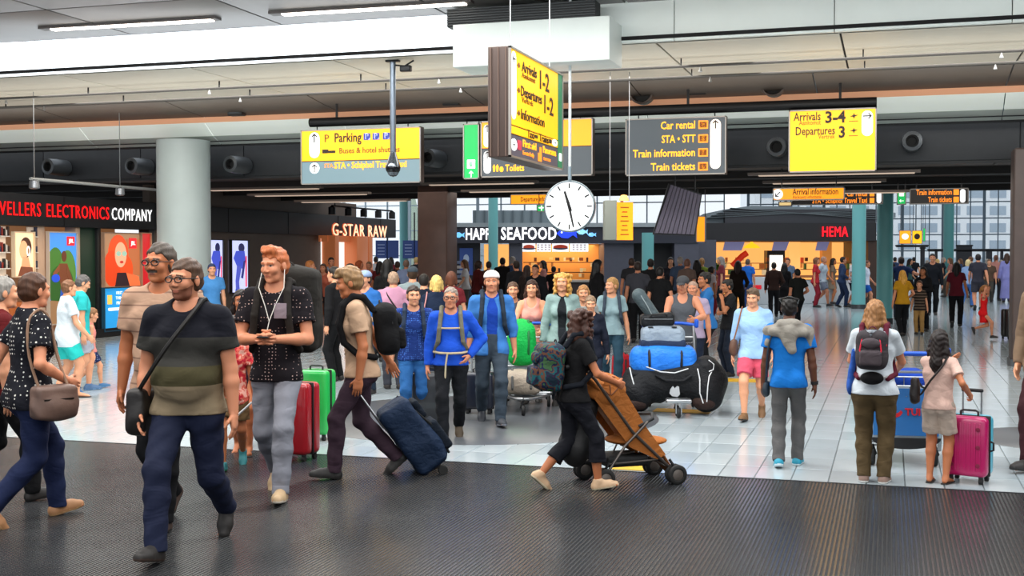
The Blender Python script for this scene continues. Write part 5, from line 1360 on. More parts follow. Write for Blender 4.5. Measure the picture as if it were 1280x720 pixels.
# orange lit box sign beside the clock: grey side faces us
c = PD(769, 275, 20); e = empty('box_sign', PD(755, 300, 20), TH, 'grey box sign with bright orange flight list on its side', 'sign')
ww = 15*20/FPX; hh = 49*20/FPX
MB().box((ww/2, .05, hh/2), (ww, .40, hh), bev=.008).build('case', mat('box_grey', '8c9086', .45), e)
M_ = TR(ww, 0, 0) @ RZ(math.radians(18))
pn = MB().box((22*20/FPX/2, .0, hh*.48), (22*20/FPX, .06, hh*.96), M_).build('list_panel', ORG, e)
for j in range(7): MB().box((.14, -.034, hh*(.14+.115*j)), (.15-.03*(j % 3), .006, .018), M_).build('list_line', mat('line_brown', 'a85808', .5), e)
MB().lathe([(.01, .10), (.05, .09), (.08, .02), (.08, 0), (.01, 0)], 14, TR(.33, 0, hh)).build('beacon', mat('beacon', 'ffb060', .3, emit='ffb060', estr=1.5), e)
for x in (.1, .42): MB().tube([(x, .05, hh), (x, .05, 4.95-e.location.z)], .008, 5).build('hanging_wire', STEEL, e)
s = mk2(870, 882, 270, 303, 30, 'narrow upright orange sign beside the slatted panel', ORG)
# slatted tilted panel
e = empty('slatted_panel', PD(838, 238, 24), TH, 'tilted violet-grey slatted panel hanging below the ceiling', 'panel')
sc = 24/FPX; qd = [(3, 8), (37, -8), (30, -55), (-20, -54)]
tl, tr, br, bl = [(x*sc, z*sc) for x, z in ((0, 7), (38, -6), (30, -55), (-20, -53))]
for i in range(9):
    t0, t1 = i/9+.008, (i+1)/9-.008
    def L2(a, b, t): return (a[0]+(b[0]-a[0])*t, a[1]+(b[1]-a[1])*t)
    MB().prism([L2(tl, tr, t0), L2(tl, tr, t1), L2(bl, br, t1), L2(bl, br, t0)], -.03-.01*(i % 2), .03).build('slat', mat('slat_violet', '6a6272', .4, .2), e)
MB().prism([(tl[0]-.03, tl[1]+.03), (tr[0]+.03, tr[1]+.03), (br[0]+.03, br[1]-.03), (bl[0]-.03, bl[1]-.03)], .03, .08).build('back_frame', DKMET, e)
for x in (.1, .5): MB().tube([(x, .06, 0), (x, .06, 3.6-e.location.z)], .015, 5).build('hanger', DKMET, e)

# ================================================================ KIOSKS
def kiosk_frame(px0, d0, label, name):
    p = PD(px0, 330, d0); return empty(name, (p.x, p.y, 0), TH, label, 'kiosk')
# kiosks are built in a frame whose x runs across the view at the given distance
class K:
    def __init__(s, px0, d, label, name='food_kiosk', hy=318): s.d = d; s.px0 = px0; s.e = kiosk_frame(px0, d, label, name); s.k = d/FPX
    def X(s, px): return (px-s.px0)*s.k
    def Z(s, py): return CH+(318-py)*s.k
    def box(s, name, px0, px1, py0, py1, m, y0=0, y1=.2, z0=None, bev=0, parent=None):
        x0, x1 = s.X(px0), s.X(px1); z1 = s.Z(py0); z0 = s.Z(py1) if z0 is None else z0
        return MB().box(((x0+x1)/2, (y0+y1)/2, (z0+z1)/2), (x1-x0, y1-y0, z1-z0), bev=bev).build(name, m, parent or s.e)
warm = mat('warm_wall', 'd08a48', .6, emit='d8883c', estr=.45); warm2 = mat('warm_wall2', 'e8b878', .6, emit='f4b060', estr=1.0)  # kiosk lamplight put into the wall colour as emission
slate = mat('slate_cladding', '33343c', .5, var=.05); slate2 = mat('slate_panel', '50505c', .5, var=.05)
k = K(567, 42, 'seafood kiosk with white lettering and blue fish on a dark fascia')
k.box('fascia', 567, 872, 283, 304, mat('fascia_navy', '2b2c38', .5), -.25, .6)
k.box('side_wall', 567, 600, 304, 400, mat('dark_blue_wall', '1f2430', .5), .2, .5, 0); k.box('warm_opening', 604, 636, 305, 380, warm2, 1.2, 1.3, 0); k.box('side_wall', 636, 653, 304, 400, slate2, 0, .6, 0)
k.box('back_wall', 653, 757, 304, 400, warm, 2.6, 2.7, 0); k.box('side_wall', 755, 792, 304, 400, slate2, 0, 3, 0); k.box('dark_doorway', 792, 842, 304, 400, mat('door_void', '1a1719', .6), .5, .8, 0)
k.box('side_wall', 842, 872, 304, 400, slate2, -.2, 3, 0); k.box('counter', 650, 757, 352, 400, mat('counter_dark', '3a2c28', .5), .2, 1.0, 0, .03); k.box('counter_top', 649, 758, 350, 353, mat('counter_steel', 'b0a8a0', .3, .6), .1, 1.1, None, .01)
k.box('ceiling_slab', 567, 872, 279, 284, mat('roof_grey', '9aa2a6', .5), -.4, 6); k.box('awning', 590, 700, 262, 282, mat('awning_grey', '7e8a90', .5), .8, 1.2)
for i in range(9): k.box('awning_rib', 592+12*i, 594+12*i, 262, 282, mat('awning_rib', '5a666c', .5), .74, .8)
for i, (a, b) in enumerate(((653, 669.5), (671, 689), (690.5, 711.5), (713, 736))):
    bd = k.box('menu_board', a, b, 303.8+i*.2, 314.5, mat('menu_white', 'eef0f4', .4, emit='f0f2f6', estr=1.0), .3, .36)
    cx, cz = k.X((a+b)/2), k.Z(309); mb = MB(); c = ['c8503a', 'd8a090', 'b8402c', 'e0a8b8'][i]
    if i in (0, 2): MB().prism(ellipse(cx, cz, .20+.06*i*.5, .09), .285, .30).build('food_picture', mat('food_'+c, c, .5, emit=c, estr=.5), k.e); MB().prism(ellipse(cx, cz-.03, .27, .06, a0=math.pi, a1=2*math.pi), .275, .29).build('dish_picture', mat('dish_blue', '4a6a8a', .5), k.e)
    else:
        for r in range(3):
            for q in range(4): MB().box((cx+(q-1.5)*.13, .295, cz+(r-1)*.08), (.07, .01, .03)).build('menu_line', mat('menu_print', 'c86a70', .5), k.e)
rnd = random.Random(9)
for i in range(30):
    px = rnd.uniform(656, 752); py = rnd.choice((322, 329, 336, 343)); c = rnd.choice(('8a4a20', 'f0c078', '3a2418', 'b07038', 'e8d0a0', '60381c'))
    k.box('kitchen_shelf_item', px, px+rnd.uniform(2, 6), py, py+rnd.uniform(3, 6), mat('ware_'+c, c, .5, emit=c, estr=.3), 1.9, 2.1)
for py in (328, 341): k.box('shelf', 655, 755, py, py+1, mat('shelf_brown', '5a3418', .5), 1.9, 2.3)
sg = empty('shop_sign', (0, 0, 0), 0, 'white letters HAPPY SEAFOOD with blue fish on the kiosk fascia', 'sign'); sg.location = k.e.matrix_basis @ Vector((0, -.27, 0)); sg.rotation_euler = (0, 0, TH)
t = text('lettering', 'HAPPY', .55, whglow, sg, (k.X(582), -.02, k.Z(293.6)), 'LEFT', .012, .03, space=1.06); fit(t, k.X(621)-k.X(582))
t = text('lettering', 'SEAFOOD', .60, whglow, sg, (k.X(626), -.02, k.Z(293)), 'LEFT', .012, .03, space=1.06); fit(t, k.X(695)-k.X(626))
def fish(px, py, s_, c, flip=1):
    cx, cz = k.X(px), k.Z(py); m = mat('fish_'+c, c, .4, emit=c, estr=1.0)
    pts = [(cx+flip*x*s_, cz+z*s_) for x, z in ((-1, 0), (-.5, .42), (.1, .48), (.6, .16), (1.0, .45), (.9, 0), (1.0, -.45), (.6, -.16), (.1, -.48), (-.5, -.42))]
    MB().prism(pts, -.05, 0).build('fish_emblem', m, sg); MB().prism(ellipse(cx-flip*.5*s_, cz+.1*s_, .09*s_, .09*s_, 10), -.06, -.04).build('fish_eye', whglow, sg)
fish(574, 294, .20, '6ab4e8'); fish(708, 292, .36, '2040e0', 1); fish(727, 290, .20, '88c8f0'); fish(739, 293.5, .15, '70b4ec')
e = empty('drinks_poster', k.e.matrix_basis @ Vector((k.X(574), .15, k.Z(345))), TH, 'dark blue poster on the kiosk side wall', 'poster')
MB().box((.24, 0, .5), (.46, .03, .95)).build('print_sheet', mat('poster_navy', '22386e', .5, emit='22386e', estr=.4), e); MB().prism(ellipse(.24, .6, .10, .16), -.022, -.01).build('print_figure', mat('poster_white', 'b0c0d8', .5), e)
# brochure rack
p = PD(576, 370, 38); e = empty('brochure_rack', (p.x, p.y, 0), TH, 'white wire brochure rack standing by the brown column', 'rack')
for x in (-.16, .16): MB().tube([(x, 0, 0), (x, 0, 1.75)], .014, 6).build('post', mat('rack_white', 'c8ccd0', .4), e)
for j in range(9): MB().box((0, -.03, .45+.15*j), (.34, .07, .09)).build('brochure_row', mat('brochure', ['c8d0dc', 'e0d4cc', '8a9ab8'][j % 3], .5), e)
# red-lettered kiosk
k = K(870, 46, 'wide food kiosk with bright warm interior and red letters on its fascia')
k.box('fascia', 870, 1092, 279, 301, mat('fascia_black', '1d1b1e', .5), -.3, .5); k.box('fascia_rise', 905, 1092, 262, 280, mat('fascia_grey', '34343a', .5), -.2, .5)
rf = MB(); rf.prism([(k.X(870), k.Z(280)), (k.X(905), k.Z(262)), (k.X(940), k.Z(257)), (k.X(1090), k.Z(261)), (k.X(1120), k.Z(266)), (k.X(1120), k.Z(272)), (k.X(1090), k.Z(280))], .1, 5).build('curved_roof', mat('roof_ribbed', '7c868c', .5, .3), k.e)
for i in range(5): MB().prism([(k.X(880+i*8), k.Z(272-i*3)), (k.X(1095), k.Z(262+i*3)), (k.X(1095), k.Z(262.7+i*3)), (k.X(880+i*8), k.Z(272.7-i*3))], -.235-.01*i, .1).build('roof_ridge', mat('ridge', '5c6468', .5), k.e)
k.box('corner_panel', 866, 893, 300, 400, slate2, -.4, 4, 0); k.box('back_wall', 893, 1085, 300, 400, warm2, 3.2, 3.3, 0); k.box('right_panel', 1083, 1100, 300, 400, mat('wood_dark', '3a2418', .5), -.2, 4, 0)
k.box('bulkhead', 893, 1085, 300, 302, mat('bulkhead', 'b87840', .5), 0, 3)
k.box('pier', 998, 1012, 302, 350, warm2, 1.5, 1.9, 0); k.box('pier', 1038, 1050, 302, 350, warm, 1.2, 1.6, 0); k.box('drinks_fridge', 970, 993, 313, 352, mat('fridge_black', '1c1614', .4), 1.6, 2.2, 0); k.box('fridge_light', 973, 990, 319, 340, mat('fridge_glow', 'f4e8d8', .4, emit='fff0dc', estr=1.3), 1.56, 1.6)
for (a, b, d_) in ((909, 934, 9), (971, 990, 8), (1026, 1041, 8)):
    x0, x1 = k.X(a), k.X(b); z0 = k.Z(302); MB().prism([(x0, z0), (x1, z0), (x1-.12, z0-.34), (x0-.08, z0-.34)], .5, .56).build('hanging_screen', mat('screen_violet', '77759c', .3, emit='77759c', estr=.5), k.e)
MB().lathe([(.34, 0), (.22, .12), (.06, .20), (.02, .5)], 20, TR(k.X(946), 1.0, k.Z(310))).build('pendant_lamp', mat('pendant_yellow', 'f0b020', .4, emit='f8b820', estr=1.2), k.e)
MB().tube([(k.X(925), 1.6, k.Z(333)), (k.X(938), 1.6, k.Z(320)), (k.X(944), 1.6, k.Z(316))], .12, 8).build('red_banner', mat('banner_red', 'c83018', .5, emit='c83018', estr=.4), k.e)
k.box('counter', 868, 905, 346, 384, mat('counter_orange', 'a8582c', .5), .0, .8, 0, .02); k.box('counter', 938, 968, 346, 384, mat('counter_white', 'c8ccd0', .4), -.4, .6, 0, .02)
pl_ = k.box('counter_plaque', 939, 949, 356, 361, mat('plaque_red', 'd01828', .4, emit='d01828', estr=.4), -.43, -.39)
k.box('counter', 968, 1085, 350, 384, mat('counter_white', 'c8ccd0', .4), .1, .9, 0, .02); k.box('counter_top', 868, 1086, 344.5, 347, mat('counter_wood', 'a8683c', .5), -.05, 1.0, None, .01)
for i in range(44):
    px = rnd.uniform(897, 1078); py = rnd.choice((322, 330, 338)); c = rnd.choice(('a85a20', 'f4c880', '4a2a18', 'd88a40', 'f8e0b0', 'c84a20', '3a5a28'))
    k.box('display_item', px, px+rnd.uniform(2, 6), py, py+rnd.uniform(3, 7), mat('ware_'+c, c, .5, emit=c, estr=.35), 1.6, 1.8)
for py in (329, 337): k.box('shelf', 895, 1080, py, py+.8, mat('shelf_brown', '5a3418', .5), 1.6, 2.0)
p = k.e.matrix_basis @ Vector((k.X(902), .6, k.Z(346))); e = empty('potted_plant', p, 0, 'leafy green plant standing on the orange kiosk counter', 'plant')
MB().lathe([(.09, 0), (.12, .18), (.01, .18)], 14).build('pot', mat('pot', '8a4a2c', .6), e)
for i in range(16):
    a = i*2.4; r = .1+.02*(i % 5); MB().tube([(0, 0, .15), (r*math.cos(a)*.6, r*math.sin(a)*.6, .35+.03*(i % 4)), (r*2*math.cos(a), r*2*math.sin(a), .42+.05*(i % 5))], [.03, .045, .005], 5).build('leaf', mat('leaf_green', '4a7a24', .5), e)
sg = empty('shop_sign', (0, 0, 0), 0, 'red illuminated letters HEMA on the black kiosk fascia', 'sign'); sg.location = k.e.matrix_basis @ Vector((0, -.33, 0)); sg.rotation_euler = (0, 0, TH)
t = text('lettering', 'HEMA', .56, mat('hema_red', 'ff1020', .4, emit='ff1020', estr=2.0), sg, (k.X(1024), 0, k.Z(290.5)), 'LEFT', -.002, .04, space=1.1); fit(t, k.X(1055.5)-k.X(1024))
l = area('kiosk_lamp', tuple(k.e.matrix_basis @ Vector((k.X(985), 1.2, 2.4))), 5, 1.5, 110, (1, .72, .42), (0, 0, TH)); k2 = PD(700, 300, 44); area('kiosk_lamp', (k2.x, k2.y, 2.25), 2.6, 1.2, 50, (1, .72, .42), (0, 0, TH))

# ================================================================ GLAZED END OF THE HALL, sky outside
gl = mat('window_glass', 'd0dce4', .05, spec=.5, alpha=.10); mul = mat('mullion', '7a8c9a', .5, .3); mulw = mat('mullion_light', '9aa8b0', .5, .3)
def glazed(n, pL, pR, Y, H_, cols, rows, m, z0=0, panes=True):
    a, b = PY(pL, 318, Y).x, PY(pR, 318, Y).x; o = struct('window_%d' % n, MB().box(((a+b)/2, Y, z0+.06), (b-a, .2, .12)), m); dx = (b-a)/cols; dz = H_/rows
    for i in range(cols+1): MB().box((a+dx*i, Y, z0+H_/2), (.07 if i % 3 else .18, .16, H_)).build('mullion', m, o)
    for j in range(1, rows+1): MB().box(((a+b)/2, Y+.01, z0+dz*j), (b-a, .10, .08)).build('transom', m, o)
    if panes:
        for i in range(cols):
            for j in range(rows): MB().box((a+dx*(i+.5), Y+.03, z0+dz*(j+.5)), (dx-.10, .02, dz-.10)).build('pane', gl, o)
glazed(1, 935, 1300, 84, 9.6, 22, 9, mul)
glazed(2, 430, 905, 80, 9.0, 16, 5, mulw)
# roof of the atrium with trusses
at = struct('ceiling_atrium', MB().box((4, 60, 9.9), (70, 50, .2)), mat('atrium_roof', '8c969c', .6))
for i in range(8): MB().box((4, 38+6*i, 9.3), (70, .25, .5)).build('roof_girder', mat('girder', '5c686e', .5), at)
# outside: paved forecourt and pale terminal building seen through the panes
struct('trim_9', MB().box((5, 130, -.12), (180, 64, .2)), mat('forecourt', 'a8acb0', .7))
for i, (px, d, w_, h_, c, lab) in enumerate(((1130, 130, 34, 9, 'f0f4f6', 'grey terminal building with window bands beyond the glazed wall'), (690, 125, 22, 4.6, 'a4b0b8', 'pale low building seen through the far windows'))):
    p = PD(px, 318, d); e = empty('far_building', (p.x, p.y, 0), TH, lab, 'building')
    MB().box((0, 0, h_/2), (w_, 8, h_)).build('wall', mat('far_wall_'+c, c, .6), e)
    for j in range(int(h_/1.8)):
        for q in range(int(w_/2.4)): MB().box((-w_/2+1.5+2.4*q, -4.02, 1.1+1.8*j), (1.7, .06, .95)).build('window', mat('far_window', 'a4b4c2', .2), e)
# tower outline through the window
p = PD(517, 318, 110); e = empty('control_tower', (p.x, p.y, 0), 0, 'slim pale green tapering mast far outside the window', 'tower'); MB().lathe([(1.2, 0), (.9, 4), (.5, 5.6), (.15, 7.2)], 12).build('mast', mat('mast', 'a8b8a0', .6), e); MB().lathe([(.7, 4.6), (.7, 5.0), (.3, 5.1)], 12).build('gallery', mat('mast', 'a8b8a0', .6), e)
# information boards near the far windows
for px in (484, 518):
    p = PD(px, 318, 60); e = empty('information_board', (p.x, p.y, 2.0), TH, 'dark blue information board in front of the far windows, '+('nearer the clothing shop' if px == 484 else 'nearer the brown column'), 'sign')
    for s_ in (-1, 1): MB().box((s_*.30, 0, .15), (.55, .06, .9)).build('panel', mat('board_blue', '24386e', .4, emit='24386e', estr=.3), e)
    for j in range(4): MB().box((-.3, -.04, -.1+.16*j), (.35, .01, .03)).build('text_line', mat('board_print', 'b8c4e0', .5), e)
    MB().tube([(0, .05, -2), (0, .05, 2)], .04, 6).build('post', DKMET, e)
# yellow signs by the far doors
for i, (a, b, t_, b_) in enumerate(((1124, 1139, 288, 305), (1140, 1153, 288, 305))):
    s = mk2(a, b, t_, b_, 52, 'yellow lit sign beyond the thick teal column, '+('with a white glow' if i == 0 else 'with a green edge'), ORG if i == 0 else YEL, name='lit_sign')
    MB().prism(ellipse(s.w*.5, s.h*.55, s.w*.28, s.h*.22), -.012, 0).build('light_patch' if i == 0 else 'plane_pictogram', TXW if i == 0 else TXD, s.e)
s = mk2(1153.5, 1157, 285, 302, 52, 'thin green sign at the edge of the yellow lit sign', GRN, name='lit_sign')
# dark canopies and doors in front of the far glass
for i, (a, b, t_, bb) in enumerate(((1120, 1160, 306, 309), (1160, 1262, 311, 314.5), (1195, 1215, 306, 362), (1232, 1240, 312, 362), (1150, 1156, 309, 360), (1168, 1172, 312, 360), (1250, 1254, 312, 360))):
    p0 = PY(a, bb, 76); p1 = PY(b, t_, 76); zb2 = 0 if bb > 330 else p0.z
    e = empty('door_portal' if bb > 330 else 'door_canopy', ((p0.x+p1.x)/2, 76, zb2), 0, 'dark '+['low canopy left of the far doors', 'long canopy over the far doors', 'broad pier among the far doors', 'slim pier by the far doors near the brown column', 'post under the yellow lit signs', 'post beside the distant teal column', 'post at the last far door'][i], 'canopy' if bb < 330 else 'door pier')
    MB().box((0, 0, (p1.z-zb2)/2), (p1.x-p0.x, .4, p1.z-zb2)).build('panel', mat('door_dark', '24262e', .5), e)
    MB().box((0, -.22, (p1.z-zb2)-.05), (p1.x-p0.x+.1, .06, .08)).build('cap_rail', DKMET, e)
# side walls that close the hall where the photograph shows none of them
struct('wall_right', MB().box((XR+8, 40, 5), (.3, 100, 10)), mat('side_wall', '6a6662', .7))
# ================================================================ PEOPLE
A = person
DOTS = lambda c, s, r, d: cloth(c, ('dots', s, r, d))
# --- nearest
r = A(38, 652, 339, 68, 'woman in dark dotted blouse and jeans walking with a taupe handbag', sex='f', w=1.12, lod=0, hair='short', hairc='4a2c1a', skin='rosy', topm=DOTS('15161e', 58, .23, 'd8d4cc'), hem=.47, botc='1a2342', shoec='a87850', solec='c89a6a', legs='walkL', armR='bag', armL='swingb', hyaw=-10)
sling_bag(r, 'taupe leather handbag on the shoulder of the woman in dotted blouse', 1, '6a5248', w=.165, h=.13, z=.505, strapc='8a6a54', cross=False, cat='handbag', name='handbag', d=.045, y=.03)
A(0, 628, 344, 80, 'grey-haired person in dark red cut by the picture edge, beside the dotted blouse', sex='m', w=1.0, lod=1, hair='short', hairc='8e8a84', topc='5c1418', botc='141416', legs='walkR')
r = A(207, 655, 301, -158, 'moustached man in beige striped t-shirt and dark glasses behind the man in banded t-shirt', sex='m', w=1.06, belly=.006, lod=0, hair='short', hairc='4a4038', face=1, specs=1, skin='tan', topm=cloth('b8947c', ('stripes', 2, 22, .12, '8a6a5a')), hem=.47, botc='17171a', shoec='4e3c34', legs='walkL', armR='hang', armL='swingb', hyaw=12)
r = A(238, 688, 314, -160, 'bearded man in glasses, banded dark t-shirt and jeans striding ahead of the others', sex='m', w=1.10, belly=.018, lod=0, hair='short', hairc='4c3526', face=2, specs=1, skin='rosy', topm=cloth('16161f', ('bands', 2, [(0, '8a7a62'), (.560, '45402a'), (.625, '33322f'), (.715, '15161f')])), hem=.49, botm=cloth('1b2138', rough=.8), shoec='1e1a18', solec='3a2a22', legs='strideR', armR='carry', armL='hang', hyaw=18, inf=.012)
sling_bag(r, 'black messenger bag worn across by the man in banded t-shirt', 1, '17120f', w=.12, h=.15, z=.50, cross=True, d=.032, cat='bag', name='messenger_bag')
r = A(347, 620, 307, -166, 'red-haired young man in dotted dark t-shirt holding a phone with both hands', sex='m', w=.95, lod=0, hair='quiff', hairc='b4643a', skin='rosy', topm=DOTS('19151a', 74, .18, 'c8a8a0'), hem=.475, botc='858791', slim=.94, shoec='b49874', solec='ddd2c2', legs='walkL', armR='phone', armL='phone', hyaw=24, hpitch=6, curl=.9)
backpack(r, 'big dark hiking backpack carried by the red-haired young man', '2a2825', size=(.115, .080, .170), zc=.745, off=-.025, pocket='211f1d', straps='26221f')
S = r['S']; ph = worn('phone', r, 'dark phone held by the red-haired young man', 'phone')
c = (S['wr'][0]+S['wr'][1])/2; MB().box((float(c[0]), float(c[1])+.045, float(c[2])+.012), (.045, .055, .006), bev=.002).build('phone_body', mat('phone_black', '101012', .2), ph)
MB().box((float(c[0]), float(c[1])+.045, float(c[2])+.0155), (.040, .048, .001)).build('screen', mat('phone_screen', '20262e', .1), ph)
ep = worn('earphones', r, 'thin white earphone wires hanging over the dotted dark t-shirt', 'earphones'); q = r['S']['tp']
MB().tube([tuple(map(float, v)) for v in (q(.044, .03, .92), q(.05, .07, .85), q(.02, .095, .78), q(.0, .11, .72), q(.01, .13, .66), (c[0], c[1]+.02, c[2]))], .0018, 5).build('wire', mat('wire_white', 'd8d4cc', .4), ep)
MB().tube([tuple(map(float, v)) for v in (q(-.044, .03, .92), q(-.05, .07, .85), q(-.02, .095, .78), q(.0, .11, .72))], .0018, 5).build('wire', mat('wire_white', 'd8d4cc', .4), ep)
pk = worn('chest_pocket', r, '', ''); pk.name = 'tmp_pocket'
bpy.data.objects.remove(pk)
o = MB().box((float(q(-.040, 0, 0)[0]), float(q(-.04, .094, .745)[1]), .745), (.050, .004, .060), bev=.002).build('chest_pocket', cloth('8a7c84'), r['e'])
A(291, 585, 398, -172, 'child in red patterned top and khaki shorts half hidden behind the red-haired man', sex='c', hs=1.15, w=.95, lod=1, hair='long', hairc='1e1512', skin='tan', topm=cloth('c42838', ('patches', 30, ['c42838', 'e06a5a', 'f0b0a0'])), hem=.44, bottom='shorts', botc='6a5236', shoec='2a7a80', solec='58d088', legs='walkR')
A(304, 566, 362, -170, 'dark-haired woman in plum top behind the banded t-shirt man', sex='f', lod=1, hair='long', hairc='1c1412', skin='tan', topc='33222c', hem=.44, bottom='skirt', botc='2c2026', feet='sandal', shoec='5a4030', legs='smallL', hyaw=-10)
p = G(272, 592); e = empty('walking_stick', (p.x, p.y, 0), TH, 'thin white stick beside the child in red patterned top', 'stick'); MB().tube([(-.02, 0, .33), (.30, 0, .62)], .010, 6).build('shaft', mat('white_stick', 'dcdcdc', .4), e); MB().tube([(-.02, 0, .33), (-.05, 0, .30)], .013, 6).build('tip', RUB, e)
suitcase(G(368, 574), TH+2.75, 'dark red hard suitcase behind the red-haired young man', 'a3101e', w=.42, h=.66, d=.27)
suitcase(G(348, 556), TH+2.9, 'faded pink hard suitcase beyond the dark red one', 'c85a66', w=.34, h=.60, d=.24)
suitcase(G(396, 549), TH+2.85, 'bright green hard suitcase standing beside the dark red one', '22b04c', w=.34, h=.66, d=.26)
# --- tan henley man with roller bag
r = A(452, 596, 332, -93, 'fair-haired man in tan t-shirt striding with a black backpack', sex='m', w=1.0, lod=0, hair='mop', hairc='8c6c48', skin='tan', topc='c2a084', hem=.49, botc='3b2b36', slim=.95, shoec='1d1b1a', legs='walkL', armL=((.13, .02, .49), (.3, -1, 0)), armR='pullback', hyaw=0, hpitch=10, lean=6)
backpack(r, 'black backpack on the man in the tan t-shirt', '121214', size=(.072, .050, .115), zc=.70)
roller_bag(G(541, 590), TH+math.pi/2+.25, 'navy soft roller bag tilted behind the man in tan t-shirt', '17273f', w=.38, h=.66, d=.30, tilt=.62, handle=.30, accent='101823')
# --- trio facing us
r = A(517, 537, 357, 178, 'dark-haired man in navy dotted shirt and blue jeans gripping a suitcase handle', sex='m', w=1.0, lod=1, hair='short', hairc='2e2018', topm=DOTS('1b3474', 80, .30, '4a78cc'), botc='2f66a4', slim=.95, legs='smallR', armL='bag', armR='hang', hyaw=-8, shoec='3a2e28')
backpack(r, 'dark backpack whose straps show on the navy dotted shirt', '1c2430', size=(.07, .04, .11), straps='2a3648')
suitcase(G(537, 536), TH+3.1, 'charcoal hard suitcase with raised handle between the two blue-clad men', '33363a', w=.38, h=.56, d=.24, handle=.42)
r = A(564, 550, 357, -178, 'older man in bright blue long-sleeved top with hand on hip', sex='m', w=1.02, lod=1, hair='buzz', hairc='8a7c70', specs=1, skin='rosy', topc='1c50c4', top='long', hem=.50, botc='121419', shoec='4c3e2c', legs='walkR', armL='hip', armR='hang', belly=.006, hyaw=6)
backpack(r, 'grey hiking backpack with chest strap on the older man in blue', '5a5a48', size=(.08, .06, .13), straps='6c6a5c', chest=True)
o = MB().tube([(.112, .02, .575), (.07, .088, .572), (0, .104, .570), (-.07, .088, .572), (-.112, .02, .575)], .008, 6).build('waist_strap', mat('webbing_tan', 'b8a98a', .8), r['e'])
o = MB().tube([(.02, .104, .57), (.03, .115, .50), (.035, .10, .40)], .006, 5).build('strap_end', mat('webbing_tan', 'b8a98a', .8), r['e'])
r = A(614, 530, 337, 174, 'tall man in denim shirt and backwards pale cap', sex='m', w=1.02, lod=1, hair='short', hairc='7a5232', skin='rosy', cap='back', capc='e4d6d0', top='rolled', topc='3c76ba', open=.040, under=1, underc='1840a0', hem=.46, botc='38434e', shoec='2c3038', solec='8a8e98', legs='walkL', armR='hang', armL='hang', hyaw=8)
backpack(r, 'dark backpack on the man with the pale cap', '24282e', size=(.085, .05, .12), straps='28323e')
suitcase(G(599, 517), TH+3.0, 'small dark blue cabin case beside the man with the pale cap', '141b2c', w=.36, h=.44, d=.22, handle=.30)
# --- families in the middle
A(641, 500, 353, 178, 'boy with short brown hair behind the woman in pink', sex='m', w=.9, lod=1, hair='short', hairc='5a4030', topc='4a5058', legs='stand')
r = A(665, 503, 350, -176, 'smiling long-haired woman in pink sleeveless top pushing a loaded trolley', sex='f', lod=1, hair='long', hairc='3a2218', top='tank', topc='e0998a', hem=.47, botc='2a2c34', armR='push', armL='push', legs='smallR', curl=1.0)
t = trolley(tuple(G(657, 513)), TH+math.pi*.98, 'baggage trolley pushed by the woman in pink', '6aa8c0')
def lumpy(name, px, py, dz, size, c, label, rz=0, extra=None, cat='bag', d=None, vox=.02, rough=.6, strap='101014', bumpy=.008):
    p = PD(px, py, d) if d else G(px, py); e = empty(name, (p.x, p.y, dz), rz+TH, label, cat); w_, l_, h_ = size
    sh = Shape(); sh.box((0, 0, h_/2), (w_/2, l_/2, h_/2), min(size)*.32, .03); sh.ell((0, 0, h_*.55), (w_*.48, l_*.52, h_*.52), .05); sh.noise = (bumpy, 16, w_*9)
    sdf_obj('bag_body', sh, vox, cloth(c, rough=rough, bump=.7), e)
    for s_ in (-1, 1):
        x = s_*w_*.24; MB().tube([(x, -l_*.30, .02), (x, -l_*.53, h_*.35), (x*1.02, -l_*.50, h_*.78), (x, -l_*.2, h_*1.04), (x, l_*.2, h_*1.04), (x, l_*.5, h_*.7)], .016, 6).build('strap', mat('webbing_'+strap, strap, .7), e)
    MB().tube([(-w_*.38, 0, h_*1.01), (0, -.02, h_*1.05), (w_*.38, 0, h_*1.01)], .008, 5).build('zip', mat('zip', '0a0a0c', .5), e)
    return e
b = depth_of(t.location)
lumpy('travel_bag', 652, 470, .22, (.46, .40, .28), 'a89a8a', 'beige holdall on the trolley before the woman in pink', d=b-.15, strap='5a5a58')
lumpy('green_bag', 652, 470, .55, (.34, .42, .52), '12a848', 'bright green bag on top of the beige holdall', d=b+.05, strap='0a6a30')
r = A(703, 508, 341, -178, 'curly blonde woman in grey-green cardigan over black top', sex='f', lod=1, hair='curly', hairc='d09c50', hairlen=.22, top='long', topc='8ba3a0', open=.038, under=1, underc='1c2024', hem=.47, botc='24282e', legs='smallL', hyaw=8)
A(729, 503, 357, 179, 'woman with light brown hair partly behind the woman in dark cardigan', sex='f', lod=1, hair='bob', hairc='a87848', topc='9a9c98', legs='stand')
r = A(738, 512, 370, 178, 'young woman with hair tied back in a dark navy cardigan', sex='f', lod=1, hair='bun', hairc='8a7058', top='long', topc='1b1f2c', hem=.46, botc='2a3444', legs='smallR', hpitch=6)
r = A(764, 488, 347, 176, 'girl with a fair braid in grey t-shirt looking sideways', sex='f', lod=1, hair='braid', hairc='a57c48', topc='8ca6ac', hem=.50, botc='2a4656', legs='smallL', hyaw=52, armR='hang')
backpack(r, 'dark day pack on the girl with the fair braid', '2a3040', size=(.06, .04, .09), straps='3a4450')
lumpy('red_bag', 776, 478, .0, (.26, .2, .42), 'a81420', 'red bag on the floor behind the girl with the braid', d=depth_of(G(776, 478)), vox=.018)
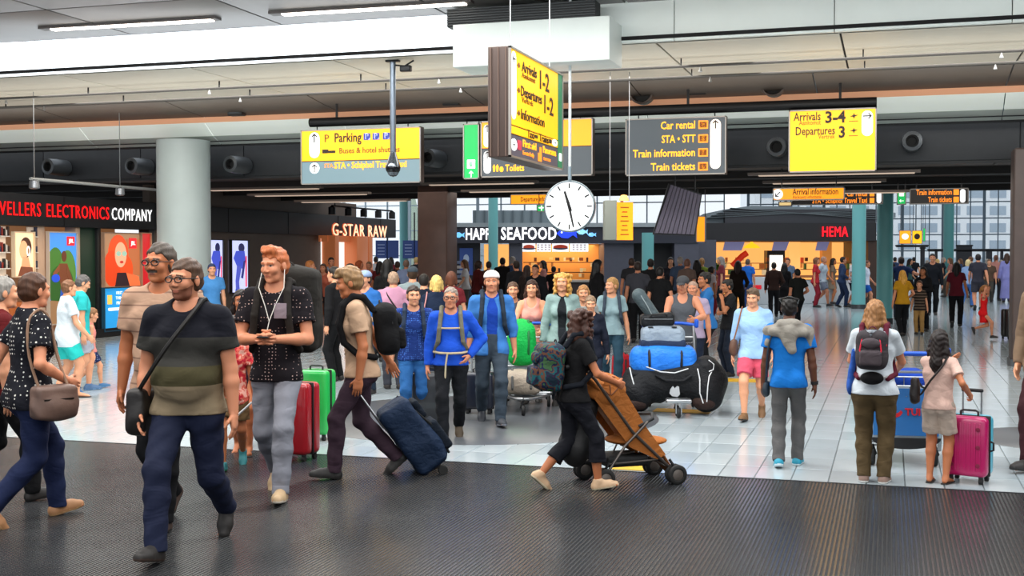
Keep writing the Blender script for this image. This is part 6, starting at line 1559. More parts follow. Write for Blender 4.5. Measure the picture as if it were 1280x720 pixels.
# --- woman with the pushchair
r = A(716, 612, 384, 72, 'long-haired woman in black t-shirt and cropped trousers pushing a pushchair', sex='f', w=1.0, lod=0, hair='curly', hairlen=.24, hairc='40241a', skin='tan', topc='131315', hem=.50, bottom='capri', botc='17181f', shoec='c8a684', solec='d8c8a8', legs='walkR', armR='push', armL='push', hyaw=-32, lean=5, curl=1.1)
backpack(r, 'multicoloured patterned backpack on the woman with the pushchair', m=cloth('1c3c4c', ('patches', 16, ['182a38', '2a2038', '1a5058', '5a3c30', '1c2440', '3a5a3a'])), size=(.095, .070, .125), zc=.68, straps='141820')
p = G(784, 602); e = empty('pushchair', (p.x, p.y, 0), TH-math.radians(72), 'folding pushchair with tan seat and hood, pushed by the long-haired woman', 'pushchair', None, .94)
fm = mat('frame_grey', '5c5652', .3, .7); bk_ = mat('pushchair_black', '141416', .7, bump=.4, bscale=20); tanm = cloth('a9652f', rough=.8)
for s_ in (-1, 1):
    MB().tube([(s_*.25, -.60, 1.08), (s_*.25, -.50, 1.04), (s_*.24, -.40, .94), (s_*.22, -.05, .48), (s_*.20, .32, .14)], .014, 8).build('side_tube', fm, e)
    MB().tube([(s_*.22, .10, .56), (s_*.23, -.12, .36), (s_*.25, -.30, .13)], .013, 8).build('rear_leg', fm, e)
    MB().tube([(s_*.20, -.28, .20), (s_*.19, .26, .22)], .010, 6).build('lower_rail', fm, e)
    MB().tube([(s_*.25, -.68, 1.06), (s_*.25, -.60, 1.08), (s_*.25, -.52, 1.05)], .021, 8).build('handle_grip', mat('grip', '202022', .5), e)
    MB().tube([(-s_*.22, -.30, .17), (s_*.20, -.02, .30)], .009, 6).build('cross_brace', fm, e)
    MB().tube([(-s_*.20, .28, .16), (s_*.20, .02, .30)], .009, 6).build('cross_brace', fm, e)
    for yy, r_ in ((-.32, .088), (.36, .088)):
        for q_ in (-.034, .034):
            T_ = TR(s_*.24+q_, yy, r_) @ Matrix.Rotation(math.pi/2, 4, 'Y')
            wl = MB().lathe([(.012, -.012), (r_*.62, -.012), (r_*.66, -.018), (r_-.008, -.018), (r_, -.010), (r_, .010), (r_-.008, .018), (r_*.66, .018), (r_*.62, .012), (.012, .012)], 24, T_).build('wheel', RUB, e)
            MB().lathe([(.01, -.020), (.030, -.019), (.050, -.013), (.050, .013), (.030, .019), (.01, .020)], 14, T_).build('hub', mat('hub_grey', '6a625c', .4, .5), wl)
        MB().tube([(s_*.24, yy, r_), (s_*.24, yy*.97, .15), (s_*.22, yy*.85, .22)], .013, 6).build('wheel_fork', DKMET, e)
# long reclined back, seat, leg rest
sh = Shape(); sh.cap((0, -.34, .84), (0, -.02, .40), .205, .185, .02, (0, .81, .59), 4.2); sh.cap((0, -.02, .38), (0, .20, .36), .185, .17, .03, (0, 0, 1), 4.5); sh.noise = (.004, 24, 1)
sdf_obj('seat', sh, .011, tanm, e)
sh = Shape(); sh.cap((0, .20, .36), (0, .36, .14), .16, .14, .02, (0, .8, .6), 5); sdf_obj('leg_rest', sh, .011, cloth('7a4a28'), e)
sh = Shape(); sh.ell((0, -.26, .80), (.225, .235, .185)); sh.sub((0, -.10, .66), (.195, .26, .20), .01); sh.cutplane((0, -.34, .74), (0, -.55, -1)); sdf_obj('hood', sh, .010, tanm, e)
for k_ in (0, 1, 2):
    a_ = .35+.75*k_; MB().tube([(.228*math.cos(t), -.26+.240*math.sin(t)*math.cos(a_+.4), .80+.190*math.sin(t)*math.sin(a_+.4)) for t in np.linspace(.05, math.pi-.05, 14)], .006, 5).build('hood_rib', mat('tan_piping', '6a3c1c', .8), e)
for s_ in (-1, 1): MB().prism([(-.40, .78), (-.30, .92), (-.14, .88), (.10, .50), (.28, .26), (.20, .22), (-.06, .34)], s_*.195-.006, s_*.195+.006, Matrix.Rotation(math.pi/2, 4, 'Z') @ Matrix.Scale(-1, 4, (0, 1, 0))).build('side_panel', tanm, e)
sh = Shape(); sh.cap((.0, -.50, .36), (.0, -.40, .68), .20, .15, .03, (0, 1, 0), 1.5); sh.noise = (.006, 22, 1); sdf_obj('shopping_bag', sh, .014, bk_, e)
sh = Shape(); sh.box((0, -.06, .21), (.17, .20, .05), .03); sdf_obj('basket', sh, .013, bk_, e)
MB().tube([(.19, -.30, .70), (0, -.36, .74), (-.19, -.30, .70)], .012, 6).build('rear_bar', fm, e)
MB().tube([(-.20, .02, .52), (-.19, .16, .58), (0, .24, .60), (.19, .16, .58), (.20, .02, .52)], .015, 8).build('bumper_bar', bk_, e)
# --- the mountain of luggage
dL = 2850/(519-318)
def LZ(py, d=dL): return CH+(318-py)*d/FPX
pc = PD(842, 519, dL); TL_ = TH-.05
t = trolley((PD(842, 519, dL+.38).x, PD(842, 519, dL+.38).y, 0), TL_+math.pi, 'heavily loaded baggage trolley under the black sports bag', None)
MB().box((0, .66, .20), (.30, .16, .05), bev=.02).build('front_plate', STEEL, t); MB().tube([(0, .50, .20), (0, .64, .20)], .02, 6).build('nose_tube', STEEL, t)
MB().lathe([(.01, -.02), (.055, -.02), (.063, -.012), (.063, .012), (.055, .02), (.01, .02)], 18, TR(0, .69, .063) @ Matrix.Rotation(math.pi/2, 4, 'Y')).build('wheel', RUB, t)
for s_ in (-1, 1): MB().box((s_*.03, .69, .12), (.012, .05, .13)).build('wheel_fork', STEEL, t)
def L_at(px, d): p = PD(px, 500, d); return p
p = L_at(841, dL+.10); e = empty('sports_bag', (p.x, p.y, .06), TL_, 'huge black sports bag with white piping lying on the trolley', 'bag')
sh = Shape(); blk = cloth('17181b', rough=.6, bump=.8)
sh.cap((-.38, 0, .30), (.38, 0, .34), .24, .26, .05, (0, 1, 0), 1.1); sh.ell((-.42, -.02, .20), (.20, .27, .24), .06); sh.ell((.40, -.02, .26), (.22, .27, .30), .06); sh.ell((.40, -.03, .52), (.13, .2, .12), .05); sh.sub((0, -.05, -.06), (.17, .5, .21), .02); sh.noise = (.009, 17, 2); sh.cutplane((0, 0, -.04), (0, 0, -1))
sdf_obj('bag_body', sh, .017, blk, e)
sh = Shape(); sh.ell((-.43, -.13, .09), (.13, .15, .10)); sh.ell((.36, -.13, .11), (.15, .15, .11)); sdf_obj('brown_end_patch', sh, .015, cloth('3a2c28'), e)
pip = mat('piping_white', 'd8dadc', .5)
for pts in ([(-.52, -.14, .50), (-.50, -.22, .40), (-.46, -.26, .26), (-.48, -.26, .14)], [(.27, -.22, .50), (.29, -.275, .38), (.29, -.285, .22), (.33, -.285, .10)], [(.46, -.20, .50), (.40, -.27, .42), (.38, -.295, .30), (.37, -.295, .12)], [(-.34, -.17, .52), (-.16, -.22, .46), (0, -.235, .45), (.16, -.22, .50)], [(.40, -.19, .60), (.46, -.21, .55), (.45, -.23, .49), (.40, -.24, .47)]): MB().tube(pts, .007, 5).build('piping', pip, e)
MB().prism([(-.05, .26), (-.02, .30), (.0, .27), (.03, .30), (.05, .29), (.06, .20), (.03, .17), (-.03, .18), (-.06, .21)], -.268, -.24).build('emblem', mat('emblem_white', 'b8bcc0', .5), e)
MB().tube([(-.22, -.22, .42), (-.1, -.262, .36), (.1, -.262, .36), (.20, -.24, .42)], .018, 8).build('carry_handle', blk, e)
p = L_at(829, dL+.15); zb_ = LZ(467)
e = lumpy('duffel_bag', 829, 467, zb_-.02, (.78, .42, .34), '2c7ce0', 'bright blue duffel bag strapped on top of the black sports bag', d=dL+.15, strap='14141a', rough=.35)
sh = Shape(); sh.box((0, 0, .01), (.41, .22, .045), .04); sdf_obj('dark_base', sh, .016, blk, e)
p = PD(828, 435, dL+.2); e = empty('holdall', (p.x, p.y, LZ(437)), TL_, 'light grey holdall with navy base above the blue duffel bag', 'bag')
sh = Shape(); sh.box((0, 0, .15), (.26, .17, .12), .08); sh.ell((0, 0, .17), (.26, .17, .13)); sh.noise = (.004, 20, 1); sdf_obj('bag_body', sh, .014, cloth('8c9aa8', rough=.5), e)
sh = Shape(); sh.box((0, 0, .06), (.27, .18, .055), .04); sdf_obj('navy_base', sh, .014, cloth('28344c'), e)
for x in (-.15, .13): MB().box((x, -.14, .26), (.06, .03, .015), bev=.005).build('handle_patch', RUB, e)
p = PD(822, 408, dL+.25); e = empty('carry_case', (p.x, p.y, LZ(410)), TL_, 'flat black carry case above the grey holdall', 'bag')
MB().box((0, 0, .085), (.40, .32, .15), Matrix.Rotation(-.08, 4, 'Y'), bev=.04).build('bag_body', cloth('1b1d20', rough=.5), e); MB().tube([(-.10, -.16, .12), (-.08, -.2, .15), (.08, -.2, .16), (.10, -.16, .14)], .010, 6).build('carry_handle', RUB, e); MB().box((0, -.164, .10), (.34, .006, .008)).build('zip', STEEL, e)
p = PD(810, 395, dL+.3); e = empty('carry_tube', (p.x, p.y, LZ(402)), TL_, 'grey rounded carry tube slanting up from the luggage pile', 'bag')
sh = Shape(); sh.cap((.09, 0, .02), (-.11, .02, .30), .075, .085, .02); sdf_obj('tube_body', sh, .013, cloth('4c585c', rough=.5), e); MB().tube([(.06, -.07, .03), (-.01, -.085, .17), (-.09, -.06, .30)], .007, 5).build('seam', mat('seam', '8a9496', .5), e)
r = A(853, 497, 346, -178, 'man in striped cap and grey sleeveless top behind the luggage pile', sex='m', w=1.0, lod=1, hair='buzz', hairc='4a3424', skin='rosy', cap='fwd', capc='3a3c40', top='tank', topc='54585e', hem=.48, bottom='shorts', botc='3a3c40', armR='push', armL=((.10, .22, .66), (.9, -.4, -.6)), legs='stand', hyaw=10, hpitch=10)
A(866, 489, 352, -170, 'bald man in pale lilac t-shirt behind the man in striped cap', sex='m', w=1.0, lod=1, hair='buzz', hairc='a88a78', skin='rosy', topc='b3a2bc', legs='stand')
r = A(883, 474, 341, -112, 'woman in blue denim shirt resting her chin on her hand', sex='f', lod=1, hair='bun', hairc='14100e', skin='warm', top='rolled', topc='2a6cac', hem=.48, botc='0f1218', slim=.9, legs='cross', armL='chin', armR='hang', hyaw=-5)
r2 = sling_bag(r, 'orange-brown shoulder bag behind the woman in denim shirt', 1, 'a84a20', w=.14, h=.16, z=.50, strapc='7a3c20', cross=False, d=.03, name='shoulder_bag')
A(911, 470, 350, -118, 'woman in black t-shirt with arms folded and hand at chin', sex='f', w=1.02, lod=1, hair='bun', hairc='15100e', skin='warm', topc='16171a', hem=.49, botc='1c2433', slim=.92, legs='stand', armL='chin', armR='fold', shoec='14100e', hpitch=5)
r = A(941, 524, 359, -172, 'man in light blue shirt and salmon shorts looking down', sex='m', w=1.0, lod=1, hair='side', hairc='5c4836', top='rolled', topc='9cc0e8', hem=.475, bottom='shorts', botc='d8566c', feet='shoe', shoec='7a5836', legs='walkR', armR='hang', armL='hang', hyaw=6, hpitch=10)
sling_bag(r, 'brown strapped bag of the man in light blue shirt', 1, '5a3a28', w=.10, h=.12, z=.56, strapc='8a5a38', cross=False, d=.025)
# --- backs on the tiled floor
r = A(985, 583, 371, 4, 'man seen from behind in blue vest with a sweatshirt over his shoulders', sex='m', w=.95, lod=0, hair='short', hairc='120e0c', skin='brown', top='tee', topc='1470c4', hem=.475, botc='595858', slim=.98, shoec='1f8ea8', solec='d0dce0', legs='smallR', armR='hang', armL='hang')
S = r['S']; tp = S['tp']; sh = Shape()
for s_ in (-1, 1): sh.cap(tp(s_*.03, -.055, .835), tp(s_*.115, -.01, .80), .032, .032, .02); sh.cap(tp(s_*.115, -.01, .80), tp(s_*.10, .06, .74), .026, .018, .02); sh.cap(tp(s_*.11, -.02, .79), tp(s_*.125, -.03, .72), .024, .016, .02)
sh.cap(tp(-.09, -.064, .80), tp(.09, -.064, .80), .028, .028, .02); sh.cap(tp(0, -.072, .79), tp(.02, -.088, .70), .055, .028, .02, (0, 1, 0), 1.6); sh.cap(tp(-.04, -.05, .845), tp(.04, -.05, .845), .028, .028, .02); sh.noise = (.0045, 75, 1)
sdf_obj('draped_sweatshirt', sh, .0060, cloth('8a857c', bump=.8), r['e'])
o = MB().tube([(-.045, .06, .96), (-.055, -.0, .985), (0, -.02, 1.0), (.055, 0, .985), (.045, .06, .96)], .005, 6).build('sunglasses', mat('glasses', '14100e', .3), r['e'])
sling_bag(r, 'small dark blue pouch at the hip of the man in blue vest', -1, '20303c', w=.06, h=.09, z=.46, strapc='20303c', cross=False, d=.02, cat='pouch', name='pouch')
e = worn('wristwatch', r, 'dark watch on the wrist of the man in blue vest', 'watch')
w0, e0 = S['wr'][0], S['elb'][0]; dd = nrm(w0-e0); MB().tube([tuple(map(float, w0-dd*.022)), tuple(map(float, w0-dd*.004))], .021, 12).build('band', RUB, e); MB().box(tuple(map(float, w0-dd*.013+V3(.02, 0, 0))), (.006, .022, .022), bev=.002).build('watch_face', mat('watch_glass', '2a2c30', .1), e)
r = A(1092, 603, 376, 6, 'woman seen from behind in white top and khaki trousers with a hiking daypack', sex='f', w=1.10, lod=0, hair='long', hairlen=.20, hairc='96693f', skin='rosy', topc='ccd4da', hem=.49, botc='54452e', slim=1.06, shoec='8a7064', solec='dedad4', legs='stand', armR='push', armL='push', hyaw=8)
bp = backpack(r, 'grey and maroon hiking daypack with red trim on the woman in khaki trousers', '3c373a', size=(.078, .058, .100), zc=.735, straps='5a1c2c', pocket='4a4246', accent='d81c38')
for z_, c_ in ((.83, 'a8b0b8'), (.81, '5a6068'), (.79, '2a2e34')): MB().tube([tuple(map(float, tp2)) for tp2 in (r['S']['tp'](-.06, -.12, z_), r['S']['tp'](0, -.205, z_+.01), r['S']['tp'](.06, -.12, z_))], .009, 6).build('lid_stripe', mat('lid_'+c_, c_, .7), bp)
for s_ in (-1, 1): MB().tube([tuple(map(float, r['S']['tp'](s_*a, -b, z))) for a, b, z in ((.045, .205, .80), (.055, .22, .74), (.04, .215, .67))], .004, 5).build('red_trim', mat('trim_red', 'e01c3c', .6), bp)
wp = worn('waist_pack', r, 'black waist pack under the hiking daypack', 'bag'); sh = Shape(); sh.ell(r['S']['tp'](.0, -.135, .585), (.062, .036, .036)); sdf_obj('bag_body', sh, .006, cloth('121214'), wp)
MB().tube([(.11, .02, .60), (.06, -.10, .59), (0, -.12, .59), (-.06, -.10, .59), (-.11, .02, .60)], .007, 5).build('belt', mat('belt_grey', 'a8a8a8', .7), wp)
jk = worn('tied_jacket', r, 'blue jacket hanging at the side of the woman in khaki trousers', 'jacket'); sh = Shape(); sh.cap((-.11, 0, .72), (-.125, .0, .55), .02, .035, .02, (1, 0, 0), 1.6); sh.ell((-.13, .0, .53), (.018, .05, .05)); sh.noise = (.003, 60, 2); sdf_obj('cloth', sh, .007, cloth('2a52a0'), jk)
tr = trolley(tuple(PD(1121, 585, 2850/(583-318)+.35)[:2])+(0,), TH-.16, 'baggage trolley with a blue advertising panel pushed by the woman in khaki', '2f74b8', 'TUI')
for o in list(tr.children):
    if o.name.startswith('push_bar'): pass
q0 = tr.location; 
def on_tr(x, y, z): return tr.matrix_basis @ Vector((x, y, z))
c = on_tr(.0, .02, .20); e = empty('travel_bag', c, TH-.16, 'dark bag lying low on the trolley with blue advertising panel', 'bag'); sh = Shape(); sh.box((0, 0, .17), (.27, .30, .15), .08); sh.noise = (.008, 17, 3); sdf_obj('bag_body', sh, .018, cloth('1c1c1e'), e); MB().tube([(-.2, -.2, .30), (0, -.28, .34), (.2, -.2, .30)], .014, 6).build('carry_handle', RUB, e)
c = on_tr(.03, .0, .54); e = empty('travel_bag', c, TH-.1, 'blue and black bag on top of the trolley beside the pointing girl', 'bag'); sh = Shape(); sh.box((0, 0, .15), (.24, .22, .14), .08); sh.noise = (.008, 20, 1); sdf_obj('bag_body', sh, .016, cloth('1b3f9c'), e); sh = Shape(); sh.ell((.10, -.12, .14), (.12, .12, .11)); sdf_obj('pocket', sh, .014, cloth('151517'), e)
r = A(1172, 604, 417, 14, 'long-haired girl in pale pink t-shirt and beige shorts holding a suitcase handle', sex='c', w=.95, hs=1.12, lod=0, hair='long', hairlen=.36, hairc='1e1411', skin='tan', topc='d8b4a6', hem=.50, bottom='shorts', botc='b8a698', feet='sandal', shoec='241a18', legs='stand', armR=((.19, .05, .60), (.3, -1, -.2)), armL=((-.02, .24, .80), (.3, 0, -1)), hyaw=8, curl=(1.1, .3), inf=.009)
sling_bag(r, 'small dark brown pouch on the back of the girl in pale pink', -1, '1e1614', w=.07, h=.17, z=.62, strapc='1e1614', cross=True, d=.025, y=-.07, cat='pouch', name='pouch')
sc0 = G(1211, 602); suitcase((sc0.x, sc0.y, 0), TH-.62, 'magenta and turquoise hard suitcase beside the girl in pale pink', 'b4105c', w=.34, h=.50, d=.27, side='4fb0c8', ribs=7, spots=True, handle=.20)
A(1316, 588, 318, -150, 'person in brown jacket almost wholly cut by the picture edge', sex='m', w=1.2, lod=1, hair='short', top='long', topc='7a6450', botc='3a1c20', legs='walkR', armR='carry', hem=.45)
# --- family by the electronics shop
A(84, 497, 350, 76, 'stout woman in white top and turquoise shorts walking past the electronics shop', sex='f', w=1.22, belly=.014, lod=1, hair='short', hairc='7a5236', skin='fair', topc='d6dfe4', hem=.44, bottom='shorts', botc='2cc0b8', feet='sandal', shoec='c8a890', legs='smallR', armR='swingf')
A(101, 489, 344, 84, 'grey-haired man in turquoise t-shirt looking down at the boy', sex='m', w=1.08, lod=1, hair='short', hairc='5a5654', skin='fair', topc='2cb4b4', hem=.48, bottom='shorts', botc='a0a4b0', shoec='4a6a90', solec='7aa0c8', legs='smallL', hpitch=22)
A(113, 485, 389, 84, 'small boy in coral vest and navy patterned shorts', sex='c', w=.92, hs=1.30, lod=1, hair='short', hairc='8a6040', skin='fair', top='tank', topc='dc8880', hem=.48, bottom='shorts', botm=cloth('1a2850', ('dots', 40, .2, 'a8b8d8')), shoec='3a6c98', solec='6aa0d0', legs='walkR', hpitch=12)
A(265, 437, 330, 170, 'person in light blue top glimpsed behind the white column', sex='m', lod=2, hair='short', hairc='2c3a5c', topc='4a8ac8', botc='20283a')
# --- backs and heads in the second row
def C(px, fy, hy, hd, lab, **k):
    k.setdefault('lod', 2); return A(px, fy, hy, hd, lab, **k)
r = C(492, 486, 340, 2, 'broad bald man in pink t-shirt seen from behind', w=1.18, hair='buzz', hairc='a48870', topc='c08ca4', botc='3a3c44', skin='rosy', lod=1)
sling_bag(r, 'dark strap bag across the pink t-shirt', 1, '2a2024', w=.08, h=.1, z=.55)
C(516, 472, 334, 0, 'man in dark cap and pale checked shirt seen from behind', cap='back', capc='33404a', topc='8c9a9c', botc='2a2c30')
C(530, 476, 343, 4, 'dark-haired man in navy top seen from behind', hairc='1e1814', topc='1a2232', botc='22242a')
r = C(546, 492, 345, 0, 'blonde woman in navy top seen from behind', sex='f', hair='bob', hairc='e4c070', topc='18243a', top='tee', botc='20283a', w=1.1, lod=1)
sling_bag(r, 'pink strapped handbag of the blonde woman in navy', -1, 'b87880', w=.1, h=.1, z=.58, strapc='c88a88', cross=False, cat='handbag', name='handbag')
C(564, 470, 340, 5, 'woman with auburn hair beside the brown column', sex='f', hair='bob', hairc='6a3c28', topc='6c2028', botc='20242a')
C(459, 492, 339, -140, 'person in light blue cap and blue top behind the tan t-shirt man', cap='fwd', capc='8fa4c8', topc='2c66ac', botc='24303e')
C(484, 452, 325, 10, 'veiled woman in long black robe before the far windows', sex='f', hair='long', hairc='0c0a0a', skin='warm', top='robe', hem=.08, topc='0d0c0e', botc='0d0c0e')
C(421, 476, 334, -60, 'dark-jacketed traveller behind the fair-haired man', topc='161618', top='long', botc='141416', hairc='201812')
C(436, 440, 330, 100, 'man in dark coat beside the copper shop portal', topc='22262e', top='long', botc='1a1a1e', hairc='2a1c16')
SEEN = set()
def crowd(rows, group=None):
    for px, fy, hy, hd, sex, hair, hc, top, tc, bot, bc, pose, lab in rows:
        C(px, fy, hy, hd, lab, sex=sex, hair=hair, hairc=hc, top=top, topc=tc, bottom=bot, botc=bc, legs=pose[0], armR=pose[1], armL=pose[2], hem=.08 if top == 'robe' else .49, group=group,
          skin='warm' if sex == 'f' and hc < '2' else 'rosy')
ST = ('stand', 'hang', 'hang'); WK = ('walkR', 'swingb', 'swingf'); FO = ('stand', 'chin', 'fold'); BG = ('smallR', 'bag', 'hang')
crowd([
 (386, 424, 326, 90, 'm', 'short', 'b06a34', 'tee', 'c8782c', 'trousers', '4a3020', ST, 'person in orange-brown top by the copper shop portal'),
 (391, 412, 331, 150, 'm', 'short', '1e1612', 'long', '141214', 'trousers', '121214', BG, 'person in black near the copper shop portal'),
 (405, 410, 330, 200, 'f', 'long', '4a2c1c', 'tee', 'b8604a', 'trousers', '2c2024', ST, 'long-haired person in rust top inside the copper portal'),
 (414, 405, 322, 170, 'm', 'short', '2a1c14', 'tee', '8a9ab0', 'trousers', '282c38', ST, 'person in pale blue top before the lit shop panel'),
 (448, 402, 326, 90, 'f', 'bob', 'b8582c', 'tee', 'c83c2c', 'trousers', '302428', ST, 'person in bright red top outside the clothing shop'),
 (462, 402, 327, 200, 'm', 'short', '8a6a50', 'long', 'a8483c', 'trousers', '24242c', BG, 'person in brick red top near the window wall'),
 (474, 404, 327, 30, 'f', 'long', '1c1412', 'tee', '5c1c20', 'trousers', '17171b', ST, 'person in dark red top near the veiled woman'),
 (497, 400, 327, 0, 'm', 'short', '4a3a30', 'tee', '3a2c30', 'trousers', '202024', ST, 'person in brown-black top beyond the veiled woman'),
 (508, 408, 325, 0, 'm', 'buzz', '8a7060', 'long', '8c9cc0', 'trousers', '30343c', ST, 'man in lavender shirt before the far windows'),
 (597, 404, 326, 60, 'f', 'bob', '2a1a14', 'long', '4c1414', 'trousers', '241418', BG, 'person in dark red at the brochure rack'),
 (611, 402, 327, 0, 'm', 'short', '3a241a', 'tee', '5a4238', 'trousers', '221e20', ST, 'person in brown top at the warm kiosk opening'),
 (628, 398, 322, 10, 'm', 'short', '1c1410', 'long', '181618', 'trousers', '141418', BG, 'person in black with pale bag at the kiosk opening'),
 (646, 414, 326, -20, 'm', 'short', '241812', 'long', '1c1c20', 'trousers', '17181c', BG, 'man in dark jacket at the seafood menu boards'),
 (658, 416, 332, 30, 'f', 'long', '2a1812', 'long', '241a18', 'trousers', '141418', ST, 'long-haired woman in dark brown coat at the seafood queue'),
 (670, 424, 331, 200, 'm', 'short', '1a120e', 'robe', '131418', 'trousers', '131418', ST, 'man in long black coat at the seafood queue'),
 (692, 398, 333, 0, 'm', 'short', '120e0c', 'tee', '121214', 'trousers', '121216', ('wide', 'hip', 'hip'), 'person in black with elbows out at the seafood counter'),
 (713, 372, 323, 200, 'm', 'buzz', 'c8beb4', 'long', '26355c', 'trousers', '20243a', ST, 'grey-haired man in blue suit at the seafood counter'),
 (745, 432, 325, 60, 'f', 'long', '0a0808', 'robe', '0c0b0d', 'trousers', '0c0b0d', ST, 'veiled woman in long black robe passing the seafood kiosk'),
 (789, 408, 323, 10, 'm', 'short', '3a2820', 'tee', '2c2c30', 'trousers', '1c1c20', ST, 'person in charcoal top behind the big man in slate shirt'),
 (797, 428, 327, 0, 'm', 'short', '2a1c16', 'tee', '45454c', 'trousers', '17171a', BG, 'big man in slate grey shirt seen from behind'),
 (813, 416, 324, 0, 'm', 'short', '17100e', 'tee', '141416', 'trousers', '121214', ST, 'person in black before the first teal column'),
 (824, 436, 334, 20, 'm', 'short', '120e0c', 'tee', '101012', 'trousers', '1a1a1e', BG, 'person in black t-shirt beside the teal columns'),
 (850, 404, 321, 0, 'm', 'buzz', 'a89a90', 'tee', '485872', 'trousers', '2c2c30', ST, 'grey-haired person in steel blue before the grey panel'),
 (858, 408, 324, 30, 'm', 'short', '7a5444', 'tee', '6c5850', 'trousers', '2c2826', ST, 'person in taupe top before the grey panel'),
 (871, 404, 325, 0, 'f', 'long', '1a100e', 'tee', '2c1c1c', 'trousers', '1c181c', ST, 'long-haired person in dark brown near the orange counter'),
 (877, 398, 323, 0, 'f', 'pony', 'a07038', 'tee', '7c8c34', 'trousers', '2c2c30', ST, 'person in olive green top near the orange counter'),
 (888, 402, 333, 60, 'f', 'bob', '1c1210', 'tee', 'd8c8c8', 'trousers', '88242c', ST, 'person in pale top with red trousers at the orange counter'),
 (922, 402, 326, 10, 'f', 'long', '2a1410', 'long', '231812', 'trousers', '19120e', BG, 'long-haired woman in brown coat at the bright kiosk'),
 (934, 386, 324, 20, 'm', 'short', '5a4a40', 'tee', '1c62c0', 'trousers', '2c4474', ST, 'person in bright blue t-shirt at the bright kiosk'),
 (945, 366, 322, 180, 'm', 'short', '1c1410', 'long', '1a2030', 'trousers', '1a2030', ST, 'server in dark shirt behind the kiosk counter'),
 (967, 396, 328, 0, 'm', 'short', '201410', 'long', '33201a', 'trousers', '151214', BG, 'person in dark brown jacket facing the kiosk counter'),
 (980, 394, 329, 10, 'f', 'long', '120c0a', 'robe', '120e10', 'trousers', '120e10', ST, 'long-haired person in long dark coat at the kiosk'),
 (985, 384, 323, 200, 'm', 'short', '4a3424', 'tee', '5a6c84', 'trousers', '2c3038', ST, 'man in grey-blue top turned towards us at the kiosk'),
 (997, 414, 336, -30, 'm', 'short', '140e0c', 'tee', '1c1e1c', 'trousers', '16181c', BG, 'dark-haired man in black t-shirt nearest the kiosk queue'),
 (1019, 384, 322, 100, 'f', 'bob', '7a5034', 'tee', 'b82c34', 'trousers', '8c2430', ST, 'person in red behind the bald man in the queue'),
 (1028, 383, 320, 110, 'm', 'buzz', 'b08a78', 'tee', 'c0ccd8', 'shorts', '7a8294', WK, 'bald man in white t-shirt and grey shorts in the queue'),
 (1040, 380, 323, 90, 'f', 'long', '17100c', 'tee', '7c6a58', 'skirt', '8a7a68', ST, 'long-haired woman in beige skirt in the queue'),
 (1052, 384, 321, 80, 'm', 'short', '201814', 'long', '2c3c5c', 'trousers', '22304c', BG, 'man in navy jacket in the queue'),
 (1065, 383, 323, 90, 'm', 'short', '6a4c38', 'tee', 'e0dce4', 'shorts', '1c2434', BG, 'man in white polo and navy shorts in the queue'),
 (1082, 385, 325, 100, 'm', 'short', '6c4030', 'tee', 'd8dcec', 'shorts', '1c56ac', WK, 'man in white t-shirt and blue shorts at the queue end'),
 (1126, 400, 321, 0, 'm', 'short', '2c1c18', 'tee', '1e2c50', 'trousers', '20242e', ('wide', 'wide', 'wide'), 'broad man in navy t-shirt with arms held out'),
 (1128, 420, 338, -20, 'f', 'long', 'dca040', 'tee', 'b8861c', 'trousers', '121418', BG, 'blonde woman in mustard top with black jacket'),
 (1154, 414, 334, 200, 'f', 'long', '1a1210', 'long', '17171a', 'trousers', '131316', ('stand', 'phone', 'phone'), 'woman in black jacket looking at her hands behind the boy'),
 (1165, 394, 317, 180, 'm', 'short', '201814', 'long', '1a1c22', 'trousers', '131418', BG, 'tall man in dark jacket facing us near the boy'),
 (1195, 409, 327, 4, 'f', 'long', '140e0e', 'tee', '5c1824', 'trousers', '111114', WK, 'woman in maroon top and black leggings walking away'),
 (1209, 384, 324, 20, 'f', 'bob', 'e0c890', 'tee', '8aa4cc', 'trousers', '4a74b4', WK, 'blonde woman in pale blue top and jeans'),
 (1222, 388, 317, 0, 'm', 'short', '241c1c', 'tee', '33323c', 'shorts', '3a3840', WK, 'tall man in dark top and shorts near the running girl'),
 (1244, 376, 319, 20, 'f', 'pony', '6a4430', 'tee', 'c08478', 'trousers', '2a2a30', BG, 'woman in dusty pink top beside the brown edge column'),
 (1258, 378, 317, 0, 'f', 'long', '4a3428', 'robe', '8c8cc8', 'trousers', '5a5a88', ST, 'person in long lilac dress beside the brown edge column'),
])
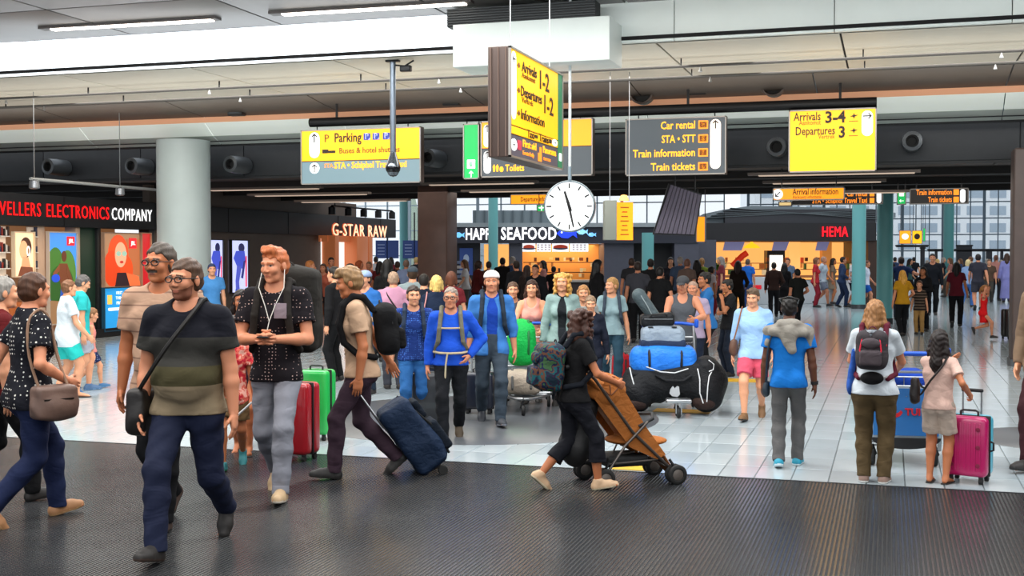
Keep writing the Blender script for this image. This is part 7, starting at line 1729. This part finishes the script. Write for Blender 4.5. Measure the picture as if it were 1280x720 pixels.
C(1149, 418, 353, 190, 'boy in brown striped jumper standing before the woman in black jacket', sex='c', hs=1.2, hair='short', hairc='4a2c1c', topm=cloth('2c2420', ('stripes', 2, 18, .4, '6a5a4c')), botc='a8824c', hem=.46)
r = C(1229, 424, 357, 100, 'girl in bright red dress running with one arm raised', sex='c', hs=1.15, w=.8, hair='pony', hairc='9a6434', top='tank', topc='e01c20', hem=.44, bottom='skirt', botc='e01c20', legs='run', armR='up', armL='up', skin='rosy')
for px_, py_, lab in ((1264, 424, 'black upright suitcase beside the brown edge column'), (1277, 437, 'black suitcase nearest beside the brown edge column')): suitcase(G(px_, py_), TH+.4, lab, '151416', w=.42, h=.62)
# far crowd: unresolved heads before the doors
rnd = random.Random(21)
cn = {'2c2a30': 'charcoal', '7a3038': 'wine red', '384a6c': 'slate blue', 'c8c4c4': 'off-white', '5a4638': 'brown', 'a87068': 'dusty rose', '3a5c58': 'dark teal', '8c8478': 'grey-beige', '1c1c24': 'near-black'}
an = {'201814': 'black-haired', '6a4830': 'brown-haired', 'd0a868': 'fair-haired', '9a9088': 'grey-haired'}
combos = [(a, b) for a in cn for b in an]; rnd.shuffle(combos)
spots = [(1112, 372), (1118, 366), (1136, 374), (1142, 366), (1158, 370), (1172, 376), (1178, 366), (1188, 372), (1201, 366), (1214, 372), (1233, 368), (1236, 378), (1250, 366), (452, 380), (470, 384), (489, 380), (520, 384), (582, 396), (640, 398), (680, 394), (838, 398), (902, 392)]
for i, (px, fy) in enumerate(spots):
    a, b = combos[i]; zone = 'before the far doors' if px > 1095 else 'before the far windows' if px < 560 else 'at the seafood kiosk' if px < 700 else 'near the grey panels' if px < 860 else 'at the bright kiosk'
    sx = rnd.choice('mf'); o_ = rnd.choice((ST, WK, BG))
    C(px, fy, 318+rnd.randint(2, 7), rnd.choice((0, 90, 180, -90, 30)), 'distant %s person in %s top %s' % (an[b], cn[a], zone), sex=sx, hair='short' if sx == 'm' else 'long', hairc=b, topc=a, botc=rnd.choice(('1c1e26', '2c3850', '4a4640')), legs=o_[0], armR=o_[1], armL=o_[2])
